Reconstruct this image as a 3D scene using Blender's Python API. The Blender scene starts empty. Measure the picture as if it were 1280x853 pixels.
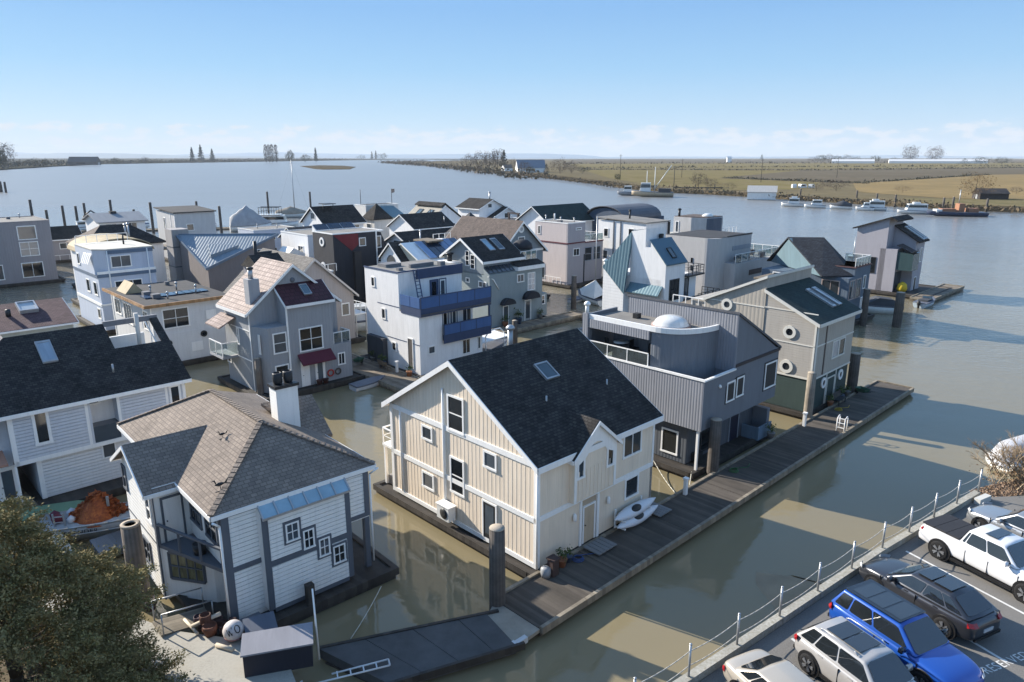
import bpy, bmesh, math, random
from mathutils import Vector, Matrix
from mathutils.geometry import tessellate_polygon
R = math.radians
rnd = random.Random(11)
S = bpy.context.scene
COL = S.collection

# ---------------------------------------------------------------- camera, sky, sun, exposure
PITCH = 14.55
cam = bpy.data.cameras.new('camera')
cam.lens = 36.0 * 888 / 1280
cam.sensor_width = 36.0
cam.sensor_fit = 'HORIZONTAL'
cam.clip_start = 0.5
cam.clip_end = 90000
camo = bpy.data.objects.new('camera', cam)
camo.location = (0, 0, 20)
camo.rotation_euler = (R(90 - PITCH), 0, 0)
COL.objects.link(camo)
S.camera = camo

SUN_AZ, SUN_EL = -59.0, 25.0          # compass bearing (clockwise from +Y) and height of the sun
W = bpy.data.worlds.new('World')
S.world = W
W.use_nodes = True


SKY, EXPO = 0.15, 1.13


def world():
    nt = W.node_tree
    nt.nodes.clear()
    N, L = nt.nodes.new, nt.links.new
    out = N('ShaderNodeOutputWorld')
    bg = N('ShaderNodeBackground')
    bg.inputs[1].default_value = SKY
    sky = N('ShaderNodeTexSky')
    sky.sky_type = 'NISHITA'
    sky.sun_disc = False
    sky.sun_elevation = R(SUN_EL)
    sky.sun_rotation = R(SUN_AZ)
    sky.altitude = 20
    sky.air_density = 1.0
    sky.dust_density = 0.1
    sky.ozone_density = 1.6
    tc = N('ShaderNodeTexCoord')
    sep = N('ShaderNodeSeparateXYZ')
    L(tc.outputs['Generated'], sep.inputs[0])
    # band of small cumulus just above the horizon, and faint veils higher up
    mp = N('ShaderNodeMapping')
    mp.inputs['Scale'].default_value = (11, 11, 34)
    L(tc.outputs['Generated'], mp.inputs[0])
    n1 = N('ShaderNodeTexNoise')
    n1.inputs['Scale'].default_value = 3.0
    n1.inputs['Detail'].default_value = 9
    n1.inputs['Roughness'].default_value = 0.58
    L(mp.outputs[0], n1.inputs['Vector'])
    band = N('ShaderNodeValToRGB')        # strength of the cloud band over the height of the view ray
    e = band.color_ramp.elements
    e[0].position = 0.0
    e[0].color = (0.50, 0.50, 0.50, 1)
    e[1].position = 0.08
    e[1].color = (0.0, 0.0, 0.0, 1)
    for p, v in ((0.010, 0.50), (0.019, 0.61), (0.032, 0.58), (0.044, 0.40), (0.058, 0.12)):
        k = e.new(p)
        k.color = (v, v, v, 1)
    L(sep.outputs['Z'], band.inputs[0])
    add = N('ShaderNodeMath')
    add.operation = 'ADD'
    L(n1.outputs[0], add.inputs[0])
    L(band.outputs[0], add.inputs[1])
    rm = N('ShaderNodeMapRange')
    rm.inputs['From Min'].default_value = 1.02
    rm.inputs['From Max'].default_value = 1.17
    rm.interpolation_type = 'SMOOTHSTEP'
    rm.inputs['To Max'].default_value = 0.95
    L(add.outputs[0], rm.inputs[0])
    # clear pale blue low in the sky, deepening upwards into the physical sky
    low = N('ShaderNodeValToRGB')
    e = low.color_ramp.elements
    K = 1 / (SKY * 2 ** EXPO)
    e[0].position = 0.0
    e[0].color = (.58 * K / 8, .72 * K / 8, .88 * K / 8, 1)
    e[1].position = 0.20
    e[1].color = (.215 * K / 8, .455 * K / 8, .83 * K / 8, 1)
    k = e.new(0.045)
    k.color = (.47 * K / 8, .68 * K / 8, .90 * K / 8, 1)
    k = e.new(0.11)
    k.color = (.32 * K / 8, .58 * K / 8, .88 * K / 8, 1)
    L(sep.outputs['Z'], low.inputs[0])
    lowx = N('ShaderNodeVectorMath')
    lowx.operation = 'SCALE'
    lowx.inputs['Scale'].default_value = 8
    L(low.outputs[0], lowx.inputs[0])
    up = N('ShaderNodeMapRange')
    up.inputs['From Min'].default_value = 0.18
    up.inputs['From Max'].default_value = 0.6
    up.inputs['To Min'].default_value = 0.05
    up.inputs['To Max'].default_value = 0.75
    L(sep.outputs['Z'], up.inputs[0])
    m0 = N('ShaderNodeMixRGB')
    L(up.outputs[0], m0.inputs[0])
    L(lowx.outputs[0], m0.inputs[1])
    L(sky.outputs[0], m0.inputs[2])
    m1 = N('ShaderNodeMixRGB')
    m1.inputs[2].default_value = (.80 * K, .86 * K, .94 * K, 1)
    L(rm.outputs[0], m1.inputs[0])
    L(m0.outputs[0], m1.inputs[1])
    L(m1.outputs[0], bg.inputs[0])
    L(bg.outputs[0], out.inputs[0])


world()
sun = bpy.data.lights.new('sun', 'SUN')
sun.energy = 4.7
sun.angle = R(0.5)
sun.color = (1.0, 0.92, 0.80)
suno = bpy.data.objects.new('sun', sun)
a, el = R(SUN_AZ), R(SUN_EL)
to_sun = Vector((math.sin(a) * math.cos(el), math.cos(a) * math.cos(el), math.sin(el)))
suno.rotation_euler = to_sun.to_track_quat('Z', 'Y').to_euler()
suno.location = (-60, 60, 60)
COL.objects.link(suno)
S.view_settings.view_transform = 'Standard'
S.view_settings.look = 'None'
S.view_settings.gamma = 1
S.view_settings.exposure = EXPO
S.cycles.max_bounces = 6
S.cycles.volume_bounces = 0
S.cycles.use_denoising = True
S.cycles.caustics_reflective = False
S.cycles.caustics_refractive = False

# ---------------------------------------------------------------- materials
MATS = {}


def srgb(h):
    v = [int(h[i:i + 2], 16) / 255 for i in (0, 2, 4)]
    return tuple(x / 12.92 if x <= .04045 else ((x + .055) / 1.055) ** 2.4 for x in v)


def mat(name, col=None, rough=0.7, kind='plain', pitch=0.2, var=0.16, vscale=0.7, metal=0.0, bump=0.5, spec=0.3, col2=None, streak=True, coat=0.0, alpha=None):
    """One procedural material; kind is the surface relief (lap, rib, shingle, tile, plank, rough, plain) laid out in metres."""
    if name in MATS:
        return MATS[name]
    m = bpy.data.materials.new(name)
    MATS[name] = m
    m.use_nodes = True
    nt = m.node_tree
    N, L = nt.nodes.new, nt.links.new
    b = nt.nodes['Principled BSDF']
    if isinstance(col, str):
        col = srgb(col)
    if isinstance(col2, str):
        col2 = srgb(col2)
    b.inputs['Roughness'].default_value = rough
    b.inputs['Metallic'].default_value = metal
    b.inputs['Specular IOR Level'].default_value = spec
    b.inputs['Coat Weight'].default_value = coat
    b.inputs['Coat Roughness'].default_value = 0.04
    uv = N('ShaderNodeUVMap')
    uv.uv_map = 'UVMap'
    geo = N('ShaderNodeTexCoord')
    # weathering: broad blotches and (on walls) vertical streaks
    n = N('ShaderNodeTexNoise')
    n.inputs['Scale'].default_value = vscale
    n.inputs['Detail'].default_value = 6
    n.inputs['Roughness'].default_value = 0.65
    if streak and kind in ('lap', 'plain', 'rib'):
        mp = N('ShaderNodeMapping')
        mp.inputs['Scale'].default_value = (2.2, 0.45, 1)
        L(uv.outputs[0], mp.inputs[0])
        L(mp.outputs[0], n.inputs['Vector'])
    else:
        L(geo.outputs['Object'], n.inputs['Vector'])
    rmp = N('ShaderNodeMapRange')
    rmp.inputs['From Min'].default_value = 0.3
    rmp.inputs['From Max'].default_value = 0.7
    rmp.inputs['To Min'].default_value = 1 - var
    rmp.inputs['To Max'].default_value = 1 + var * 0.6
    L(n.outputs[0], rmp.inputs[0])
    mul = N('ShaderNodeVectorMath')
    mul.operation = 'SCALE'
    mul.inputs[0].default_value = col
    L(rmp.outputs[0], mul.inputs['Scale'])
    if streak and kind in ('lap', 'plain', 'rib'):      # rain-washed runs down the boards
        mp2 = N('ShaderNodeMapping')
        mp2.inputs['Scale'].default_value = (5.5, 0.32, 1)
        L(uv.outputs[0], mp2.inputs[0])
        ns = N('ShaderNodeTexNoise')
        ns.inputs['Scale'].default_value = 1.1
        ns.inputs['Detail'].default_value = 5
        ns.inputs['Roughness'].default_value = 0.7
        L(mp2.outputs[0], ns.inputs['Vector'])
        rs = N('ShaderNodeMapRange')
        rs.inputs['From Min'].default_value = 0.5
        rs.inputs['From Max'].default_value = 0.78
        rs.inputs['To Min'].default_value = 1.0
        rs.inputs['To Max'].default_value = 0.86
        L(ns.outputs[0], rs.inputs[0])
        mm = N('ShaderNodeMath')
        mm.operation = 'MULTIPLY'
        L(rmp.outputs[0], mm.inputs[0])
        L(rs.outputs[0], mm.inputs[1])
        L(mm.outputs[0], mul.inputs['Scale'])
    L(mul.outputs[0], b.inputs['Base Color'])
    height = None
    if kind in ('lap', 'rib', 'plank'):
        sp = N('ShaderNodeSeparateXYZ')
        L(uv.outputs[0], sp.inputs[0])
        d = N('ShaderNodeMath')
        d.operation = 'DIVIDE'
        d.inputs[1].default_value = pitch
        L(sp.outputs['Y' if kind == 'lap' else 'X'], d.inputs[0])
        fr = N('ShaderNodeMath')
        fr.operation = 'FRACT'
        L(d.outputs[0], fr.inputs[0])
        if kind == 'lap':          # each board leans out at its lower edge
            r = N('ShaderNodeMapRange')
            r.inputs['To Min'].default_value = 1
            r.inputs['To Max'].default_value = 0
            L(fr.outputs[0], r.inputs[0])
            height = r.outputs[0]
        else:
            cr = N('ShaderNodeValToRGB')
            e = cr.color_ramp.elements
            if kind == 'rib':
                e[0].position, e[1].position = 0.30, 0.42
                k = e.new(0.86)
                k.color = (1, 1, 1, 1)
                k = e.new(0.98)
                k.color = (0, 0, 0, 1)
            else:
                e[0].position, e[1].position = 0.02, 0.08
            L(fr.outputs[0], cr.inputs[0])
            height = cr.outputs[0]
        if kind == 'plank':
            fl = N('ShaderNodeMath')
            fl.operation = 'FLOOR'
            L(d.outputs[0], fl.inputs[0])
            wn = N('ShaderNodeTexWhiteNoise')
            wn.noise_dimensions = '1D'
            L(fl.outputs[0], wn.inputs['W'])
            pr = N('ShaderNodeMapRange')
            pr.inputs['To Min'].default_value = 0.72
            pr.inputs['To Max'].default_value = 1.2
            L(wn.outputs['Value'], pr.inputs[0])
            m2 = N('ShaderNodeVectorMath')
            m2.operation = 'SCALE'
            L(mul.outputs[0], m2.inputs[0])
            L(pr.outputs[0], m2.inputs['Scale'])
            L(m2.outputs[0], b.inputs['Base Color'])
    elif kind in ('shingle', 'tile'):
        br = N('ShaderNodeTexBrick')
        br.offset = 0.5
        br.inputs['Scale'].default_value = 1
        br.inputs['Brick Width'].default_value = pitch * (1.5 if kind == 'shingle' else 1.1)
        br.inputs['Row Height'].default_value = pitch
        br.inputs['Mortar Size'].default_value = 0.02 * pitch / 0.2
        br.inputs['Mortar Smooth'].default_value = 0.3
        br.inputs['Bias'].default_value = 0
        c2 = col2 or tuple(x * 0.55 for x in col)
        br.inputs['Color1'].default_value = (*col, 1)
        br.inputs['Color2'].default_value = (*c2, 1)
        br.inputs['Mortar'].default_value = (*[x * 0.7 for x in c2], 1)
        L(uv.outputs[0], br.inputs['Vector'])
        m2 = N('ShaderNodeVectorMath')
        m2.operation = 'SCALE'
        L(br.outputs['Color'], m2.inputs[0])
        L(rmp.outputs[0], m2.inputs['Scale'])
        L(m2.outputs[0], b.inputs['Base Color'])
        iv = N('ShaderNodeMath')
        iv.operation = 'SUBTRACT'
        iv.inputs[0].default_value = 1
        L(br.outputs['Fac'], iv.inputs[1])
        height = iv.outputs[0]
        sp = N('ShaderNodeSeparateXYZ')      # each course lies over the one below it
        L(uv.outputs[0], sp.inputs[0])
        d = N('ShaderNodeMath')
        d.operation = 'DIVIDE'
        d.inputs[1].default_value = pitch
        L(sp.outputs['Y'], d.inputs[0])
        fr = N('ShaderNodeMath')
        fr.operation = 'FRACT'
        L(d.outputs[0], fr.inputs[0])
        s2 = N('ShaderNodeMath')
        s2.operation = 'SUBTRACT'
        L(iv.outputs[0], s2.inputs[0])
        L(fr.outputs[0], s2.inputs[1])
        height = s2.outputs[0]
    elif kind == 'rough':
        n2 = N('ShaderNodeTexNoise')
        n2.inputs['Scale'].default_value = 1 / pitch
        n2.inputs['Detail'].default_value = 8
        n2.inputs['Roughness'].default_value = 0.7
        L(geo.outputs['Object'], n2.inputs['Vector'])
        height = n2.outputs[0]
        if col2:
            mx = N('ShaderNodeMixRGB')
            mx.inputs[2].default_value = (*col2, 1)
            r3 = N('ShaderNodeMapRange')
            r3.inputs['From Min'].default_value = 0.4
            r3.inputs['From Max'].default_value = 0.62
            L(n2.outputs[0], r3.inputs[0])
            L(r3.outputs[0], mx.inputs[0])
            L(mul.outputs[0], mx.inputs[1])
            L(mx.outputs[0], b.inputs['Base Color'])
    if height is not None and bump:
        bp = N('ShaderNodeBump')
        bp.inputs['Strength'].default_value = bump
        bp.inputs['Distance'].default_value = {'lap': 0.03, 'rib': 0.03, 'shingle': 0.03, 'tile': 0.06, 'plank': 0.015, 'rough': 0.03}[kind]
        L(height, bp.inputs['Height'])
        L(bp.outputs[0], b.inputs['Normal'])
    if alpha is not None:
        b.inputs['Alpha'].default_value = alpha
    return m


def glass_mat(name, col, rough=0.06, trans=0.0, rooms=True):
    m = mat(name, col, rough, var=0.35, vscale=0.35, spec=0.6, streak=False)
    nt = m.node_tree
    b = nt.nodes['Principled BSDF']
    b.inputs['Transmission Weight'].default_value = trans
    if rooms and not trans:       # rooms behind: blinds and curtains differ from window to window
        src = b.inputs['Base Color'].links[0].from_socket
        oi = nt.nodes.new('ShaderNodeObjectInfo')
        mr = nt.nodes.new('ShaderNodeMapRange')
        mr.inputs['From Min'].default_value = 0.45
        mr.inputs['To Min'].default_value = 0.7
        mr.inputs['To Max'].default_value = 4.5
        nt.links.new(oi.outputs['Random'], mr.inputs[0])
        vm = nt.nodes.new('ShaderNodeVectorMath')
        vm.operation = 'SCALE'
        nt.links.new(src, vm.inputs[0])
        nt.links.new(mr.outputs[0], vm.inputs['Scale'])
        nt.links.new(vm.outputs[0], b.inputs['Base Color'])
    return m


M = mat
WHITE = M('white_paint', (.82, .80, .765), .5, var=.09)
TRIMWHITE = M('trim_white', (.82, .81, .785), .45, var=.05)
GLASS = glass_mat('window_glass', (.018, .022, .026))
GLASSB = glass_mat('window_glass_curtained', (.13, .135, .14), .10)
GLASSG = glass_mat('skylight_glass', (.10, .15, .18), .10)
CLEAR = glass_mat('rail_glass', (.62, .72, .72), .03, 0.92)
DARKWOOD = M('wet_dark_timber', (.055, .048, .042), .75, 'plank', .3, .35, 1.2)
OLDWOOD = M('weathered_timber', (.20, .165, .125), .85, 'plank', .22, .3, 1.4)
PALEWOOD = M('pale_timber', (.25, .215, .165), .85, 'plank', .25, .25, 1.2)
CONC = M('concrete', (.34, .33, .31), .9, 'rough', .12, .22, .8, bump=.25)
BLACKMETAL = M('black_metal', (.025, .027, .03), .45)
GREYMETAL = M('galvanised_metal', (.42, .43, .44), .4, metal=.6)
DARKFLAT = M('dark_flat_roof', (.045, .046, .05), .9, 'rough', .3, .3)
GREYFLAT = M('gravel_flat_roof', (.21, .20, .185), .95, 'rough', .1, .25)


# ---------------------------------------------------------------- mesh helpers
class MB:
    """Collects faces and links them as ONE mesh object."""

    def __init__(self):
        self.v, self.f, self.sm = [], [], []

    def face(self, pts, smooth=False):
        b = len(self.v)
        self.v += [tuple(p) for p in pts]
        self.f.append(tuple(range(b, b + len(pts))))
        self.sm.append(smooth)
        return self

    def mesh(self, verts, faces, smooth=False):
        b = len(self.v)
        self.v += [tuple(p) for p in verts]
        for f in faces:
            self.f.append(tuple(b + i for i in f))
            self.sm.append(smooth)
        return self

    def box(self, x0, x1, y0, y1, z0, z1):
        x0, x1 = sorted((x0, x1))
        y0, y1 = sorted((y0, y1))
        z0, z1 = sorted((z0, z1))
        v = [(x, y, z) for x in (x0, x1) for y in (y0, y1) for z in (z0, z1)]
        return self.mesh(v, [(0, 1, 3, 2), (4, 6, 7, 5), (0, 4, 5, 1), (2, 3, 7, 6), (0, 2, 6, 4), (1, 5, 7, 3)])

    def extrude(self, poly, d):
        """Solid between the planar polygon and the polygon moved by d."""
        d = Vector(d)
        p = [Vector(q) for q in poly]
        n = sum(((p[i] - p[0]).cross(p[i + 1] - p[0]) for i in range(1, len(p) - 1)), Vector())
        if n.dot(d) > 0:
            p.reverse()
        k = len(p)
        v = p + [q + d for q in p]
        f = [tuple(range(k)), tuple(reversed(range(k, 2 * k)))]
        for i in range(k):
            j = (i + 1) % k
            f.append((j, i, k + i, k + j))
        return self.mesh(v, f)

    def prism(self, axis, prof, a, b):
        """Profile (u, z) swept along axis from a to b."""
        if axis == 'x':
            return self.extrude([(a, u, z) for u, z in prof], (b - a, 0, 0))
        if axis == 'y':
            return self.extrude([(u, a, z) for u, z in prof], (0, b - a, 0))
        return self.extrude([(u, v, a) for u, v in prof], (0, 0, b - a))

    def slab(self, pts, th=0.16):
        """Roof slab hanging th below the polygon."""
        return self.extrude(pts, (0, 0, -th))

    def bar(self, p, q, w, h=None):
        h = h or w
        p, q = Vector(p), Vector(q)
        d = (q - p).normalized()
        up = Vector((0, 0, 1)) if abs(d.z) < .9 else Vector((0, 1, 0))
        s = d.cross(up).normalized() * w / 2
        u = s.cross(d).normalized() * h / 2
        return self.extrude([p + s + u, p - s + u, p - s - u, p + s - u], q - p)

    def tube(self, p, q, r, r2=None, n=8, caps=True, smooth=True):
        p, q = Vector(p), Vector(q)
        r2 = r if r2 is None else r2
        d = (q - p).normalized()
        up = Vector((0, 0, 1)) if abs(d.z) < .9 else Vector((0, 1, 0))
        s = d.cross(up).normalized()
        u = s.cross(d)
        v = []
        for c, rr in ((p, r), (q, r2)):
            v += [c + (s * math.cos(t) + u * math.sin(t)) * rr for t in [2 * math.pi * i / n for i in range(n)]]
        self.mesh(v, [(i, (i + 1) % n, n + (i + 1) % n, n + i) for i in range(n)], smooth)
        if caps:
            self.face(v[:n][::-1])
            self.face(v[n:])
        return self

    def path(self, pts, r, n=6):
        for p, q in zip(pts, pts[1:]):
            self.tube(p, q, r, n=n)
        return self

    def lathe(self, prof, c=(0, 0, 0), n=16, smooth=True, sx=1, sy=1):
        c = Vector(c)
        v = [c + Vector((r * math.cos(2 * math.pi * i / n) * sx, r * math.sin(2 * math.pi * i / n) * sy, z)) for r, z in prof for i in range(n)]
        f = []
        for k in range(len(prof) - 1):
            for i in range(n):
                j = (i + 1) % n
                f.append((k * n + i, k * n + j, (k + 1) * n + j, (k + 1) * n + i))
        self.mesh(v, f, smooth)
        if prof[0][0] > .001:
            self.face(v[:n][::-1])
        if prof[-1][0] > .001:
            self.face(v[-n:])
        return self

    def loft(self, rings, closed=True, caps=True, smooth=True):
        n = len(rings[0])
        v = [p for r in rings for p in r]
        f = []
        for k in range(len(rings) - 1):
            for i in range(n if closed else n - 1):
                j = (i + 1) % n
                f.append((k * n + i, k * n + j, (k + 1) * n + j, (k + 1) * n + i))
        self.mesh(v, f, smooth)
        if caps:
            self.face(rings[0][::-1])
            self.face(rings[-1])
        return self

    def build(self, name, m, parent=None, loc=None, rz=0.0, label=None, fix=True):
        me = bpy.data.meshes.new(name)
        me.from_pydata(self.v, [], self.f)
        me.polygons.foreach_set('use_smooth', self.sm)
        if fix:
            bm = bmesh.new()
            bm.from_mesh(me)
            bmesh.ops.remove_doubles(bm, verts=bm.verts, dist=1e-4)
            bmesh.ops.recalc_face_normals(bm, faces=bm.faces)
            bm.to_mesh(me)
            bm.free()
        uvl = me.uv_layers.new(name='UVMap')
        dat = [0.0] * (2 * len(me.loops))
        for p in me.polygons:                 # metric layout: u level, v up the slope
            nn = p.normal
            if abs(nn.z) > .999:
                ua, va = Vector((1, 0, 0)), Vector((0, 1, 0))
            else:
                ua = Vector((-nn.y, nn.x, 0)).normalized()
                va = nn.cross(ua)
            for li in p.loop_indices:
                co = me.vertices[me.loops[li].vertex_index].co
                dat[2 * li] = co.dot(ua)
                dat[2 * li + 1] = co.dot(va)
        uvl.data.foreach_set('uv', dat)
        me.materials.append(m)
        o = bpy.data.objects.new(name, me)
        COL.objects.link(o)
        if parent is not None:
            o.parent = parent
        if loc is not None:
            o.location = loc
        o.rotation_euler.z = R(rz)
        if label:
            o['label'] = label
        return o


def tag(o, label=None, cat=None, group=None, kind=None):
    for k, v in (('label', label), ('category', cat), ('group', group), ('kind', kind)):
        if v:
            o[k] = v
    return o


def empty(name, loc, rz, label, cat, group=None):
    o = bpy.data.objects.new(name, None)
    o.empty_display_size = .5
    o.location = loc
    o.rotation_euler = (0, 0, R(rz))
    COL.objects.link(o)
    return tag(o, label, cat, group)


def text_mesh(o):
    """Lettering as a mesh of its own."""
    me = bpy.data.meshes.new_from_object(o.evaluated_get(bpy.context.evaluated_depsgraph_get()))
    n = bpy.data.objects.new(o.name, me)
    COL.objects.link(n)
    n.parent = o.parent
    n.location, n.rotation_euler = o.location, o.rotation_euler
    nm = o.name
    bpy.data.objects.remove(o)
    n.name = nm
    return n


def copy_tree(o, parent=None):
    c = o.copy()
    COL.objects.link(c)
    if parent is not None:
        c.parent = parent
    for ch in list(o.children):
        copy_tree(ch, c)
    return c


def dock(x, y, z=0.0):
    """The marina's own grid (x along the main dock, y across the rows) to world."""
    c, s = math.cos(R(44)), math.sin(R(44))
    return (1.2041 + x * c - y * s, 30.5998 + x * s + y * c, z)


# ---------------------------------------------------------------- house kit
H = None
HOMES = 'float homes of the marina'


def home(x, y, label, rz=44, name='float_home', group=HOMES):
    global H
    H = empty(name, dock(x, y), rz, label, 'float home', group)
    return H


def P3(ax, c, u, z):
    return (c, u, z) if ax == 'x' else (u, c, z)


def rect(mb, ax, c, d, u0, u1, z0, z1):
    if ax == 'x':
        mb.box(c, c + d, u0, u1, z0, z1)
    else:
        mb.box(u0, u1, c, c + d, z0, z1)


def win(ax, c, ua, za, ub, zb, nx=1, nz=1, frame=None, glass=None, w=.11, out=-1, name='window', parent=None, d=.06):
    """Window on the wall plane ax = c: frame with its casing and bars; the pane is a child."""
    u0, u1 = sorted((ua, ub))
    z0, z1 = sorted((za, zb))
    fm = MB()
    rect(fm, ax, c, out * d, u0, u1, z1 - w, z1)
    rect(fm, ax, c, out * (d + .02), u0 - .02, u1 + .02, z0, z0 + w)
    for u in (u0, u1 - w):
        rect(fm, ax, c, out * d, u, u + w, z0 + w, z1 - w)
    b = w * .5
    for i in range(1, nx):
        u = u0 + w + (u1 - u0 - 2 * w) * i / nx
        rect(fm, ax, c, out * d * .8, u - b / 2, u + b / 2, z0 + w, z1 - w)
    for i in range(1, nz):
        z = z0 + w + (z1 - z0 - 2 * w) * i / nz
        rect(fm, ax, c, out * d * .75, u0 + w, u1 - w, z - b / 2, z + b / 2)
    fo = fm.build(name, frame or TRIMWHITE, parent or H)
    pm = MB()
    rect(pm, ax, c, out * .02, u0 + w, u1 - w, z0 + w, z1 - w)
    pm.build('pane', glass or GLASS, fo)
    return fo


def door(ax, c, ua, za, ub, zb, m=None, frame=None, out=-1, glass=False, parent=None):
    u0, u1 = sorted((ua, ub))
    z0, z1 = sorted((za, zb))
    w = .09
    dm = MB()
    rect(dm, ax, c, out * .045, u0 + w, u1 - w, z0, z1 - w)
    do = dm.build('door', m or WHITE, parent or H)
    fm = MB()
    rect(fm, ax, c, out * .07, u0, u1, z1 - w, z1)
    rect(fm, ax, c, out * .07, u0, u0 + w, z0, z1 - w)
    rect(fm, ax, c, out * .07, u1 - w, u1, z0, z1 - w)
    fm.build('door_frame', frame or TRIMWHITE, do)
    if glass:
        g = MB()
        rect(g, ax, c, out * .055, u0 + w + .14, u1 - w - .14, z0 + .25, z1 - w - .15)
        g.build('pane', GLASS, do)
    k = MB()
    p = P3(ax, c + out * .045, u0 + w + .1, z0 + 1.0)
    q = P3(ax, c + out * .11, u0 + w + .1, z0 + 1.0)
    k.tube(p, q, .03)
    k.build('handle', BLACKMETAL, do)
    return do


def port(ax, c, u, z, r, frame=None, out=-1, parent=None, glass=None):
    """Round porthole window."""
    fm = MB()
    n = 20
    ri = r * .55
    for r0, r1, z0, z1 in ((r, r, 0, .09), (r, ri, .09, .09), (ri, ri, .09, 0)):
        for i in range(n):
            a, b = 2 * math.pi * i / n, 2 * math.pi * (i + 1) / n
            fm.face([P3(ax, c + out * zz, u + math.cos(t) * rr, z + math.sin(t) * rr) for t, rr, zz in ((a, r0, z0), (b, r0, z0), (b, r1, z1), (a, r1, z1))])
    fo = fm.build('porthole', frame or TRIMWHITE, parent or H)
    g = MB()
    g.extrude([P3(ax, c, u + math.cos(2 * math.pi * i / n) * ri, z + math.sin(2 * math.pi * i / n) * ri) for i in range(n)], P3(ax, out * .03, 0, 0))
    g.build('pane', glass or GLASS, fo)


def rail(pts, h=1.0, m=None, glass=None, gap=1.3, r=.035, mid=0, solid=None, parent=None, name='railing'):
    """Railing along a path of floor points: posts, top rail, and glass, bars or solid boards between them."""
    m = m or TRIMWHITE
    mb, gb = MB(), MB()
    for p, q in zip(pts, pts[1:]):
        p, q = Vector(p), Vector(q)
        k = max(1, round((q - p).length / gap))
        up = Vector((0, 0, h))
        mb.bar(p + up, q + up, r * 2.4, r * 1.8)
        for i in range(k + 1):
            a = p.lerp(q, i / k)
            mb.bar(a, a + up * .985, r * 1.8)
        for i in range(mid):
            t = Vector((0, 0, h * (i + 1) / (mid + 1)))
            mb.bar(p + t, q + t, r * .9)
        if glass or solid:
            d = (q - p).normalized()
            nrm = Vector((-d.y, d.x, 0)) * (.01 if glass else .03)
            lo, hi = Vector((0, 0, .08)), Vector((0, 0, h - .07))
            gb.extrude([p + lo - nrm, q + lo - nrm, q + hi - nrm, p + hi - nrm], nrm * 2)
    o = mb.build(name, m, parent or H)
    if gb.f:
        gb.build('rail_panel', glass or solid, o)
    return o


def wall(m, *calls, name='wall', label=None):
    """One wall mesh from several solids: ('box', x0..z1), ('prism', axis, profile, a, b)."""
    mb = MB()
    for c in calls:
        getattr(mb, c[0])(*c[1:])
    return mb.build(name, m, H, label=label)


def roof(m, *polys, th=.18, fascia=None, parent=None, name='roof'):
    mb = MB()
    for p in polys:
        mb.slab(p, th)
    o = mb.build(name, m, parent or H)
    if fascia:
        fm = MB()
        for p in polys:
            for a, b in zip(p, p[1:] + p[:1]):
                a, b = Vector(a), Vector(b)
                if (a - b).length > .3:
                    out = Vector((b.y - a.y, a.x - b.x, 0))
                    cen = sum((Vector(q) for q in p), Vector()) / len(p)
                    if out.dot((a + b) / 2 - cen) < 0:
                        out = -out
                    if out.length < .05:
                        continue
                    out = out.normalized()
                    if any(all((Vector(q) - Vector(o2)).length < .05 for q, o2 in ((a, r1), (b, r2))) or all((Vector(q) - Vector(o2)).length < .05 for q, o2 in ((a, r2), (b, r1)))
                           for p2 in polys if p2 is not p for r1, r2 in zip(p2, p2[1:] + p2[:1])):
                        continue
                    off = out * .012
                    fm.extrude([a + off - Vector((0, 0, .03)), b + off - Vector((0, 0, .03)), b + off - Vector((0, 0, .03 + fascia[1])), a + off - Vector((0, 0, .03 + fascia[1]))], out * .05)
        if fm.f:
            fm.build('fascia', fascia[0], o)
    return o


def gable(ax, u0, u1, ze, zr, a, b, m, ov=.35, th=.18, fascia=None, ur=None, oa=None, ob=None, z1=None):
    """Two-slope roof over the span u0..u1, ridge along ax from a to b."""
    ur = (u0 + u1) / 2 if ur is None else ur
    z1 = ze if z1 is None else z1
    oa = ov if oa is None else oa
    ob = ov if ob is None else ob
    s0, s1 = (zr - ze) / (ur - u0), (zr - z1) / (u1 - ur)
    lo, hi = u0 - ov, u1 + ov
    zl, zh = ze - ov * s0, z1 - ov * s1
    A, B = a - oa, b + ob
    t = th * .95
    def q(u, z, w):
        return (w, u, z + t) if ax == 'x' else (u, w, z + t)
    return roof(m, [q(lo, zl, A), q(lo, zl, B), q(ur, zr, B), q(ur, zr, A)], [q(hi, zh, B), q(hi, zh, A), q(ur, zr, A), q(ur, zr, B)], th=th, fascia=fascia)


def on_plane(pts, u, v):
    """Point at fractions u, v of the quad pts (a, b, c, d)."""
    a, b, c, d = [Vector(p) for p in pts]
    return (a.lerp(b, u)).lerp(d.lerp(c, u), v)


def skylight(parent, quad, u0, v0, u1, v1, frame=None, glass=None, h=.14, lift=.0):
    """Roof window lying in the slope given by the quad."""
    c = [on_plane(quad, u, v) for u, v in ((u0, v0), (u1, v0), (u1, v1), (u0, v1))]
    n = (c[1] - c[0]).cross(c[3] - c[0]).normalized()
    if n.z < 0:
        n = -n
    c = [p + n * lift for p in c]
    cen = sum(c, Vector()) / 4
    inn = [p + (cen - p) * .16 for p in c]
    fm = MB()
    for i in range(4):
        j = (i + 1) % 4
        fm.extrude([c[i], c[j], inn[j], inn[i]], n * h)
    fo = fm.build('skylight', frame or GREYMETAL, parent)
    MB().extrude([p for p in inn], n * (h * .7)).build('pane', glass or GLASSG, fo)
    return fo


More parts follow.
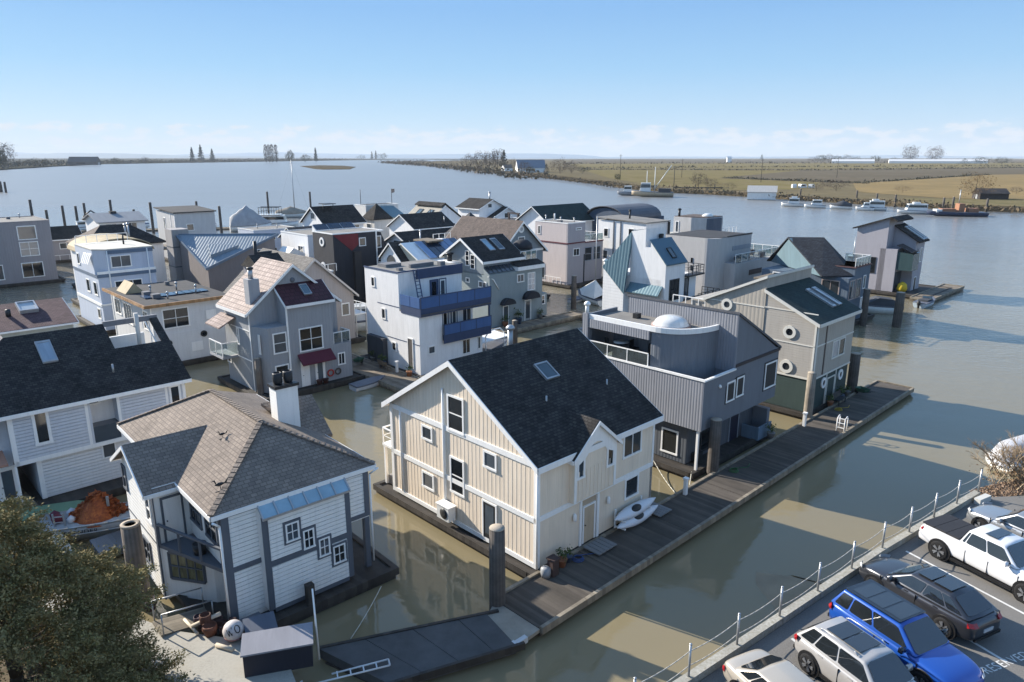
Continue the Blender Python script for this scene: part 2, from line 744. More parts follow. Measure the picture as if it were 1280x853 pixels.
def deck(x0, x1, y0, y1, z1=.5, z0=-.25, m=None, name='float_deck'):
    """Timber raft under a home with its rim logs."""
    mb = MB()
    mb.box(x0, x1, y0, y1, z0 + .1, z1 - .05)
    for y in (y0, y1):
        mb.box(x0 - .12, x1 + .12, y - .14, y + .14, z1 - .3, z1 + .06)
    for x in (x0, x1):
        mb.box(x - .14, x + .14, y0 + .145, y1 - .145, z1 - .28, z1 + .05)
    return mb.build(name, m or DARKWOOD, H)


def strips(items, m, d=.05, out=-1, name='trim', parent=None):
    """Trim boards on wall planes: (ax, c, u0, u1, z0, z1)."""
    if len(items) == 2:
        strips(items[:1], m, d, out, name, parent)
        items = items[1:]
    mb = MB()
    for ax, c, u0, u1, z0, z1 in items:
        rect(mb, ax, c + (.002 * out), out * d, u0, u1, z0, z1)
    return mb.build(name, m, parent or H)


def battens(ax, c, poly, m, pitch=.32, w=.06, d=.03, out=-1, name='batten_siding'):
    """Vertical battens clipped to the wall polygon (u, z)."""
    mb = MB()
    us = [p[0] for p in poly]
    u = min(us) + pitch / 2
    while u < max(us):
        zs = []
        for (u0, z0), (u1, z1) in zip(poly, poly[1:] + poly[:1]):
            if (u0 - u) * (u1 - u) < 0:
                zs.append(z0 + (z1 - z0) * (u - u0) / (u1 - u0))
        zs.sort()
        for z0, z1 in zip(zs[::2], zs[1::2]):
            rect(mb, ax, c, out * d, u - w / 2, u + w / 2, z0, z1)
        u += pitch
    return mb.build(name, m, H)


def lap_boards(ax, c, poly, m, pitch=.2, d=.05, out=-1, name='lap_siding'):
    """Overlapping level boards clipped to the convex wall polygon (u, z)."""
    mb = MB()
    zs = [p[1] for p in poly]
    z = min(zs)
    def span(zz):
        us = []
        for (u0, z0), (u1, z1) in zip(poly, poly[1:] + poly[:1]):
            if (z0 - zz) * (z1 - zz) < 0:
                us.append(u0 + (u1 - u0) * (zz - z0) / (z1 - z0))
        return (min(us), max(us)) if len(us) > 1 else None
    while z < max(zs) - .02:
        t = min(z + pitch, max(zs))
        lo, hi = span(z + .001), span(t - .001)
        if lo and hi:
            zt = t - .026         # open joint under the next board
            e = c + out * d
            p = [P3(ax, e, lo[0], z), P3(ax, e, lo[1], z), P3(ax, e, hi[1], zt), P3(ax, e, hi[0], zt)]
            q = [P3(ax, c, lo[0], z), P3(ax, c, lo[1], z), P3(ax, c, hi[1], zt), P3(ax, c, hi[0], zt)]
            mb.face(p)
            for i, j in ((0, 1), (1, 2), (2, 3), (3, 0)):
                mb.face([p[i], q[i], q[j], p[j]])
        z += pitch
    return mb.build(name, m, H, fix=True)


def pipe(pts, r, m, name='pipe', parent=None):
    return MB().path(pts, r, 8).build(name, m, parent or H)


def vent_pipe(x, y, z0, z1, r=.09, m=None, parent=None, cap=True, name='flue'):
    mb = MB()
    mb.tube((x, y, z0), (x, y, z1), r, n=10)
    if cap:
        mb.lathe([(r * 1.7, z1 + .02), (r * 1.7, z1 + .14), (r * .9, z1 + .26), (0, z1 + .3)], (x, y, 0), 10)
    return mb.build(name, m or GREYMETAL, parent or H)


# ---------------------------------------------------------------- the setting
def water_mat():
    m = bpy.data.materials.new('river_water')
    m.use_nodes = True
    nt = m.node_tree
    N, L = nt.nodes.new, nt.links.new
    b = nt.nodes['Principled BSDF']
    tc = N('ShaderNodeTexCoord')
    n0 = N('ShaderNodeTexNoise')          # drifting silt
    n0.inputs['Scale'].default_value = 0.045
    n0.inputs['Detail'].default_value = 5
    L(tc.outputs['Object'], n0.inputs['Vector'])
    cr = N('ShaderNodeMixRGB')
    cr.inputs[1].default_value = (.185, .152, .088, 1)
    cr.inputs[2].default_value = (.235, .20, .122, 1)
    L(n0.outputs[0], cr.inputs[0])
    sky_tint = N('ShaderNodeMapRange')        # greyer with distance: silvery sky reflection put into the water colour
    sky_tint.inputs['From Min'].default_value = 60
    sky_tint.inputs['From Max'].default_value = 190
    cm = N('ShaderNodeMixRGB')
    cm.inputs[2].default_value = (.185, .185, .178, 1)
    L(sky_tint.outputs[0], cm.inputs[0])
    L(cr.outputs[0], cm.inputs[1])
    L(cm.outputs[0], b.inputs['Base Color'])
    b.inputs['IOR'].default_value = 1.38
    b.inputs['Specular IOR Level'].default_value = 0.5
    # the basin between the homes is calm, the open river is ruffled by wind
    sp = N('ShaderNodeSeparateXYZ')
    L(tc.outputs['Object'], sp.inputs[0])
    far = N('ShaderNodeMapRange')
    far.inputs['From Min'].default_value = 40
    far.inputs['From Max'].default_value = 140
    far.inputs['To Min'].default_value = 0.06
    far.inputs['To Max'].default_value = 0.75
    L(sp.outputs['Y'], far.inputs[0])
    L(sp.outputs['Y'], sky_tint.inputs[0])
    rg = N('ShaderNodeMapRange')
    rg.inputs['From Min'].default_value = 50
    rg.inputs['From Max'].default_value = 320
    rg.inputs['To Min'].default_value = 0.02
    rg.inputs['To Max'].default_value = 0.30
    L(sp.outputs['Y'], rg.inputs[0])
    L(rg.outputs[0], b.inputs['Roughness'])
    mp = N('ShaderNodeMapping')
    mp.inputs['Scale'].default_value = (0.6, 1.0, 1)
    mp.inputs['Rotation'].default_value = (0, 0, R(25))
    L(tc.outputs['Object'], mp.inputs[0])
    n1 = N('ShaderNodeTexNoise')
    n1.inputs['Scale'].default_value = 1.6
    n1.inputs['Detail'].default_value = 4
    n1.inputs['Roughness'].default_value = 0.55
    L(mp.outputs[0], n1.inputs['Vector'])
    n2 = N('ShaderNodeTexNoise')
    n2.inputs['Scale'].default_value = 0.22
    n2.inputs['Detail'].default_value = 3
    L(mp.outputs[0], n2.inputs['Vector'])
    ad = N('ShaderNodeMath')
    ad.operation = 'MULTIPLY_ADD'
    ad.inputs[1].default_value = 2.0
    L(n2.outputs[0], ad.inputs[0])
    L(n1.outputs[0], ad.inputs[2])
    # gusts: patches of rougher and smoother water
    n3 = N('ShaderNodeTexNoise')
    n3.inputs['Scale'].default_value = 0.02
    n3.inputs['Detail'].default_value = 3
    L(mp.outputs[0], n3.inputs['Vector'])
    g = N('ShaderNodeMapRange')
    g.inputs['From Min'].default_value = 0.35
    g.inputs['From Max'].default_value = 0.65
    g.inputs['To Min'].default_value = 0.55
    g.inputs['To Max'].default_value = 1.15
    L(n3.outputs[0], g.inputs[0])
    mu = N('ShaderNodeMath')
    mu.operation = 'MULTIPLY'
    L(far.outputs[0], mu.inputs[0])
    L(g.outputs[0], mu.inputs[1])
    bp = N('ShaderNodeBump')
    bp.inputs['Distance'].default_value = 0.22
    L(mu.outputs[0], bp.inputs['Strength'])
    L(ad.outputs[0], bp.inputs['Height'])
    L(bp.outputs[0], b.inputs['Normal'])
    return m


wm = MB()
wm.face([(-18000, -300, 0), (18000, -300, 0), (18000, 16000, 0), (-18000, 16000, 0)])
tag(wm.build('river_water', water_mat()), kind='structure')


def sheet(name, pts, z, m, kind='structure'):
    o = MB().face([(x, y, z) for x, y in pts]).build(name, m)
    return tag(o, kind=kind)


def solid(name, pts, z0, z1, m, kind='structure'):
    o = MB().extrude([(x, y, z0) for x, y in pts], (0, 0, z1 - z0)).build(name, m)
    return tag(o, kind=kind)


ASPHALT = M('asphalt', (.165, .158, .148), .92, 'rough', .05, .30, .35, bump=.3, col2=(.205, .195, .18), spec=0.0)
SOIL = M('bank_soil', (.12, .10, .075), .95, 'rough', .3, .35, .6, bump=.9, col2=(.19, .165, .125), spec=0.0)
MUD = M('bank_mud', (.27, .22, .15), .6, 'rough', .4, .25, .5, bump=.5)
LK = .908          # the parking lot stands about three metres above the river
LZ = 3.2


def lk(pts):
    return [(x * LK, y * LK) for x, y in pts]


PATHC = M('path_concrete', (.35, .33, .285), .9, 'rough', .1, .2, .6, bump=.25, col2=(.40, .38, .33))
solid('parking_lot', lk([(-14, 6.3), (6.5, 21.68), (17.9, 30.4), (26.3, 36.4), (30, 36.6), (70, 30), (70, -30), (-14, -30)]), -1.5, LZ, ASPHALT)
solid('shore_ground', lk([(26.6, 36.55), (31.5, 40.2), (60, 46), (70, 30.5), (30, 36.7)]), -1.5, LZ - .2, SOIL)
kerb_line = lk([(-14, 6.3), (6.5, 21.68), (17.9, 30.4), (26.3, 36.4)])
km = MB()
for (x0, y0), (x1, y1) in zip(kerb_line, kerb_line[1:]):
    d = Vector((x1 - x0, y1 - y0, 0)).normalized()
    n = Vector((-d.y, d.x, 0))
    ln = math.hypot(x1 - x0, y1 - y0)
    k = max(1, round(ln / 2.4))
    for i in range(k):
        a = Vector((x0, y0, LZ - .5)) + d * (ln * i / k + .012)
        b = Vector((x0, y0, LZ - .5)) + d * (ln * (i + 1) / k - .012)
        km.extrude([a + n * .02, b + n * .02, b + n * .32, a + n * .32], (0, 0, .78))
tag(km.build('kerb', M('kerb_concrete', (.40, .385, .34), .9, 'rough', .12, .35, .9, bump=.5, col2=(.27, .25, .20))), kind='structure')
# muddy foot of the bank, sloping into the river
bm_ = MB()
for (x0, y0), (x1, y1) in zip(kerb_line[1:], kerb_line[2:]):
    k = 14
    for i in range(k):
        def bp_(t, w, z):
            d = Vector((x1 - x0, y1 - y0, 0))
            n = Vector((-d.y, d.x, 0)).normalized()
            return Vector((x0, y0, z)) + d * t + n * w
        def wid(t):
            s = (x0 + (x1 - x0) * t - 15.4) / 1.7
            return 1.0 + 3.6 * math.exp(-s * s) + .25 * math.sin(t * 23 + x0)
        t0, t1 = i / k, (i + 1) / k
        bm_.face([bp_(t0, .28, 2.6), bp_(t1, .28, 2.6), bp_(t1, .3 + wid(t1) * .5, .5), bp_(t0, .3 + wid(t0) * .5, .5)], True)
        bm_.face([bp_(t0, .3 + wid(t0) * .5, .5), bp_(t1, .3 + wid(t1) * .5, .5), bp_(t1, .6 + wid(t1) * 1.15, -.12), bp_(t0, .6 + wid(t0) * 1.15, -.12)], True)
tag(bm_.build('bank_mud', MUD), kind='structure')
solid('shore_terrain', [(-60, 62), (-36, 45), (-24.5, 34.6), (-18.9, 28.5), (-16.2, 26.1), (-9.2, 21.2), (-8.8, 6), (-60, 6)], -1.5, .78, SOIL)
solid('path', [(-24.3, 34.2), (-18.6, 28.45), (-15.9, 26.4), (-14.1, 25.6), (-9.3, 24.7), (-8.0, 22.4), (-10.3, 21.7), (-14.1, 23.2), (-18.6, 25.6), (-26.4, 31.8)], -.6, .9, PATHC)
# painted stall lines and the word on the asphalt
LINE = M('road_paint', (.66, .65, .62), .8, 'rough', .06, .3, 2.0, bump=.1)
STALL = Vector((math.sin(R(154.5)), math.cos(R(154.5)), 0))
SIDE = Vector((-STALL.y, STALL.x, 0))


def stall_line(x, y, ln):
    a = Vector((x * LK, y * LK, LZ + .004))
    o = MB().face([a - SIDE * .055, a + SIDE * .055, a + SIDE * .055 + STALL * ln, a - SIDE * .055 + STALL * ln]).build('road_marking', LINE)
    tag(o, kind='structure')


for x, y in ((19.05, 30.85), (22.75, 33.0), (16.1, 28.4), (13.55, 26.4), (11.05, 24.4), (8.5, 22.5)):
    stall_line(x + STALL.x * .1, y + STALL.y * .1, 5.4)
tx = bpy.data.curves.new('reserved_lettering', 'FONT')
tx.body = 'RESERVED'
tx.size = .46
tx.extrude = 0
tx.align_x = 'CENTER'
tx.space_character = 1.12
to = bpy.data.objects.new('road_marking', tx)
to.location = (18.72 * LK, 22.78 * LK, LZ + .005)
to.rotation_euler = (0, 0, math.atan2(.38, .92))
tx.materials.append(LINE)
COL.objects.link(to)
tag(text_mesh(to), kind='structure')

# main dock along the homes, with the kinked gangway section nearer the shore
dk = MB()
for i in range(8):
    x0, x1 = -3.0 + i * 5.84, -3.0 + (i + 1) * 5.84 - .04
    dk.box(x0, x1, -3.1, -.25, .1, .5)
do = dk.build('dock', M('dock_boards', (.09, .077, .064), .85, 'plank', .19, .3, .5, bump=.6))
rim = MB()
for y in (-3.17, -.18):
    for i in range(16):
        x0, x1 = -3.0 + i * 2.92, -3.0 + (i + 1) * 2.92 - .03
        rim.box(x0, x1, y - .09, y + .09, .25, .6)
rim.box(43.75, 43.92, -3.1, -.25, .25, .58)
rim.build('rim_timber', PALEWOOD, do)
fl = MB()
for i in range(15):
    fl.box(-2.4 + i * 3.1, -.2 + i * 3.1, -2.95, -.4, -.3, .09)
fl.build('float_block', DARKWOOD, do)
do.location = dock(0, 0)
do.rotation_euler.z = R(44)
tag(do, 'long timber dock running past the cream and grey homes', 'dock')

dm2 = MB()
a0, a1, b0, b1 = (-7.88, 24.95), (-4.75, 23.0), (-.6, 27.42), (.52, 25.36)
rows = [(0, .02, .46), (.47, .02, 1)]
for t0, t1 in ((0, .24), (.245, .5), (.505, .76), (.765, .93)):
    q = [Vector((a0[0] + (b0[0] - a0[0]) * t, a0[1] + (b0[1] - a0[1]) * t, .1)) for t in (t0, t1)]
    p = [Vector((a1[0] + (b1[0] - a1[0]) * t, a1[1] + (b1[1] - a1[1]) * t, .1)) for t in (t0, t1)]
    dm2.extrude([p[0], p[1], q[1], q[0]], (0, 0, .42))
d2 = dm2.build('dock', M('grip_decking', (.085, .085, .085), .9, 'rough', .08, .3, .7, bump=.35))
e = MB()
e.bar((a0[0], a0[1] + .06, .42), (b0[0], b0[1] + .06, .42), .14, .3)
e.bar((a1[0], a1[1] - .06, .42), (b1[0], b1[1] - .06, .42), .14, .3)
e.build('rim_timber', DARKWOOD, d2)
e = MB()
q = [Vector((a0[0] + (b0[0] - a0[0]) * t, a0[1] + (b0[1] - a0[1]) * t, .3)) for t in (.935, 1)]
p = [Vector((a1[0] + (b1[0] - a1[0]) * t, a1[1] + (b1[1] - a1[1]) * t, .3)) for t in (.935, 1)]
c0, c1 = Vector(dock(-3.02, -3.1, .3)), Vector(dock(-3.02, -.3, .3))
e.extrude([p[0], c0, c1, q[0]], (0, 0, .17))
e.build('hinge_plate', M('hinge_board', (.30, .27, .22), .85, 'rough', .1, .3), d2)
fe = MB()
for pp in ((-.35, 25.0, .35), (.1, 25.35, .35)):
    fe.bar(pp, (pp[0] + .5, pp[1] + .42, .4), .22, .26)
fe.build('fender', M('pale_fender', (.55, .56, .56), .6), d2)
fl = MB()
fl.extrude([(-7.6, 24.7, -.3), (-4.9, 23.2, -.3), (.2, 25.5, -.3), (-.7, 27.2, -.3)], (0, 0, .39))
fl.build('float_block', DARKWOOD, d2)
tag(d2, 'dark grip-surfaced dock section bending towards the shore path', 'dock')

# inner docks between the rows of homes
def inner_dock(x0, x1, y0, y1, label):
    mb = MB()
    if x1 - x0 > y1 - y0:
        k = max(1, round((x1 - x0) / 6))
        for i in range(k):
            mb.box(x0 + (x1 - x0) * i / k + .02, x0 + (x1 - x0) * (i + 1) / k, y0, y1, .05, .5)
    else:
        k = max(1, round((y1 - y0) / 6))
        for i in range(k):
            mb.box(x0, x1, y0 + (y1 - y0) * i / k + .02, y0 + (y1 - y0) * (i + 1) / k, .05, .5)
    o = mb.build('dock', OLDWOOD)
    r = MB()
    for y in (y0, y1):
        r.box(x0, x1, y - .08, y + .08, .28, .6)
    for x in (x0, x1):
        r.box(x - .08, x + .08, y0 + .09, y1 - .09, .28, .58)
    r.build('rim_timber', PALEWOOD, o)
    o.location = dock(0, 0)
    o.rotation_euler.z = R(44)
    tag(o, label, 'dock')


inner_dock(11.6, 14.6, 26.6, 48, 'weathered dock in front of the white home with blue balconies')
inner_dock(14.65, 26, 26.6, 29.1, 'weathered dock along the foot of the blue-balconied home')
inner_dock(29, 47, 36.2, 38.3, 'narrow dock below the grey-green home with awnings')
inner_dock(88.5, 104, 8.4, 11.2, 'pale pier in front of the lilac home with dark shed roofs')

# ---------------------------------------------------------------- far shores
GRASSL = M('field_green', (.16, .14, .062), .95, 'rough', 9, .35, .012, bump=0, col2=(.19, .15, .085), spec=0.0)
FIELD = M('field_brown', (.14, .118, .085), .95, 'rough', 14, .3, .008, bump=0, col2=(.11, .095, .07), spec=0.0)
FIELDY = M('field_straw', (.26, .19, .095), .95, 'rough', 9, .25, .012, bump=0, col2=(.20, .155, .085), spec=0.0)
MARSH = M('marsh_bank', (.12, .095, .06), .95, 'rough', 2.5, .4, .06, bump=1.0, col2=(.075, .065, .045), spec=0.0)
FARLAND = M('far_land', (.085, .078, .055), .95, 'rough', 30, .3, .006, bump=0, col2=(.055, .055, .04), spec=0.0)


ISL = [(188.9, 265.6), (172.7, 277.7), (160.7, 295.7), (146, 321.6), (130.6, 352.5), (119.8, 374), (105.5, 398), (87, 416), (75.6, 457), (68.9, 521), (42.7, 648), (0, 856), (-127, 1453), (-300, 2050), (-382, 2300), (-330, 3000), (-200, 5200), (4000, 7500), (6000, 1500), (900, 60), (330, 130)]
solid('island_terrain', ISL, -1, 1.6, MARSH)
inner = [(190, 272), (164, 303), (149, 330), (134, 360), (123, 384), (108, 408), (93, 428), (84, 470), (78, 540), (56, 670), (20, 900), (-95, 1500), (-260, 2080), (-300, 3000), (-150, 5000), (3900, 7300), (5800, 1500), (900, 75), (335, 140)]
sheet('field', inner, 1.66, M('field_dull', (.17, .14, .085), .95, 'rough', 20, .3, .006, bump=0, col2=(.13, .11, .07), spec=0.0))
sheet('field', [(86, 640), (92, 480), (125, 410), (170, 420), (280, 640), (420, 1000), (100, 1060)], 1.70, GRASSL)
sheet('field', [(180, 640), (245, 500), (420, 600), (650, 860), (900, 1250), (420, 1040)], 1.74, FIELD)
sheet('field', [(184, 386), (196, 330), (235, 300), (420, 480), (620, 800), (500, 760), (240, 512)], 1.78, FIELDY)
sheet('field', [(120, 1200), (460, 1150), (1150, 1500), (1900, 2300), (700, 2100), (140, 1900)], 1.70, GRASSL)
sheet('field', [(140, 2000), (700, 2200), (2100, 2500), (3000, 4200), (400, 4800)], 1.74, FIELD)
sheet('field', [(166, 292), (190, 274), (330, 160), (420, 260), (240, 310), (178, 330)], 1.74, M('bank_grass', (.14, .125, .065), .95, 'rough', 6, .35, .03, bump=0, col2=(.185, .15, .085), spec=0.0))
# the mainland across the river, the sand spit and the distant hills
solid('far_shore_terrain', [(-765, 1070), (-778, 1110), (-921, 1453), (-1109, 1990), (-1074, 2522), (-998, 3154), (-918, 4207), (-700, 6000), (-3000, 9000), (-9000, 6000), (-6000, 1000)], -1, 1.8, FARLAND)
solid('sand_spit_terrain', [(-456, 1574), (-450, 1718), (-380, 1640), (-310, 1453), (-262, 1180), (-300, 1160), (-330, 1220)], -1, .45, MARSH)
solid('far_shore_terrain', [(-650, 5200), (-420, 4700), (-180, 4900), (-120, 5600), (-700, 6400)], -1, 1.6, FARLAND)
hr = random.Random(5)
for y0, x0, x1, hmax, cb in ((10500, -13000, 1500, 150, (.20, .28, .36)), (12500, -1000, 11000, 50, (.20, .28, .36)), (8800, -11000, -2300, 70, (.17, .23, .28))):  # blue distance haze is mixed into these hill colours
    n = 60
    hm = MB()
    hs = []
    for i in range(n + 1):
        t = i / n
        env = math.sin(math.pi * t) ** .5
        hs.append(hmax * env * (.55 + .25 * math.sin(7 * t + y0) + .15 * math.sin(19 * t + 2) + .1 * hr.random()))
    for i in range(n):
        xa, xb = x0 + (x1 - x0) * i / n, x0 + (x1 - x0) * (i + 1) / n
        hm.face([(xa, y0, -20), (xb, y0, -20), (xb, y0 + 800, hs[i + 1]), (xa, y0 + 800, hs[i])], True)
        hm.face([(xa, y0 + 800, hs[i]), (xb, y0 + 800, hs[i + 1]), (xb, y0 + 1800, -20), (xa, y0 + 1800, -20)], True)
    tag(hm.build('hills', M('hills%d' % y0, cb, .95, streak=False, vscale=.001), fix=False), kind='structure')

# ---------------------------------------------------------------- cream home by the dock
CREAM = M('cream_siding', (.76, .645, .51), .7, var=.10)
CREAMB = M('cream_batten', (.79, .68, .555), .7, var=.08)
ROOFDK = M('dark_shingle', (.066, .061, .057), .92, 'shingle', .17, .42, .7, col2=(.033, .031, .030), spec=.12)
home(0, 0, 'large cream float home with dark gable roof, white trim and kayaks by its door')
Z0, ZE, ZR = .62, 6.15, 9.8
G = [(0, Z0), (12, Z0), (12, ZE), (6.05, ZR), (0, ZE)]
deck(-.35, 8.4, .1, 13.4, .5)
c_wall = wall(CREAM, ('prism', 'x', G, 0.02, 9.35))
battens('x', .02, [(.12, .75), (11.9, .75), (11.9, 5.95), (6.05, 9.55), (.12, 5.95)], CREAMB, .3, .07, .010)
battens('y', .02, [(.15, 3.35), (9.3, 3.35), (9.3, 6.0), (.15, 6.0)], CREAMB, .3, .05, .025)
r = gable('x', 0, 12, ZE, ZR, 0, 9.35, ROOFDK, ov=.32, th=.2, fascia=(TRIMWHITE, .3), ur=6.05, ob=.3)
q = [(0, -.32, ZE - .1), (9.65, -.32, ZE - .1), (9.65, 6.05, ZR + .2), (0, 6.05, ZR + .2)]
skylight(r, q, .44, .60, .545, .76, lift=.02)
strips([('x', .02, 0, 12, 5.86, 6.14), ('x', .02, .0, 12, 3.02, 3.28), ('x', .02, 0, 12, .6, .84), ('x', .02, 0, .2, .84, 5.86), ('x', .02, 11.78, 12, .84, 5.86),
        ('x', .02, 10.9, 11.05, .84, 5.86), ('x', .02, 6.9, 7.06, .84, 7.9)], TRIMWHITE, .06)
strips([('y', .02, 0, 9.35, 3.1, 3.36), ('y', .02, 0.01, .16, .62, 3.1), ('y', .02, .01, .14, 3.36, 6.15), ('y', .02, 9.2, 9.35, 3.36, 6.15), ('y', .02, 0, 9.35, 5.98, 6.24)], TRIMWHITE, .06)
# shaded gable peak board and the pipe stacks
win('x', .0, 6.62, 8.0, 5.27, 5.98, 1, 2)
win('x', .0, 6.5, 4.55, 5.32, 2.45, 1, 2)
win('x', .0, 8.95, 5.66, 7.98, 4.8)
win('x', .0, 9.05, 2.85, 7.96, 1.85, glass=GLASSB)
win('x', .0, 3.8, 5.72, 2.8, 4.78)
door('x', -.0, 3.9, 2.95, 2.8, .85, m=M('dark_door', (.03, .03, .032), .4), glass=True)
pipe([(-.05, 6.98, 8.2), (-.05, 6.98, .9)], .06, TRIMWHITE, 'drain_pipe')
pipe([(-.05, 10.97, 5.7), (-.05, 10.97, .9)], .06, TRIMWHITE, 'drain_pipe')
pipe([(-.12, -.1, 6.0), (-.12, -.1, .7)], .05, TRIMWHITE, 'drain_pipe')
hp = MB().box(-.62, -.12, 6.0, 7.0, .95, 1.75).build('heat_pump', M('appliance_white', (.70, .70, .68), .4), H)
MB().box(-.66, -.08, 5.94, 7.06, 1.75, 1.8).build('cover', TRIMWHITE, hp)
MB().lathe([(.30, -.06), (.30, .02), (.08, .02), (0, .02)], (0, 0, 0), 18).build('fan_grille', BLACKMETAL, hp, loc=(-.63, 6.4, 1.35)).rotation_euler = (0, R(-90), 0)
# dock side: projecting gabled bay, entry with its recess shade painted in, corner post
bay = MB()
bay.prism('y', [(2.25, 3.38), (5.5, 3.38), (5.5, 5.9), (3.85, 7.25), (2.25, 5.9)], -.32, .3)
bay.build('bay', CREAM, H)
battens('y', -.32, [(2.45, 3.45), (5.3, 3.45), (5.3, 5.0), (2.45, 5.0)], CREAMB, .3, .05, .025)
am = MB()
arch = [(2.25, 5.25), (3.0, 5.6)] + [(3.88 - math.cos(t) * .72, 5.55 + math.sin(t) * .72) for t in [math.pi * i / 10 for i in range(1, 10)]] + [(4.7, 5.6), (5.5, 5.25), (5.5, 5.95), (3.85, 7.3), (2.25, 5.95)]
for p, q2 in zip(arch[:13], arch[1:14]):
    top = lambda u: 5.95 + (1.35 * (u - 2.25) / 1.6 if u < 3.85 else 1.35 * (5.5 - u) / 1.65)
    am.extrude([(p[0], -.325, p[1]), (q2[0], -.325, q2[1]), (q2[0], -.325, top(q2[0])), (p[0], -.325, top(p[0]))], (0, -.05, 0))
am.build('arched_gable_board', TRIMWHITE, H)
strips([('y', -.32, 2.25, 2.4, 3.38, 5.3), ('y', -.32, 5.35, 5.5, 3.38, 5.3)], TRIMWHITE, .05)
rb = roof(ROOFDK, [(2.0, -.5, 5.82), (3.85, -.5, 7.42), (3.85, 2.1, 7.42), (2.0, .2, 5.82)], [(3.85, -.5, 7.42), (5.75, -.5, 5.82), (5.75, .2, 5.82), (3.85, 2.1, 7.42)], th=.14, fascia=(TRIMWHITE, .2), name='bay_roof')
win('y', -.32, 2.42, 5.85, 3.0, 4.6, out=-1)
win('y', -.32, 4.72, 5.85, 5.33, 4.55, out=-1)
win('y', .0, 6.5, 6.0, 8.15, 4.35, 2, 1)
win('y', .0, 6.8, 3.1, 8.05, 1.85)
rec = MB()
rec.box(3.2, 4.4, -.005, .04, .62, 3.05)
rec.build('entry_shade_panel', M('entry_shadow_wall', (.42, .34, .25), .8), H)  # flat panel; the recess's shade is put into its darker cream
door('y', -.005, 3.3, 2.75, 4.3, .65, m=M('cream_door', (.48, .38, .27), .6))
strips([('y', .0, 3.05, 3.2, .62, 3.1), ('y', .0, 4.4, 4.58, .62, 3.1)], TRIMWHITE, .09, name='entry_trim')
for x in (2.6, 5.3):
    MB().lathe([(.07, 0), (.1, .05), (.1, .3), (.05, .4), (0, .42)], (x, -.12, 2.25), 10).build('wall_lamp', TRIMWHITE, H)
MB().box(9.15, 9.36, .0, .22, .5, 3.1).build('corner_post', M('post_grey', (.45, .47, .5), .6), H)
MB().box(9.36, 9.42, .05, 6, 3.05, 3.4).build('beam', TRIMWHITE, H)
for (x, y, z) in ((3.2, 2.5, 7.6), (7.9, 2.3, 7.5)):
    vent_pipe(x, y, z - .1, z + .5, .05, cap=False, name='vent_pipe', parent=r)
vent_pipe(6.2, 8.3, 8.4, 10.1, .16, parent=r)
# little balcony and stair landing at the rear corner
MB().box(.2, 2.4, 12.02, 13.3, 3.0, 3.14).build('balcony', TRIMWHITE, H)
rail([(.25, 12.05, 3.14), (.25, 13.25, 3.14), (2.35, 13.25, 3.14)], 1.0, gap=.8, mid=1)
MB().box(.25, .4, 13.1, 13.25, .5, 3.0).build('post', TRIMWHITE, H)
MB().box(.4, 1.5, 12.3, 13.1, .5, 1.05).build('storage_box', M('box_grey', (.33, .31, .28), .7), H)
rail([(3.6, 12.4, 6.2), (6.6, 12.4, 6.2), (9.2, 12.4, 6.2)], 1.0, gap=1.5, mid=1)
MB().box(3.4, 9.4, 12.02, 12.6, 6.05, 6.2).build('balcony', TRIMWHITE, H)
wm_ = MB()
for i in range(5):
    wm_.box(3.1 + i * .3, 3.36 + i * .3, -1.35, -.3, .62, .68)
tag(wm_.build('doormat_grating', M('grey_grating', (.20, .20, .20), .8), None, dock(0, 0), 44), 'slatted grey boarding plate in front of the cream entry door', 'boarding plate')
wm_ = MB()
for i in range(5):
    wm_.box(8.6 + i * .24, 8.8 + i * .24, -1.2, .1, .62, .68)
tag(wm_.build('boarding_plate', MATS['grey_grating'], None, dock(0, 0), 44), 'dark boarding plate beside the post of the cream home', 'boarding plate')

# ---------------------------------------------------------------- charcoal home with the curved upper storey
CHAR = M('charcoal_panel', (.155, .17, .195), .62, var=.1, streak=True)
CHARR = M('charcoal_rib', (.23, .24, .27), .55, 'rib', .2, .10, 1.0, bump=1.0)
CHARB = M('charcoal_base', (.085, .095, .11), .7, 'rib', .25, .12, 1.0, bump=.4)
home(15.4, .6, 'charcoal grey float home with curved upper storey, skylight dome and sunken deck')
deck(-.4, 10.0, .2, 12.4, .5)
wall(CHAR, ('prism', 'z', [(0, 0), (3.65, 0), (3.65, 9.6), (0, 9.6)], 3.3, 5.75), ('box', 3.65, 9.8, 0, 9.6, 3.3, 6.7), ('prism', 'y', [(3.7, 6.7), (9.8, 6.7), (9.8, 7.0), (9.4, 7.0), (3.7, 10.3)], .0, 8.6))
wall(CHARB, ('box', .5, 9.6, 1.3, 9.4, .5, 3.3), name='lower_wall')
# ribbed parapet on the channel side and the ribbed tower face
pb = MB()
pb.box(-.08, 0, -.03, 9.6, 3.28, 6.58)
pb.build('ribbed_parapet', CHARR, H)
MB().box(0, 3.65, -.04, 0.02, 5.7, 6.58).build('parapet', CHAR, H)
strips([('x', -.08, -.1, 4.2, 6.58, 6.72)], TRIMWHITE, .06)
MB().box(-.14, .1, -.12, 9.6, 6.58, 6.68).build('parapet_cap', TRIMWHITE, H)
MB().box(.1, 3.66, -.12, .08, 6.58, 6.68).build('parapet_cap', TRIMWHITE, H)
tw = MB()
tw.box(3.6, 3.7, -.02, 8.65, 6.4, 10.38)
tw.build('ribbed_tower_face', CHARR, H)
rr = roof(M('charcoal_roof', (.10, .105, .12), .6), [(3.55, -.1, 10.42), (9.95, -.1, 7.02), (9.95, 8.8, 7.02), (3.55, 8.8, 10.42)], th=.16)
MB().box(3.7, 9.9, -.06, .01, 6.72, 6.92).build('fascia_board', M('brown_fascia', (.05, .04, .042), .6), H)
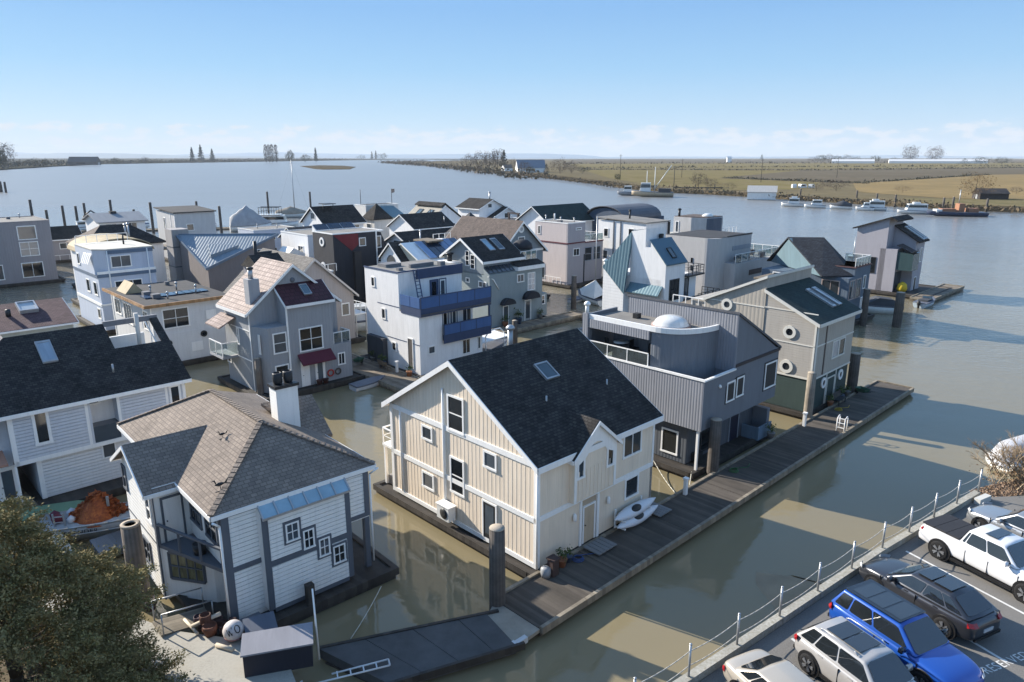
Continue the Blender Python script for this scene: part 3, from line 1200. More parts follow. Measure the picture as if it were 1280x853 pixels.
MB().box(.0, 9.75, .5, .62, 3.12, 3.3).build('soffit_board', BLACKMETAL, H)
# curved wall: flush with the channel side, sweeping round to the tower
cv = [(.1, 4.15)] + [(.1 + 3.55 * (1 - math.cos(t)) ** 1.15 / 1, 4.15 - 2.75 * math.sin(t)) for t in [math.pi / 2 * i / 12 for i in range(1, 13)]]
up = MB()
up.prism('z', cv + [(3.62, 8.9), (2.2, 8.9), (2.2, 4.2)], 5.7, 9.0)
up.build('curved_wall', M('charcoal_rib_soft', (.17, .185, .21), .6, 'rib', .2, .08, 1.0, bump=.55), H)
fr = MB()
fr.prism('z', cv + [(3.58, 9.7), (.1, 9.7)], 8.98, 9.05)
fr.build('flat_roof', GREYFLAT, H)
cap = MB()
ring = cv
for (x0, y0), (x1, y1) in zip(ring, ring[1:]):
    cap.bar((x0, y0, 9.2), (x1, y1, 9.2), .16, .34)
cap.bar((.1, 9.7, 9.2), (.1, 4.15, 9.2), .16, .34)
cap.build('parapet_cap', TRIMWHITE, H)
be = MB()
be.box(-.06, .06, 4.2, 9.75, 8.45, 9.05)
be.build('ribbed_beam', CHARR, H)
bk = MB()
bk.box(.1, 3.6, 9.62, 9.78, 6.0, 9.3)
bk.build('parapet', CHAR, H)
MB().box(-.1, .35, 9.35, 9.85, 5.8, 9.4).build('corner_post', CHARR, H)
vent_pipe(.1, 9.6, 9.4, 9.95, .14, TRIMWHITE)
rail([(-.0, 4.25, 6.66), (-.0, 9.3, 6.66)], .85, gap=1.6, glass=CLEAR)
dm_ = MB()
dm_.lathe([(1.22, 9.05), (1.22, 9.2), (1.12, 9.3)] + [(1.1 * math.cos(t), 9.3 + .52 * math.sin(t)) for t in [math.pi / 2 * i / 7 for i in range(1, 8)]], (2.15, 4.05, 0), 22)
dm_.build('skylight_dome', M('dome_acrylic', (.66, .65, .62), .12, spec=.6, coat=.5), H)
MB().lathe([(1.3, 9.04), (1.3, 9.2), (1.2, 9.2)], (2.15, 4.05, 0), 22).build('dome_kerb', M('dome_kerb', (.3, .22, .2), .7), H)
MB().box(2.3, 2.75, 6.9, 7.3, 9.05, 9.4).build('roof_vent', BLACKMETAL, H)
win('y', 0, 2.75, 5.9, 3.8, 4.5, frame=TRIMWHITE, glass=GLASSB)
win('y', 0, 4.0, 5.95, 4.98, 4.55, frame=TRIMWHITE, glass=GLASSB)
win('y', 0, 7.9, 6.1, 9.6, 4.2, frame=TRIMWHITE, glass=GLASSB)
for a in (('y', 0, 2.68, 3.87, 4.42, 5.98), ('y', 0, 3.92, 5.06, 4.47, 6.03), ('y', 0, 7.8, 9.7, 4.1, 6.2)):
    strips([a], BLACKMETAL, .03, name='window_surround')
MB().lathe([(.08, 0), (.12, .08), (.06, .2)], (1.75, -.1, 5.8), 10).build('wall_lamp', TRIMWHITE, H)
door('y', 1.3, 5.9, 2.75, 7.2, .5, m=M('navy_door', (.02, .022, .04), .4), frame=M('grey_frame', (.25, .28, .32), .5))
win('y', 1.3, 2.2, 2.6, 3.5, .8, frame=BLACKMETAL)
win('x', .5, 1.9, 2.6, 3.2, .9, frame=TRIMWHITE)
MB().box(.05, .2, .2, .35, .5, 3.3).build('corner_post', TRIMWHITE, H)
MB().box(9.3, 9.7, .2, 1.3, .5, 2.4).build('wing_wall', CHAR, H)
MB().box(7.6, 9.5, -.1, .0, .5, 1.5).build('screen_panel', M('blue_grey_panel', (.13, .19, .25), .5), H)
MB().box(7.6, 7.68, 0, 1.2, .5, 1.45).build('screen_panel', MATS['blue_grey_panel'], H)
ac = MB().box(1.2, 2.1, .95, 1.3, .5, 1.1).build('planter', BLACKMETAL, H)
for y in (4.1, 4.6):
    MB().box(.42, .5, y, y + .22, 1.0, 1.25).build('vent', TRIMWHITE, H)

# ---------------------------------------------------------------- taupe home with portholes and green shed roof
TAUPE = M('taupe_lap', (.36, .335, .30), .7, 'lap', .19, .08, bump=.8)
TAUPEP = M('taupe_panel', (.40, .365, .315), .7, 'rib', .34, .08, bump=.25)
GREENB = M('dark_green_lap', (.035, .058, .055), .6, 'lap', .19, .1, bump=.7)
GREENR = M('green_shingle', (.022, .045, .042), .8, 'shingle', .2, .3, 1.2, col2=(.012, .028, .028))
CTRIM = M('cream_trim', (.66, .64, .58), .5, var=.06)
home(31.1, .5, 'taupe float home with porthole windows, green base and dark green shed roof')
deck(-.4, 8.2, .05, 10.5, .5)
P = [(0, 3.25), (4.3, 3.25), (4.3, 9.7), (0, 7.75)]
wall(TAUPE, ('prism', 'x', P, 0, 7.3), label='taupe clapboard wall')
wall(TAUPEP, ('prism', 'x', [(4.3, 2.0), (9.6, 2.0), (9.6, 8.3), (4.3, 10.75)], -.05, 8.0), name='tall_wall')
MB().box(.28, 7.3, -.03, .0, 3.3, 7.7).build('panel_wall', TAUPEP, H)
wall(GREENB, ('box', .05, 7.2, .06, 9.5, .5, 3.25), name='base_wall')
rg = roof(GREENR, [(-.25, -.3, 7.75), (7.75, -.3, 7.75), (7.75, 4.3, 9.88), (-.25, 4.3, 9.88)], th=.2, fascia=(CTRIM, .26))
q = [(-.25, -.3, 7.75), (7.75, -.3, 7.75), (7.75, 4.3, 9.88), (-.25, 4.3, 9.88)]
for u in (.57, .71):
    skylight(rg, q, u, .22, u + .08, .74, frame=GREYMETAL, glass=GLASSB)
roof(M('grey_membrane', (.3, .3, .3), .8), [(-.2, 4.2, 10.95), (8.1, 4.2, 10.95), (8.1, 9.8, 8.38), (-.2, 9.8, 8.38)], th=.16, fascia=(CTRIM, .2), name='upper_roof')
strips([('x', 0, 0, 4.3, 3.16, 3.3), ('x', 0, 0, 4.3, 5.82, 5.9), ('x', 0, 0, .14, 3.3, 7.7), ('x', 0, 0, 4.3, 8.35, 8.43), ('x', -.05, 4.32, 9.6, 8.3, 8.38)], CTRIM, .04)
strips([('y', -.03, 0, .26, 3.2, 7.7), ('y', -.03, .26, 7.3, 5.8, 5.9), ('y', -.03, 0, 7.3, 3.14, 3.28)], CTRIM, .04)
MB().box(1.72, 1.86, -.09, -.03, 3.3, 7.7).build('drain_pipe', M('brown_pipe', (.12, .1, .09), .5), H)
port('x', 0, 2.1, 6.7, .52, CTRIM)
port('x', 0, 2.1, 3.9, .55, CTRIM)
port('x', -.05, 7.6, 8.1, .5, CTRIM)
win('y', -.03, 3.2, 5.75, 4.5, 4.25, 1, 1, frame=CTRIM, glass=GLASSB)
win('y', -.03, 4.5, 5.75, 5.7, 4.25, 1, 1, frame=CTRIM)
for a in (2.9, 4.75):
    strips([('y', .06, a, a + .12, .5, 3.2)], CTRIM, .05, name='door_trim')
port('y', .06, 2.45, 2.45, .45, TRIMWHITE)
port('y', .06, 5.75, 2.45, .45, TRIMWHITE)
door('y', .06, 3.1, 2.7, 4.6, .5, m=GREENB, frame=CTRIM)
MB().prism('x', [(9.6, 2.0), (11.2, 2.0), (11.2, 8.1), (9.6, 8.1)], .2, 6).build('rear_wall', TAUPE, H)
rail([(-.0, 9.7, 7.3), (-.0, 12.9, 7.3)], .9, gap=.7)
MB().box(-.1, 6, 9.62, 13.0, 7.15, 7.3).build('roof_deck', OLDWOOD, H)
MB().box(7.3, 8.0, .6, 4.2, 3.2, 7.2).build('side_bay', TAUPE, H)
win('y', .6, 7.36, 6.9, 7.9, 5.8, frame=CTRIM)

# ---------------------------------------------------------------- white home with slate-grey trim and hipped roof
WLAP = M('white_lap', (.80, .785, .75), .6, 'lap', .16, .07, bump=.5)
WBOARD = M('white_board', (.80, .785, .75), .6, var=.08)
SLATE = M('slate_trim', (.105, .118, .14), .6, var=.12)
ROOFBR = M('brown_shingle', (.26, .21, .17), .9, 'shingle', .19, .26, .5, col2=(.185, .15, .125), bump=.3)
home(-12.39, 6.2, 'white clapboard float home with slate trim, hipped brown roof and corner balcony', rz=42)
deck(-.9, 7.6, -1.0, 13.2, .55)
EZ = 5.85
wall(WBOARD, ('box', .02, 6.9, .02, 13.4, 3.2, EZ), ('box', 1.0, 5.9, .02, 13.0, .5, 3.2), ('box', 0.02, 1.0, .02, .5, .5, 3.2),
     ('box', -1.4, .3, 4.2, 9.0, .3, EZ), ('prism', 'x', [(4.3, EZ), (8.9, EZ), (6.7, 7.0)], -1.4, 0), ('prism', 'x', [(-.43, .75), (.1, .75), (.1, 5.6), (-.08, 5.6), (-.43, 5.3)], 1.5, 5.62))
lap_boards('y', .02, [(.3, 3.2), (1.5, 3.2), (1.5, 5.6), (.3, 5.6)], WBOARD)
lap_boards('y', .02, [(.3, .6), (1.5, .6), (1.5, 2.95), (.3, 2.95)], WBOARD)
lap_boards('y', .02, [(5.62, 3.45), (6.65, 3.45), (6.65, 5.6), (5.62, 5.6)], WBOARD)
lap_boards('y', -.43, [(1.78, 3.1), (5.4, 3.1), (5.4, 5.2), (1.78, 5.2)], WBOARD)
lap_boards('y', -.43, [(1.78, .8), (5.4, .8), (5.4, 2.8), (1.78, 2.8)], WBOARD)
lap_boards('x', -1.4, [(4.45, .4), (8.9, .4), (8.9, 5.8), (6.7, 6.9), (4.45, 5.8)], WBOARD)
strips([('y', .0, -.02, .3, .5, EZ - .1), ('y', .0, .3, 1.5, 2.98, 3.2), ('y', .0, 5.62, 6.9, 3.3, 3.5), ('y', .0, .3, 6.9, 5.55, 5.8), ('y', .0, 6.65, 6.92, 3.5, 5.55)], SLATE, .07)
strips([('y', -.43, 1.5, 1.76, .75, 5.25), ('y', -.43, 5.4, 5.66, .75, 5.25), ('y', -.43, 1.76, 5.4, 2.82, 3.08), ('y', -.43, 1.76, 5.4, .6, .78)], SLATE, .06)
strips([('x', -1.4, 4.18, 4.44, .3, 5.8), ('x', -1.4, 4.44, 9.0, 3.02, 3.12)], SLATE, .06)
MB().box(-.03, .28, .025, .3, .5, EZ).build('corner_post', SLATE, H)
MB().box(6.65, 6.9, .03, .28, .5, 3.3).build('corner_post', SLATE, H)
rm_ = [(-.4, -.1, EZ), (7.3, -.1, EZ), (7.3, 13.8, EZ), (-.4, 13.8, EZ)]
R1, R2 = (3.4, 3.4, 7.98), (3.35, 9.7, 7.98)
r = roof(ROOFBR, [rm_[0], rm_[1], R1], [rm_[1], rm_[2], R2, R1], [rm_[2], rm_[3], R2], [rm_[3], rm_[0], R1, R2], th=.18, fascia=(TRIMWHITE, .2))
roof(ROOFBR, [(-1.8, 4.0, 5.72), (-.3, 4.0, 5.72), (2.0, 6.7, 7.24), (-1.8, 6.7, 7.24)], [(-1.8, 9.4, 5.72), (-1.8, 6.7, 7.24), (2.0, 6.7, 7.24), (-.3, 9.4, 5.72)], th=.16, fascia=(TRIMWHITE, .18), name='wing_roof')
roof(ROOFBR, [(4.9, 7.0, 7.6), (7.75, 7.0, 7.45), (7.75, 4.9, 5.75), (6.6, 4.9, 5.9)], [(4.9, 7.0, 7.6), (6.6, 9.2, 5.9), (7.75, 9.2, 5.75), (7.75, 7.0, 7.45)], th=.16, name='dormer_roof')
# ridge and hip caps
hp_ = MB()
for p, q2 in ((rm_[0], R1), (rm_[1], R1), (R1, R2), (rm_[3], R2)):
    p, q2 = Vector(p), Vector(q2)
    k = int((q2 - p).length / .28)
    for i in range(k):
        a, b = p.lerp(q2, i / k), p.lerp(q2, (i + .92) / k)
        hp_.bar(a + Vector((0, 0, .05)), b + Vector((0, 0, .03)), .26, .06)
hp_.build('ridge_cap', ROOFBR, r)
# sloping glazed top of the bay
sm_ = MB()
for i in range(6):
    x0, x1 = 1.56 + i * .68, 1.56 + (i + 1) * .68 - .05
    sm_.extrude([(x0, -.62, 5.2), (x1, -.62, 5.2), (x1, -.08, 5.66), (x0, -.08, 5.66)], (0, 0, .05))
bars = MB()
for i in range(7):
    x = 1.53 + i * .68
    bars.bar((x, -.64, 5.22), (x, -.06, 5.72), .06, .1)
bars.bar((1.5, -.62, 5.2), (5.64, -.62, 5.2), .08, .1)
g_ = bars.build('sloping_glazing', GREYMETAL, H)
sm_.build('pane', GLASSG, g_)
for i, (u0, z1, u1, z0) in enumerate(((2.4, 4.68, 3.22, 3.6), (3.17, 4.08, 3.9, 2.95), (3.88, 3.38, 4.62, 2.28), (4.55, 2.75, 5.37, 1.63))):
    win('y', -.47, u0 + .1, z1 - .1, u1 - .1, z0 + .1, 2, 2, w=.07, d=.06, glass=GLASSB if i == 2 else GLASS)
    f_ = MB()
    for a in ((u0, u1, z1 - .1, z1), (u0, u1, z0, z0 + .1), (u0, u0 + .1, z0 + .1, z1 - .1), (u1 - .1, u1, z0 + .1, z1 - .1)):
        rect(f_, 'y', -.435, -.075, *a)
    f_.build('window_surround', SLATE, H)
win('x', -1.45, 5.35, 5.3, 4.55, 3.9, 1, 2, frame=TRIMWHITE)
win('x', -1.45, 9.0, 5.5, 8.35, 4.2, 1, 2, frame=SLATE)
win('x', -1.45, 6.7, 2.6, 5.6, 1.3, 2, 2, frame=SLATE)
# corner balcony over the entry
bf = MB()
bf.prism('z', [(.02, .05), (-1.4, 4.2), (.3, 4.2), (.3, .3), (.02, .3)], 2.95, 3.12)
bf.build('balcony', SLATE, H)
rail([(-.05, .15, 3.12), (-1.38, 4.15, 3.12)], 1.0, SLATE, gap=1.4, r=.05)
win('x', .02, 2.0, 5.3, .55, 4.0, 2, 2, frame=SLATE)
win('x', .02, 3.9, 5.3, 2.5, 4.0, 2, 2, frame=SLATE)
door('y', 4.2, -1.15, 5.3, -.2, 3.14, m=WHITE, frame=SLATE)
dg = MB()
dg.prism('z', [(-1.32, 4.2), (.15, 2.1), (1.02, 1.6), (1.02, 4.2)], .5, 2.95)
dg.build('entry_wall', WBOARD, H)
def win_between(p, q, z0, z1, nx, nz, fm, gm):
    p, q = Vector((*p, 0)), Vector((*q, 0))
    d = (q - p).normalized()
    n = Vector((d.y, -d.x, 0))
    if n.x > 0:
        n = -n
    f = MB()
    up = lambda v, z: v + Vector((0, 0, z))
    for i in range(nx + 1):
        a = p.lerp(q, i / nx) + n * .03
        w_ = .13 if i in (0, nx) else .05
        f.bar(up(a, z0), up(a, z1), w_, .08)
    for i in range(nz + 1):
        z = z0 + (z1 - z0) * i / nz
        f.bar(up(p + n * .03, z), up(q + n * .03, z), .08, .13 if i in (0, nz) else .05)
    o = f.build('window', fm, H)
    MB().extrude([up(p, z0), up(q, z0), up(q, z1), up(p, z1)], n * .02).build('pane', gm, o)
win_between((-1.12, 3.92), (-.12, 2.49), 1.45, 2.75, 4, 2, SLATE, M('painted_reflection_pane', (.16, .155, .09), .12, var=.6, vscale=3))  # olive mottling is a reflection put into the pane's colour
door('x', .98, 1.45, 2.75, .6, .6, m=WHITE, frame=SLATE)
# chimney
ch = MB()
ch.box(5.0, 6.15, 5.2, 6.0, 6.4, 8.75)
co = ch.build('chimney', WLAP, r)
MB().box(4.93, 6.22, 5.13, 6.07, 8.75, 8.9).build('chimney_cap', BLACKMETAL, co)
for x in (5.3, 5.85):
    MB().lathe([(.2, 8.9), (.24, 9.0), (.24, 9.45), (.18, 9.5), (.18, 9.4)], (x, 5.6, 0), 12).build('chimney_pot', BLACKMETAL, co)
# heron and duck vanes standing on the roof
def bird(x, y, z, s):
    b = MB()
    b.tube((x, y, z), (x, y, z + .5 * s), .02 * s)
    b.bar((x - .3 * s, y, z + .2 * s), (x + .3 * s, y, z + .2 * s), .03)
    b.loft([[(x - .3 * s + t * .6 * s, y + .06 * s * w * math.cos(a), z + .62 * s + .12 * s * w * math.sin(a)) for a in [i * math.pi / 3 for i in range(6)]] for t, w in ((0, .15), (.3, 1), (.6, .9), (1, .1))])
    b.tube((x - .22 * s, y, z + .66 * s), (x - .3 * s, y, z + .9 * s), .035 * s)
    b.tube((x - .28 * s, y, z + .9 * s), (x - .48 * s, y, z + .88 * s), .04 * s, .01)
    b.extrude([(x + .2 * s, y, z + .62 * s), (x + .5 * s, y, z + .95 * s), (x + .36 * s, y, z + .6 * s)], (0, .02, 0))
    return b.build('weather_vane', BLACKMETAL, r)
bird(.45, .9, 6.2, .75)
bird(2.0, 4.6, 7.05, .55)
pipe([(-.45, -.45, 5.7), (-.1, -.12, 5.3), (-.1, -.12, .8)], .05, TRIMWHITE, 'drain_pipe')
pipe([(7.35, -.3, 5.7), (7.0, -.05, 5.4), (7.0, -.05, .8)], .045, TRIMWHITE, 'drain_pipe')
MB().box(.15, 1.0, -.9, -.5, .6, 1.0).build('storage_box', SLATE, H)
MB().box(3.0, 3.35, -1.1, -.8, .3, 1.6).build('mooring_post', DARKWOOD, H)

# ---------------------------------------------------------------- pale blue-white home with black hip roof and terrace cut into it
BLUEW = M('pale_blue_lap', (.56, .575, .61), .65, 'lap', .15, .06, bump=.5)
PALEW = M('pale_white_lap', (.70, .695, .69), .6, 'lap', .15, .06, bump=.5)
home(-16.5, 25.2, 'pale blue clapboard float home with black hip roof and a terrace cut into it')
deck(-6, 10.4, -1.3, 11, .5)
wall(BLUEW, ('prism', 'x', [(0, 3.0), (11, 3.0), (11, 6.1), (5.4, 9.3), (0, 6.1)], 3.9, 4.1), ('box', 0, 3.95, 0, 11, 3.0, 6.1), ('box', 5.55, 9.6, 0, 11, 3.0, 6.1), ('box', 1.0, 9.5, .25, 10.8, .5, 3.0), ('box', -6, 0, .8, 11, .5, 6.0))
wall(PALEW, ('box', 3.95, 5.55, .9, 3, 3.0, 6.1), name='recess_wall')
PT = lambda x, y: (x, y, 6.12 + (y + .35) * .61)
top = 5.0
rp = [[(-4.2, -.35, 6.12), (9.95, -.35, 6.12), PT(9.95, 2.9), PT(-.95, 2.9)], [PT(-.95, 2.9), PT(6.6, 2.9), PT(6.6, top), PT(1.15, top)], [PT(9.45, 2.9), PT(9.95, 2.9), PT(9.95, top), PT(9.45, top)]]
r = roof(ROOFDK, *rp, th=.2)
rl = roof(M('sunlit_shingle', (.26, .25, .24), .9, 'shingle', .18, .2, 1.1, col2=(.17, .165, .16)), [(-4.2, -.35, 6.12), PT(1.15, top), (1.15, 6.2, PT(0, top)[2]), (-4.2, 11.4, 6.12)], th=.2, name='hip_roof')  # sunlit slope: light put into a paler copy of the dark shingle
roof(ROOFDK, [(1.15, 5.0, PT(0, 5)[2]), (6.6, 5.0, PT(0, 5)[2]), (6.6, 11.35, 5.9), (1.15, 11.35, 5.9)], th=.2, name='rear_roof')
strips([('y', -.36, -4.2, 9.95, 5.88, 6.1)], TRIMWHITE, .04, name='fascia')
strips([('y', 0, -.05, .2, 3, 5.9), ('y', 0, 0, 9.6, 2.95, 3.2), ('y', 0, 3.8, 3.96, 3.2, 5.9), ('y', 0, 5.54, 5.7, 3.2, 5.9), ('y', 0, 9.42, 9.6, 3.2, 5.9), ('y', 0, 8.35, 8.5, 3.2, 5.9)], TRIMWHITE, .05)
strips([('y', .25, 1.0, 1.25, .5, 2.95)], TRIMWHITE, .05)
lap_boards('y', 0, [(.2, 3.2), (3.8, 3.2), (3.8, 5.9), (.2, 5.9)], BLUEW)
lap_boards('y', 0, [(5.7, 3.2), (8.35, 3.2), (8.35, 5.9), (5.7, 5.9)], BLUEW)
lap_boards('y', .25, [(1.25, .55), (9.4, .55), (9.4, 2.9), (1.25, 2.9)], PALEW)
win('y', -.05, 1.1, 6.0, 1.95, 3.9, w=.16)
win('y', .9, 4.15, 6.05, 4.85, 5.35, w=.1)
win('y', 0, 8.6, 5.8, 9.3, 4.3, w=.12)
MB().box(3.96, 5.54, .02, .9, 3.2, 4.2).build('recess_glazing', GLASS, H)
win('y', .2, 4.4, 2.95, 5.2, 2.0, w=.08, glass=GLASSB)
MB().box(-.12, .0, -.3, -.18, .5, 3.0).build('corner_post', TRIMWHITE, H)
door('y', .8, .1, 2.8, -.9, .6, m=WHITE, glass=True)
q = rp[0]
skylight(r, [PT(0, -.35), PT(9, -.35), PT(9, 5), PT(0, 5)], .285, .56, .375, .86, frame=M('skylight_frame', (.33, .35, .37), .5), glass=M('skylight_dome_pale', (.30, .36, .42), .15))
for x, y in ((-.3, 1.0), (5.9, 1.2)):
    p = PT(x, y)
    vent_pipe(x, y, p[2] - .1, p[2] + .5, .06, cap=False, parent=r, name='vent_pipe')
# terrace in the roof: white parapets, beam, stair post
tm = MB()
tm.box(6.6, 9.4, 2.9, 6.5, 6.0, 6.6)
tm.box(6.62, 9.4, 6.3, 6.5, 6.6, 8.1)
tm.box(9.3, 9.42, 2.95, 6.3, 6.6, 7.3)
tm.build('terrace', WBOARD, H)
MB().box(6.6, 9.95, 4.9, 5.15, 9.15, 9.5).build('ridge_beam', M('grey_beam', (.16, .17, .19), .7), H)
MB().tube((8.5, 4.4, 6.6), (8.5, 4.4, 9.9), .14, n=10).build('flue', M('pale_flue', (.55, .52, .47), .6), H)
MB().box(7.9, 8.5, 3.4, 3.9, 6.6, 7.2).build('planter', BLACKMETAL, H)
rail([(9.35, 3.1, 6.6), (9.35, 6.2, 8.4)], .9, gap=1.5)
MB().extrude([(-1.6, -.6, 3.3), (-.4, -.6, 3.3), (-.4, .8, 3.7), (-1.6, .8, 3.7)], (0, 0, .12)).build('awning', M('tan_awning', (.40, .22, .16), .8), H)

# ---------------------------------------------------------------- grey gabled home with tile roof and maroon awning
GREYB = M('grey_batten', (.30, .31, .325), .7, 'rib', .3, .08, bump=.35)
GREYP = M('grey_lap', (.33, .335, .35), .7, 'lap', .2, .07, bump=.4)
TILE = M('tan_tile', (.34, .255, .225), .7, 'tile', .42, .25, .9, col2=(.23, .165, .145), bump=.6)
MAROON = M('maroon_tile', (.075, .022, .030), .6, 'tile', .42, .2, .9, col2=(.05, .015, .02), bump=.6)
home(2.3, 34.0, 'grey gabled float home with pink tile roof, square chimney and maroon door awning')
deck(-.6, 9.2, -.8, 8.0, .5)
wall(GREYB, ('prism', 'y', [(0, 3.2), (8.2, 3.2), (8.2, 7.55), (4.1, 10.95), (0, 7.55)], 1.7, 7.0), ('box', 0, 8.2, 1.7, 7.0, .5, 3.2),
     ('prism', 'z', [(.05, 1.7), (.75, .05), (2.6, .05), (2.6, 1.7)], .5, 6.2), ('prism', 'x', [(0, .5), (1.72, .5), (1.72, 9.2), (0, 8.0)], 2.5, 6.75), ('box', 6.75, 8.5, 0.02, 1.7, .5, 3.75))
gable('y', 0, 8.2, 7.55, 10.95, 1.7, 7.0, TILE, ov=.4, fascia=(TRIMWHITE, .26), oa=.25)
q = [(2.35, -.3, 7.95), (6.9, -.3, 7.95), (6.9, 1.72, 9.45), (2.35, 1.72, 9.45)]
r = roof(MAROON, q, th=.18, fascia=(TRIMWHITE, .24), name='lower_roof')
skylight(r, q, .46, .34, .62, .84, frame=GREYMETAL)
strips([('x', 0, 1.75, 5.6, 5.72, 5.8), ('x', 0, 1.75, 6, 3.1, 3.18), ('x', 0, 1.72, 1.86, .5, 7.5)], TRIMWHITE, .04)
strips([('y', -.0, 2.4, 2.55, .5, 7.9)], TRIMWHITE, .05)
win('x', 0, 4.45, 5.75, 4.05, 4.2, 1, 2)
win('x', 0, 7.0, 2.9, 6.2, 2.1)
win('y', -.0, 3.45, 5.75, 5.7, 3.65, 2, 2)
win('y', .05, 1.1, 5.7, 2.35, 3.9, 1, 2, glass=GLASSB)
win('y', .05, 1.1, 2.9, 2.35, 1.7, 1, 1)
win('x', .35, 1.05, 5.6, .75, 3.9, 1, 2)
door('y', 0, 3.4, 2.8, 4.2, .55, m=WHITE)
door('y', 0, 4.75, 2.8, 5.7, .55, m=WHITE, glass=True)
win('y', .02, 7.05, 2.9, 7.8, 1.75, 2, 1)
MB().extrude([(3.2, -.9, 2.75), (6.4, -.9, 2.75), (6.4, .0, 3.5), (3.2, .0, 3.5)], (0, 0, -.12)).build('awning', M('maroon_awning', (.10, .02, .035), .8), H)
rail([(6.8, .1, 3.78), (8.45, .1, 3.78), (8.45, 1.6, 3.78)], 1.0, gap=.8, glass=CLEAR)
MB().box(-1.4, 0, 4.6, 7.4, 3.0, 3.2).build('balcony', GREYP, H)
rail([(0, 4.65, 3.2), (-1.35, 4.65, 3.2), (-1.35, 7.35, 3.2)], 1.2, gap=1.3, glass=CLEAR)
MB().extrude([(-1.5, 4.5, 5.75), (0, 4.5, 6.5), (0, 7.5, 6.5), (-1.5, 7.5, 5.75)], (0, 0, .12)).build('canopy', TILE, H)
c_ = MB().box(.3, 1.25, 1.95, 2.85, 7.0, 10.1).build('chimney', GREYP, H)
MB().tube((.75, 2.4, 10.1), (.75, 2.4, 10.9), .2, n=10).build('chimney_pot', GREYMETAL, c_)
MB().lathe([(.28, 10.9), (.28, 11.05), (0, 11.1)], (.75, 2.4, 0), 10).build('chimney_cap', BLACKMETAL, c_)
MB().lathe([(.22, 0), (.22, .06), (0, .06)], (0, 0, 0), 14).build('gable_vent', M('vent_grey', (.14, .15, .17), .7), H, loc=(4.1, 1.7, 9.7)).rotation_euler = (R(90), 0, 0)
def ring_buoy(x, y, z, r0, m, parent):
    b = MB()
    n = 18
    b.loft([[(x + (r0 + .07 * math.cos(p)) * math.cos(t), y - .07 * math.sin(p), z + (r0 + .07 * math.cos(p)) * math.sin(t)) for p in [i * math.pi / 3 for i in range(6)]] for t in [2 * math.pi * i / n for i in range(n + 1)]], caps=False)
    return b.build('life_ring', m, parent)
ring_buoy(6.2, -.1, 1.25, .28, M('ring_red', (.40, .05, .04), .6), H)
ring_buoy(6.95, -.1, 1.25, .26, M('wreath_brown', (.10, .08, .07), .9), H)
for x in (4.85, 5.45):
    MB().lathe([(.2, .5), (.26, .95), (.3, .95)], (x, -.45, 0), 12).build('flower_pot', M('pot_maroon', (.09, .04, .04), .7), H)

# ---------------------------------------------------------------- white cube home with blue balconies
BLUE = M('blue_panel', (.050, .115, .27), .55, var=.14)
BLUED = M('dark_blue_fascia', (.040, .062, .125), .6, var=.12)
WSTUC = M('white_stucco', (.77, .765, .76), .7, var=.09)
home(15.25, 29.6, 'white flat-roofed float home with two royal blue balconies')
deck(-.3, 8.4, -.3, 9.4, .5)
wall(WSTUC, ('box', 0, 7.6, 0, 8.6, .5, 3.35), ('box', 0, 2.65, 0, 3, 3.3, 6.1), ('box', 2.6, 7.6, 1.4, 3.2, 3.3, 6.1), ('box', 0, 7.6, 3, 8.6, 3.3, 9.62))
MB().box(.1, 7.5, 3.1, 8.5, 9.62, 9.66).build('flat_roof', GREYFLAT, H)
strips([('y', 3.0, 2.0, 7.62, 8.85, 9.7)], BLUED, .12, name='fascia')
MB().box(-.06, 7.66, 2.88, 3.0, 9.66, 9.78).build('parapet_cap', BLUED, H)
MB().box(-.06, .06, 3.0, 8.66, 9.62, 9.74).build('parapet_cap', BLUED, H)
for x0, y0, x1, y1, h_ in ((2.6, 4.6, 5.4, 4.9, .35), (1.0, 6.4, 2.8, 7.8, .3), (5.6, 3.8, 6.2, 4.3, .4), (.8, 4.0, 1.3, 4.4, .25)):
    MB().box(x0, x1, y0, y1, 9.66, 9.66 + h_).build('roof_vent', M('roof_hatch', (.16, .16, .17), .7), H)
MB().box(.0, 8.5, -.35, 3.0, 6.1, 6.25).build('balcony_floor', GREYFLAT, H)
def balcony(x0, x1, y0, y1, z0, z1, zp, n):
    b = MB().box(x0, x1, y0, y0 + .08, z0, zp).build('balcony', BLUED, H)
    f = MB()
    if x0 < 1:
        f.box(x0, x0 + .08, y0 + .085, y1, z0, zp)
        f.build('balcony_side', BLUED, b)
    p = MB()
    for i in range(n):
        a0, a1 = x0 + (x1 - x0) * i / n + .05, x0 + (x1 - x0) * (i + 1) / n - .05
        MB().box(a0, a1, y0 - .03, y0 + .05, zp + .03, z1).build('balcony_panel', BLUE, b)
    for i in range(n + 1):
        a0 = min(max(x0 + (x1 - x0) * i / n, x0 + .04), x1 - .04)
        p.bar((a0, y0, zp), (a0, y0, z1 + .05), .08)
    p.bar((x0, y0, z1 + .05), (x1, y0, z1 + .05), .12, .08)
    p.build('rail_frame', BLUED, b)
    if x0 < 1:
        for a0, a1 in ((y0 + .1, (y0 + y1) / 2 - .04), ((y0 + y1) / 2 + .04, y1)):
            MB().box(x0 - .03, x0 + .05, a0, a1, zp + .03, z1).build('balcony_panel', BLUE, b)
balcony(-.05, 8.5, -.35, 2.7, 6.0, 7.75, 6.75, 4)
balcony(2.55, 8.5, -.35, 1.4, 3.1, 4.85, 3.9, 3)
MB().box(2.65, 8.4, -.3, 1.4, 3.35, 3.42).build('balcony_floor', GREYFLAT, H)
for x in (8.3,):
    MB().box(x, x + .14, -.25, -.1, 4.9, 6.0).build('post', BLUED, H)
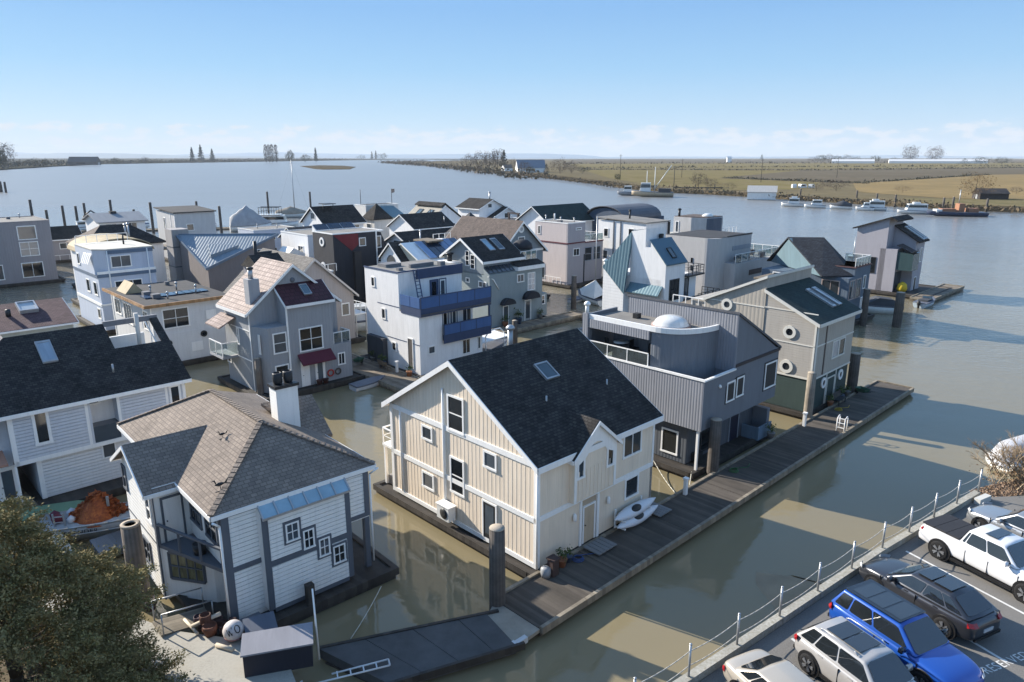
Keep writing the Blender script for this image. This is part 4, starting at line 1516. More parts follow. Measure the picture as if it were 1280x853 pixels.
door('y', 3.0, 3.6, 8.6, 4.6, 6.3, m=M('blue_door', (.06, .09, .16), .4), frame=BLUED, glass=True)
door('y', 3.0, 4.7, 8.6, 5.6, 6.3, m=WHITE, frame=BLUED, glass=True)
door('y', 1.4, 3.7, 5.9, 4.5, 3.45, m=WHITE, frame=BLUED, glass=True)
door('y', 1.4, 4.8, 5.9, 5.6, 3.45, m=WHITE, frame=BLUED, glass=True)
win('y', 1.4, 6.2, 5.8, 7.4, 3.9, 2, 1)
win('y', 0, .9, 3.1, 1.75, 2.3)
win('y', 0, 5.0, 3.0, 6.0, 1.55, 2, 1, w=.07)
win('y', 0, 6.95, 2.95, 7.35, 1.7, w=.07)
win('x', 0, 7.5, 8.85, 6.85, 7.85)
win('x', 0, 5.95, 6.0, 5.25, 4.9)
win('x', 0, 4.45, 2.95, 3.7, 2.05)
door('x', 0, 1.85, 3.8, 1.0, .9, m=M('weathered_door', (.09, .08, .075), .8))
strips([('x', 0, 3.4, 5.3, 3.3, 3.36), ('x', 0, 0, 3.4, 3.3, 3.36), ('x', 0, 3, 6.6, 6.4, 6.46)], BLUED, .03)
lad = MB()
for d in (-.25, .25):
    lad.bar((1.1 + d, .9, 6.3), (1.9 + d, 2.9, 9.8), .09)
for i in range(10):
    t = .08 + i * .09
    lad.bar((.85 + .8 * t, .9 + 2 * t, 6.3 + 3.5 * t), (1.35 + .8 * t, .9 + 2 * t, 6.3 + 3.5 * t), .06)
lad.build('ladder', BLUED, H)
MB().box(-.5, -.02, 5.2, 8.0, .5, 3.1).build('dark_store', M('store_dark', (.06, .065, .075), .8), H)

# ---------------------------------------------------------------- grey-green home with domed awnings
GGREEN = M('grey_green', (.245, .285, .29), .7, 'lap', .18, .08, bump=.35)
GGREEN2 = M('blue_grey_gable', (.19, .225, .25), .7, 'lap', .18, .08, bump=.35)
AWN = M('awning_black', (.03, .032, .038), .8)
home(32.2, 38.8, 'grey-green float home with dark gable roof, skylights and domed black awnings')
deck(-.4, 9.4, -.4, 8.6, .5)
wall(GGREEN, ('box', 0, 8.8, 0, 8.2, .5, 6.8), ('prism', 'x', [(0, 6.8), (1.05, 6.8), (1.05, 7.5)], 0, 5.2), ('box', 8.8, 10.2, .5, 6, .5, 3.4))
wall(GGREEN2, ('prism', 'x', [(1.0, 6.7), (8.2, 6.7), (8.2, 8.4), (4.6, 10.6), (1.0, 8.4)], .0, 6.0), name='gable_wall')
r = gable('x', 1.0, 8.2, 8.4, 10.6, 0, 6.0, ROOFDK, ov=.4, fascia=(TRIMWHITE, .3))
q = [(0, 1.0, 8.55), (6.3, 1.0, 8.55), (6.3, 4.6, 10.75), (0, 4.6, 10.75)]
for u in (.32, .56):
    skylight(r, q, u, .3, u + .14, .82, frame=GREYMETAL)
sg = MB()
for i in range(6):
    sg.extrude([(.1 + i * .68, .0, 6.95), (.66 + i * .68, 0, 6.95), (.66 + i * .68, 1.0, 7.62), (.1 + i * .68, 1.0, 7.62)], (0, 0, .05))
sg.build('sloping_glazing', GLASS, H)
MB().box(4.3, 8.9, -.35, 1.1, 6.85, 7.3).build('balcony', TRIMWHITE, H)
MB().extrude([(4.3, -.3, 7.31), (8.9, -.3, 7.31), (8.9, 1.0, 7.75), (4.3, 1.0, 7.75)], (0, 0, .06)).build('balcony_roof', ROOFDK, H)
rail([(6.1, 1.1, 7.75), (8.8, 1.1, 7.75), (8.8, 3.0, 7.75)], 1.1, gap=.9, glass=CLEAR)
MB().box(6.2, 9.0, 2.2, 6.0, 6.8, 9.0).build('rear_wall', GGREEN2, H)
def domed_awning(x, y, z, w, d):
    b = MB()
    b.loft([[(x + w * s * math.cos(t), y - d * (1 - .0) * c, z + w * .75 * math.sin(t) * s) for t in [math.pi * i / 8 for i in range(9)]] for s, c in ((.05, .0), (1, .0), (1, 1.0), (.9, 1.0))], closed=False, caps=False)
    b.face([(x + w * math.cos(t), y - d, z + w * .75 * math.sin(t)) for t in [math.pi * i / 8 for i in range(9)]])
    return b.build('awning', AWN, H)
domed_awning(2.6, 0, 3.1, .95, .8)
domed_awning(6.5, 0, 3.3, 1.2, .8)
ap = MB()
ap.lathe([(1.3, 9.0), (1.15, 9.6), (.7, 10.0), (0, 10.15)], (7.9, 2.6, 0), 14)
ap.build('turret_dome', AWN, H)
win('y', 0, 6.2, 6.4, 7.5, 4.2, 2, 3, glass=GLASSB)
win('y', 0, 4.4, 6.4, 5.6, 5.4, 2, 1, glass=GLASSB)
door('y', 0, 2.1, 2.9, 3.0, .55, m=M('dark_green_door', (.04, .05, .05), .4), glass=True)
door('y', 0, 5.7, 3.1, 6.8, .55, m=M('pale_door', (.3, .33, .33), .5), glass=True)
win('y', .48, 8.9, 3.2, 9.8, 2.0, 1, 2)
win('x', 0, 1.9, 5.95, .5, 5.2, 2, 1)
win('x', 0, 4.2, 6.1, 3.5, 5.5)
win('x', 0, 4.2, 9.3, 3.5, 7.5, 1, 3, w=.08)
win('x', 0, 3.3, 8.9, 2.5, 7.2, 1, 3, w=.08)
MB().box(-1.6, -.1, 5.0, 7.6, 6.9, 7.9).build('white_deck_box', WSTUC, H)
vent_pipe(-.8, 6.2, 7.9, 8.7, .3, BLACKMETAL)
pipe([(-.05, .2, 6.6), (.6, -.06, 6.2), (1.4, -.06, 5.0)], .06, TRIMWHITE, 'drain_pipe')

# ---------------------------------------------------------------- the homes farther back
MAUVE = M('mauve_grey_siding', (.27, .255, .265), .75, 'rib', .35, .08, bump=.25)
PINKG = M('pinkish_grey_siding', (.36, .325, .31), .75, 'rib', .3, .07, bump=.25)
BLUEB = M('blue_band', (.11, .155, .22), .65, var=.1)
LIGHTB = M('light_blue_siding', (.46, .51, .60), .7, 'lap', .22, .08, bump=.3)
BROWNR = M('brown_flat_shingle', (.15, .115, .10), .9, 'shingle', .2, .25, 1, col2=(.10, .08, .07))
STEELR = M('steel_blue_metal_roof', (.20, .245, .285), .5, 'rib', .45, .1, metal=.1, bump=.7)
TEAL = M('teal_metal', (.12, .20, .235), .45, 'rib', .4, .12, metal=.2, bump=.6)
SOLAR = glass_mat('solar_panel', (.03, .05, .085), .12)
OCHRE = M('ochre_roof', (.40, .32, .20), .8, 'rough', .3, .2)
VARN = M('varnished_fascia', (.36, .20, .09), .5, 'plank', .3, .2)


def flat(x0, x1, y0, y1, z, m=None, capm=None, lip=.14):
    """Flat roof with a raised rim."""
    o = MB().box(x0 + .08, x1 - .08, y0 + .08, y1 - .08, z, z + .04).build('flat_roof', m or GREYFLAT, H)
    c = MB()
    c.box(x0 - .05, x1 + .05, y0 - .05, y0 + .1, z - .02, z + lip)
    c.box(x0 - .05, x1 + .05, y1 - .1, y1 + .05, z - .02, z + lip)
    c.box(x0 - .05, x0 + .1, y0 + .1, y1 - .1, z - .02, z + lip)
    c.box(x1 - .1, x1 + .05, y0 + .1, y1 - .1, z - .02, z + lip)
    c.build('parapet_cap', capm or TRIMWHITE, o)
    return o


def roofbits(x0, x1, y0, y1, z, n, seed):
    q = random.Random(seed)
    for i in range(n):
        x, y = q.uniform(x0, x1), q.uniform(y0, y1)
        if q.random() < .5:
            vent_pipe(x, y, z, z + q.uniform(.4, .8), .08)
        else:
            s = q.uniform(.2, .4)
            MB().box(x - s, x + s, y - s, y + s, z, z + q.uniform(.2, .45)).build('roof_vent', MATS['roof_hatch'], H)


def rowwin(ax, c, us, z0, z1, w, n=1, frame=None, glass=None):
    for i, u in enumerate(us):
        win(ax, c, u, z0, u + w, z1, n, 1, frame=frame, w=.09, glass=glass or (GLASSB if (i * 7 + int(c)) % 3 == 0 else GLASS))


home(-1.0, 49.8, 'white flat-roofed float home with small dark portholes and varnished wood roof edge')
deck(-.3, 7.6, -.3, 13, .5)
wall(M('white_flat_lap', (.63, .63, .63), .7, 'lap', .3, .09, bump=.25), ('box', 0, 7.4, 0, 12.6, .5, 3.4), ('box', 0.0, 7.4, 0.05, 12.6, 3.4, 6.3))
strips([('x', 0, 0, .22, .5, 6.2), ('x', 0, 12.4, 12.6, .5, 6.2)], TRIMWHITE)
MB().box(-.6, 7.7, -.35, 12.9, 6.3, 6.42).build('flat_roof', DARKFLAT, H)
for a in ((-.75, 7.7, -.5, -.35, 6.2, 6.5), (-.75, -.6, -.35, 12.9, 6.2, 6.5)):
    MB().box(*a).build('wood_fascia', VARN, H)
for i in range(8):
    y = .9 + i * .0
    b = MB().prism('y', [(.6 + i * .78, 6.45), (1.3 + i * .78, 6.45), (1.3 + i * .78, 6.55), (.6 + i * .78, 6.55)], 3.4, 5.0)
    o = b.build('roof_panel', SOLAR, H)
MB().extrude([(.0, 7.5, 6.45), (1.8, 7.5, 6.45), (.9, 7.5, 7.5)], (0, 3, 0)).build('roof_hatch', OCHRE, H)
roofbits(1, 6.5, 1, 12, 6.45, 7, 4)
win('y', .05, .9, 5.85, 3.4, 3.9, 2, 2)
port('y', 0, 1.2, 2.5, .32, BLACKMETAL)
port('y', 0, 4.6, 2.9, .32, BLACKMETAL)
win('x', 0, 1.2, 5.6, 2.6, 3.7, 2, 1)
win('x', 0, 6.0, 5.6, 8.6, 3.4, 3, 1)
win('x', 0, 9.6, 5.6, 11.6, 3.9, 2, 1)
for a in (('y', .0, 3.3, 4.4, 1.3, 2.2), ('y', 0, 5.0, 6.0, 4.3, 5.2)):
    strips([a], TRIMWHITE, .03, name='wall_panel')

home(-16.5, 49, 'low float home with weathered maroon shingle roof and a pale square skylight')
deck(-.5, 9.5, -.4, 10, .5)
wall(M('pale_green_siding', (.40, .42, .38), .7), ('prism', 'x', [(0, .5), (9, .5), (9, 6), (4.5, 7.3), (0, 6)], 0, 8.8))
r = gable('x', 0, 9, 6, 7.35, 0, 8.8, M('maroon_shingle', (.125, .075, .08), .9, 'shingle', .2, .25, 1, col2=(.08, .045, .05)), ov=.35, fascia=(TRIMWHITE, .15))
skylight(r, [(0, -.35, 6.05), (8.8, -.35, 6.05), (8.8, 4.5, 7.5), (0, 4.5, 7.5)], .62, .55, .78, .9, glass=M('skylight_milky', (.40, .44, .46), .3), h=.35)
MB().lathe([(.2, 6.7), (.2, 7.4), (0, 7.45)], (4.6, 2.2, 0), 10).build('roof_vent', BLACKMETAL, H)

home(-14, 114, 'tall mauve-grey flat-roofed float home with tall paired windows')
deck(-.5, 19.3, -.6, 12, .5)
wall(MAUVE, ('box', 0, 18.6, 0, 11.5, .5, 10))
flat(0, 18.6, 0, 11.5, 10, capm=MAUVE)
for u in (2.2, 8.6, 14):
    win('y', 0, u, 9.4, u + 2.6, 7.2, 1, 1, w=.14, glass=GLASSB)
    win('y', 0, u, 6.9, u + 2.6, 4.6, 2, 2, w=.12, glass=GLASSB)
    win('y', 0, u - .2, 3.6, u + 2.8, 1.2, 2, 1, w=.12)
roofbits(1, 17, 1, 10, 10.05, 4, 2)

home(-.4, 69, 'pale blue three-storey float home with dark blue bands and a flat cream roof')
deck(-.4, 6.6, -.4, 11, .5)
wall(LIGHTB, ('box', 0, 6.2, 0, 10.5, .5, 3.4), ('box', .0, 6.2, .1, 10.5, 3.4, 6.7), ('prism', 'z', [(0, 1.2), (1.1, .1), (6.1, .1), (6.1, 8.5), (0, 8.5)], 6.7, 9.7))
strips([('y', .1, -.02, 6.25, 6.6, 7.0), ('y', .1, 1.1, 6.15, 9.2, 9.6), ('x', 0, .1, 10.5, 6.6, 6.9)], BLUEB, .08, name='band')
strips([('y', .1, -.02, 6.25, 7.0, 7.3), ('x', 0, 0, 10.5, 3.3, 3.6), ('y', 0, 0, 6.2, 3.4, 3.6)], TRIMWHITE, .1)
MB().prism('z', [(-.05, 1.15), (1.08, 0), (6.25, 0), (6.25, 8.6), (-.05, 8.6)], 9.7, 9.8).build('flat_roof', M('cream_membrane', (.56, .53, .46), .8), H)
aw = MB()
for i in range(5):
    aw.extrude([(-.1 - .06 * i, 1.35 + i * .45, 9.2), (-.1 - .06 * i, 1.65 + i * .45, 9.2), (-.55 - .06 * i, 1.65 + i * .45, 8.1), (-.55 - .06 * i, 1.35 + i * .45, 8.1)], (.05, 0, .05))
aw.build('striped_awning', TRIMWHITE, H)
win('y', .1, 1.5, 9.0, 3.7, 7.6, 2, 1, glass=GLASSB)
win('y', .1, 1.6, 6.1, 4.6, 4.5, 3, 1)
win('y', 0, 2.1, 2.6, 3.3, 1.7, 1, 1)
win('x', 0, 1.0, 6.0, 2.4, 4.4)
win('x', 0, 4, 6.0, 5.4, 4.4)
win('x', 0, 1.0, 2.9, 2.2, 1.6)
win('x', 0, 7.0, 8.8, 8.0, 7.4)
for u in (1.2, 5.5):
    pipe([(u, .0, 9.6), (u, .0, 3.6), (u, -.06, .8)], .07, TRIMWHITE, 'drain_pipe')
MB().tube((4.2, 4, 9.8), (4.2, 4, 10.9), .1).build('flue', BLACKMETAL, H)
rail([(.2, 8.6, 9.8), (6, 8.6, 9.8)], .9, gap=1.2)

home(2.2, 84, 'white float home with a tan barrel-vaulted roof')
deck(-.5, 8.6, -.5, 9, .5)
wall(WSTUC, ('prism', 'y', [(0, .5), (8, .5), (8, 7.6)] + [(4 + 4 * math.cos(t), 7.6 + 1.5 * math.sin(t)) for t in [math.pi * i / 10 for i in range(1, 10)]] + [(0, 7.6)], 0, 8))
va = MB()
pr = [(4 + 4.3 * math.cos(t), 7.65 + 1.7 * math.sin(t)) for t in [math.pi * i / 12 for i in range(13)]]
for (a, za), (b, zb) in zip(pr, pr[1:]):
    va.extrude([(a, -.4, za), (b, -.4, zb), (b, 8.3, zb), (a, 8.3, za)], (0, 0, .12))
va.build('roof', OCHRE, H)
win('y', 0, 3.2, 8.6, 5, 7.2, 2, 1)
vent_pipe(6, 2, 8.5, 11, .12)

home(5.5, 97, 'float home with hipped roof, brown on one slope and black on the next')
deck(-.5, 11, -.5, 10, .5)
wall(WSTUC, ('box', 0, 10.5, 0, 9.5, .5, 7.3))
roof(BROWNR, [(-.5, -.5, 7.2), (-.5, 10, 7.2), (3.5, 5, 9.8), (3.2, 4.6, 9.8)])
roof(ROOFDK, [(-.5, -.5, 7.2), (11, -.5, 7.2), (7.2, 4.7, 9.8), (3.2, 4.7, 9.8)], [(11, -.5, 7.2), (11, 10, 7.2), (7.2, 5, 9.8), (7.2, 4.7, 9.8)], name='dark_roof')
roof(ROOFDK, [(-.5, 10, 7.2), (11, 10, 7.2), (7.2, 4.8, 9.8), (3.3, 4.8, 9.8)], name='rear_roof')
win('x', 0, 3, 6.5, 5, 5)
vent_pipe(6, 2.2, 8, 9.8, .15)
rail([(10.6, .3, 6), (14, .3, 6), (14, 6, 6)], 1.0, gap=1.2, parent=H)
MB().box(10.5, 14.2, 0, 6.3, 5.8, 6.0).build('roof_deck', OLDWOOD, H)

home(13.5, 121, 'white cabin with low grey gable roof at the edge of the open river')
deck(-.5, 8.5, -.5, 10, .5)
wall(WSTUC, ('prism', 'x', [(0, .5), (9, .5), (9, 8.7), (4.5, 9.9), (0, 8.7)], 0, 7.6))
gable('x', 0, 9, 8.7, 9.9, 0, 7.6, M('grey_metal_roof', (.24, .25, .265), .6), ov=.5)
rowwin('y', 0, (1.0, 4.4), 7.2, 8.4, 1.8, 2)
MB().box(3, 4, 3.6, 4.6, 9.9, 10.3).build('roof_vent', DARKFLAT, H)

home(26.4, 121, 'pale grey box-shaped float home with thin dark flat roof')
deck(-.5, 8, -.5, 10.5, .5)
wall(M('pale_grey_siding', (.50, .50, .50), .7, var=.1), ('box', 0, 7.6, 0, 10, .5, 9.7))
MB().extrude([(-.3, -.3, 9.6), (7.9, -.3, 9.6), (7.9, 10.3, 10.1), (-.3, 10.3, 10.1)], (0, 0, .2)).build('roof', DARKFLAT, H)
win('x', 0, 5.2, 8.6, 6.2, 6.2)
strips([('x', 0, 0, .2, 4, 9.5), ('x', 0, 2.2, 2.4, 4, 9.5)], TRIMWHITE)
win('y', 0, 2, 7.5, 3.4, 6.2)

home(16.7, 81.6, 'taupe float home with a triangular steel-blue ribbed metal roof sloping to one corner')
deck(-.6, 11, -.6, 11, .5)
wb_ = MB()
wb_.mesh([(0, 0, .5), (10.4, 0, .5), (10.4, 10.2, .5), (0, 10.2, .5), (0, 0, 4.5), (10.4, 0, 8.4), (10.4, 10.2, 5), (0, 10.2, 8.3)], [(0, 1, 5, 4), (1, 2, 6, 5), (2, 3, 7, 6), (3, 0, 4, 7), (4, 5, 7), (5, 6, 7), (3, 2, 1, 0)])
wb_.build('wall', M('taupe_panel_siding', (.235, .205, .195), .75, 'rib', .5, .08, bump=.2), H)
r = roof(STEELR, [(-.3, -.3, 4.45), (10.9, -.2, 8.62), (-.2, 10.7, 8.5)], th=.2)
roof(STEELR, [(10.9, -.2, 8.62), (10.8, 10.6, 5.1), (-.2, 10.7, 8.5)], th=.2, name='rear_roof')
fb = MB()
fb.bar((-.36, -.36, 4.5), (10.95, -.28, 8.65), .1, .34)
fb.bar((-.36, -.36, 4.5), (-.28, 10.75, 8.52), .1, .34)
fb.bar((10.95, -.2, 8.7), (-.2, 10.75, 8.56), .16, .16)
fb.build('fascia', M('blue_grey_fascia', (.15, .20, .26), .5), r)
MB().mesh([(1.2, 1.6, 5.7), (5.2, 1.0, 7.0), (2.0, 4.4, 7.2), (1.2, 1.6, 6.2), (5.2, 1.0, 7.35), (2.0, 4.4, 7.55)], [(0, 1, 2), (3, 5, 4), (0, 3, 4, 1), (1, 4, 5, 2), (2, 5, 3, 0)]).build('dormer', STEELR, r)
MB().box(-.9, 1.6, 10.4, 13.2, .5, 9.3).build('stair_tower', M('taupe_grey_panel', (.33, .31, .30), .75), H)
strips([('x', -.9, 10.4, 13.2, 6.6, 6.75), ('x', -.9, 10.4, 13.2, 3.6, 3.75)], SLATE, .04, name='band')
strips([('y', 10.4, -.9, 1.6, 6.6, 6.75), ('y', 10.4, -.9, 1.6, 3.6, 3.75)], SLATE, .04, name='band')
win('y', 0, 7.4, 6.6, 9.0, 5.2)

home(9.4, 46, 'pinkish-grey gabled float home with plain grey-brown roof behind the tile-roofed home')
deck(-.4, 10, -.5, 12, .5)
wall(PINKG, ('prism', 'y', [(0, .5), (9.2, .5), (9.2, 5.6), (4.6, 9.7), (0, 5.6)], 0, 11))
gable('y', 0, 9.2, 5.6, 9.7, 0, 11, M('grey_brown_shingle', (.20, .185, .17), .9, 'shingle', .2, .2, 1, col2=(.14, .13, .12)), ov=.4, fascia=(M('beige_trim', (.55, .51, .47), .6), .26))
MB().box(-.2, 1.4, 2.0, 6, 7.0, 9.0).build('dormer', MAUVE, H)
MB().prism('x', [(1.8, 8.9), (6.2, 8.9), (4, 10.2)], -.4, 2.8).build('dormer_roof', ROOFDK, H)
win('x', -.2, 3.0, 8.6, 4.6, 7.4, 1, 1)
MB().box(9.2, 10.8, .1, 4, 3.0, 3.15).build('balcony', TRIMWHITE, H)
rail([(9.3, .15, 3.15), (10.75, .15, 3.15), (10.75, 4, 3.15)], 1, gap=.9)
for x in (9.4, 10.7):
    MB().box(x, x + .12, .12, .24, .5, 3.0).build('post', MATS['beige_trim'], H)
win('y', 0, 7.6, 4.6, 8.6, 3.2)
MB().tube((2.6, 9, 8), (2.6, 9, 11), .2).build('flue', BLACKMETAL, H)
MB().tube((2.6, 9, 9.6), (5.2, 9, 9.6), .2).build('duct', BLACKMETAL, H)

home(29.6, 76, 'white float home with slanted solar glazing along its flat roof')
deck(-.4, 11.4, -.4, 9, .5)
wall(WSTUC, ('box', 0, 11, 0, 8.5, .5, 8.6), ('prism', 'x', [(0, 8.6), (2.2, 8.6), (2.2, 9.9)], 2, 9))
flat(0, 11, 0, 8.5, 8.62)
sg = MB()
for i in range(3):
    sg.extrude([(2.1 + i * 2.3, -.02, 8.65), (4.2 + i * 2.3, -.02, 8.65), (4.2 + i * 2.3, 2.15, 9.95), (2.1 + i * 2.3, 2.15, 9.95)], (0, 0, .08))
sg.build('sloping_glazing', SOLAR, H)
win('x', 0, 1.5, 7.0, 3.2, 5.2, 2, 1)
MB().box(-3.4, -.6, .6, 3.6, .5, 5.6).build('white_annex', WSTUC, H)
MB().prism('y', [(-3.6, 5.6), (-.4, 5.6), (-.4, 6.0), (-2.2, 7.0)], .4, 3.8).build('annex_roof', WHITE, H)
st_ = MB()
for i in range(6):
    st_.box(-.6 + i * .02, 1.9, -1.0 - i * .45, -.6 - i * .45, 4.9 - i * .55, 5.1 - i * .55)
st_.build('outside_stair', M('grey_boards', (.33, .32, .31), .8), H)

home(27.4, 64.9, 'charcoal float home with a dark red corner patch and white round windows')
deck(-.4, 10, -.5, 6, .5)
BLK = M('black_siding', (.034, .036, .044), .7, 'rib', .3, .15, bump=.3)
wall(BLK, ('box', 0, 6.9, 0, 5.5, .5, 9.8), ('prism', 'y', [(6.9, .5), (9.4, .5), (9.4, 6.2), (7.9, 9.6), (6.9, 9.6)], .4, 5.5))
flat(0, 8.0, 0, 5.5, 9.8)
MB().extrude([(.05, -.02, 9.7), (3.9, -.02, 9.7), (3.9, -.02, 8.2), (2.8, -.02, 7.4)], (0, -.04, 0)).build('red_cladding', M('dark_red_panel', (.17, .022, .028), .6), H)
MB().box(2.9, 4.0, -.5, 0, .5, 7.3).build('stair_tower', M('brown_black_panel', (.05, .045, .045), .7), H)
port('x', 0, 3.0, 8.6, .62)
port('x', 0, 3.0, 5.2, .62)
win('y', 0, 4.0, 9.1, 5.1, 7.9)
strips([('y', 0, 6.75, 6.95, 4, 9.8)], TRIMWHITE, .06)
win('y', .4, 7.0, 9.1, 7.9, 7.4)
MB().box(6.95, 9.6, -.6, .4, 5.8, 7.0).build('balcony', BLK, H)
win('y', .4, 7.2, 5.4, 9.0, 4.1, 2, 1)
rail([(-2.6, -.6, 5.0), (-.1, -.6, 5.0)], 1, gap=1)
rail([(6.2, -1.2, 4.6), (6.2, -3, 4.6), (9, -3, 4.6)], 1, gap=1, glass=CLEAR)
MB().box(6.0, 9.2, -3.2, -1.0, 4.45, 4.6).build('roof_deck', TRIMWHITE, H)
MB().box(6.3, 8.8, -2.8, .0, .5, 4.45).build('side_wing', WSTUC, H)

home(31.3, 51.5, 'cream and white float home with arched gable window and a row of roof solar panels')
deck(-.4, 10, -.4, 10, .5)
wall(M('butter_siding', (.60, .55, .42), .7), ('prism', 'x', [(0, .5), (8.4, .5), (8.4, 6.8), (4, 8.9), (0, 7.0)], .6, 9.4))
wall(WSTUC, ('prism', 'x', [(2.6, .5), (7.4, .5), (7.4, 7.0), (5, 9.0), (2.6, 7.0)], -.4, .62), name='gable_wall')
roof(WHITE, [(.5, -.3, 6.9), (9.6, -.3, 6.9), (9.6, 4, 9.1), (.5, 4, 9.1)], [(.5, 8.8, 6.9), (9.6, 8.8, 6.9), (9.6, 4, 9.1), (.5, 4, 9.1)])
gable('x', 2.6, 7.4, 7.0, 9.05, -.4, 2.2, ROOFDK, ov=.3, fascia=(TRIMWHITE, .2))
for i in range(6):
    x0 = 2.4 + i * 1.15
    MB().extrude([(x0, .1, 7.3), (x0 + 1.05, .1, 7.3), (x0 + 1.05, 3.6, 9.1), (x0, 3.6, 9.1)], (0, 0, .1)).build('solar_panel', SOLAR, H)
a_ = MB()
a_.extrude([(-.4, 5 + .95 * math.cos(t), 6.6 + .95 * math.sin(t)) for t in [math.pi * i / 10 for i in range(11)]], (-.06, 0, 0))
a_.build('arched_window', GLASSB, H)
MB().box(4, 6.4, 2.5, 6, 9.0, 9.2).build('roof_deck', OLDWOOD, H)
win('y', 0, 6, 5.6, 8, 4.2, 2, 1)

home(38.2, 61, 'float home with long black roof and white gable end, half hidden by the solar-panelled home')
deck(-.4, 11, -.4, 10, .5)
wall(WSTUC, ('prism', 'x', [(0, .5), (9, .5), (9, 7), (4.5, 9.1), (0, 7)], 0, 10))
gable('x', 0, 9, 7, 9.2, 0, 10, ROOFDK, ov=.4, fascia=(TRIMWHITE, .22))
win('x', 0, 5.4, 8.2, 3.6, 7.0, 1, 1)
MB().box(6.5, 7.8, 1.6, 3.2, 8.0, 8.35).build('skylight', GLASSG, H)
vent_pipe(2, 1.5, 7, 9.5, .1)

home(50.5, 108, 'white float home with steep black roof near the open river')
deck(-.4, 9, -.4, 10, .5)
wall(WSTUC, ('prism', 'x', [(0, .5), (9, .5), (9, 7), (4.5, 10), (0, 7)], 0, 9))
gable('x', 0, 9, 7, 10, 0, 9, ROOFDK, ov=.5, fascia=(TRIMWHITE, .25))
win('x', 0, 5.4, 9, 3.6, 7.6)
rowwin('y', 0, (1, 4, 6.6), 5, 6.4, 1.4)
MB().box(1.5, 4, 2, 4.6, 10.6, 10.75).build('roof_canopy', BLACKMETAL, H)
for x in (1.6, 3.9):
    MB().tube((x, 3, 8.6), (x, 3, 10.6), .06).build('post', BLACKMETAL, H)

home(63.5, 110, 'white float home with pyramid slate roof and blue-green balcony fronts')
deck(-.4, 11, -.4, 10, .5)
wall(M('offwhite_panel', (.60, .58, .55), .7), ('box', 0, 10.2, 0, 9, .5, 7), ('box', 1, 9.6, 4.6, 9, 7, 9.6))
roof(ROOFDK, [(-.4, -.4, 7), (4.6, -.4, 7), (2.1, 2.1, 10.2)], [(4.6, -.4, 7), (4.6, 4.6, 7), (2.1, 2.1, 10.2)], [(4.6, 4.6, 7), (-.4, 4.6, 7), (2.1, 2.1, 10.2)], [(-.4, 4.6, 7), (-.4, -.4, 7), (2.1, 2.1, 10.2)])
roof(TEAL, [(4.6, -.3, 7.2), (8.4, -.3, 7.2), (7.4, 3.4, 9.4), (3.0, 3.4, 9.4)], name='teal_roof')
flat(1, 9.6, 4.6, 9, 9.6, DARKFLAT)
MB().box(7.4, 10.4, -.5, 0, 5.2, 6.8).build('balcony', TEAL, H)
win('y', 0, 4.0, 6.2, 5.6, 4.2)
win('y', 0, 7.8, 4.6, 9.6, 3.0, 2, 1)
win('x', 0, 1.2, 6, 3.0, 4.6)
for x, y in ((1.3, 7), (9, 6.2)):
    MB().tube((x, y, 9.6), (x, y, 13), .06).build('flag_pole', BLACKMETAL, H)
MB().extrude([(9, 6.2, 12), (9, 5.0, 12.2), (9, 5.0, 13), (9, 6.2, 12.9)], (.02, 0, 0)).build('flag', M('dark_flag', (.05, .05, .06), .8), H)

home(67, 95.5, 'tall white float home with pale shed roof, two roof windows and black cap roof')
deck(-.4, 10, -.4, 9.5, .5)
wall(WSTUC, ('prism', 'y', [(0, .5), (9, .5), (9, 7.2), (4.4, 10.3), (0, 7.0)], 0, 8.6))
q = [(-.4, -.3, 6.9), (-.4, 8.9, 6.9), (4.3, 8.9, 10.4), (4.3, -.3, 10.4)]
r = roof(M('beige_shingle', (.42, .39, .33), .9, 'shingle', .22, .12, 1, col2=(.36, .33, .28)), q, fascia=(TRIMWHITE, .25))
skylight(r, q, .2, .35, .36, .68, frame=BLACKMETAL)
skylight(r, q, .58, .35, .74, .68, frame=BLACKMETAL)
roof(ROOFDK, [(4.3, -.3, 10.75), (4.3, 8.9, 10.75), (9.4, 8.9, 7.2), (9.4, -.3, 7.2)], [(3.2, -.3, 10.2), (3.2, 8.9, 10.2), (4.35, 8.9, 10.8), (4.35, -.3, 10.8)], name='black_roof')
win('y', 0, 5.4, 6.6, 7, 5.2)
MB().box(9, 11, .4, 4, .5, 6).build('side_wing', WSTUC, H)
win('y', .4, 9.3, 5.4, 10.6, 4.2)
rail([(9, .5, 6), (11, .5, 6), (11, 4, 6)], 1, gap=.8)
MB().tube((1.4, 1.2, 7.6), (1.4, 1.2, 9.6), .09).build('flue', BLACKMETAL, H)

home(86, 100, 'white two-tier gabled float home with dark roofs nearest the open river')
deck(-.4, 13, -.4, 10, .5)
wall(WSTUC, ('prism', 'y', [(0, .5), (8, .5), (8, 8.6), (4, 10.4), (0, 8.6)], 1.5, 9), ('prism', 'y', [(2, .5), (12, .5), (12, 6.2), (7.2, 8.6), (2, 6.2)], 0, 8))
gable('y', 0, 8, 8.6, 10.4, 1.5, 9, ROOFDK, ov=.5, fascia=(TRIMWHITE, .2))
gable('y', 2, 12, 6.2, 8.6, 0, 8, ROOFDK, ov=.5, fascia=(TRIMWHITE, .25), ur=7.2)
win('y', 0, 6.4, 7.4, 7.8, 6.0)
win('y', 1.5, 2.6, 9.6, 3.9, 8.6)
vent_pipe(6.4, 5, 9.5, 11.8, .2)
win('y', 0, 4, 4.6, 6, 3.2, 2, 1)

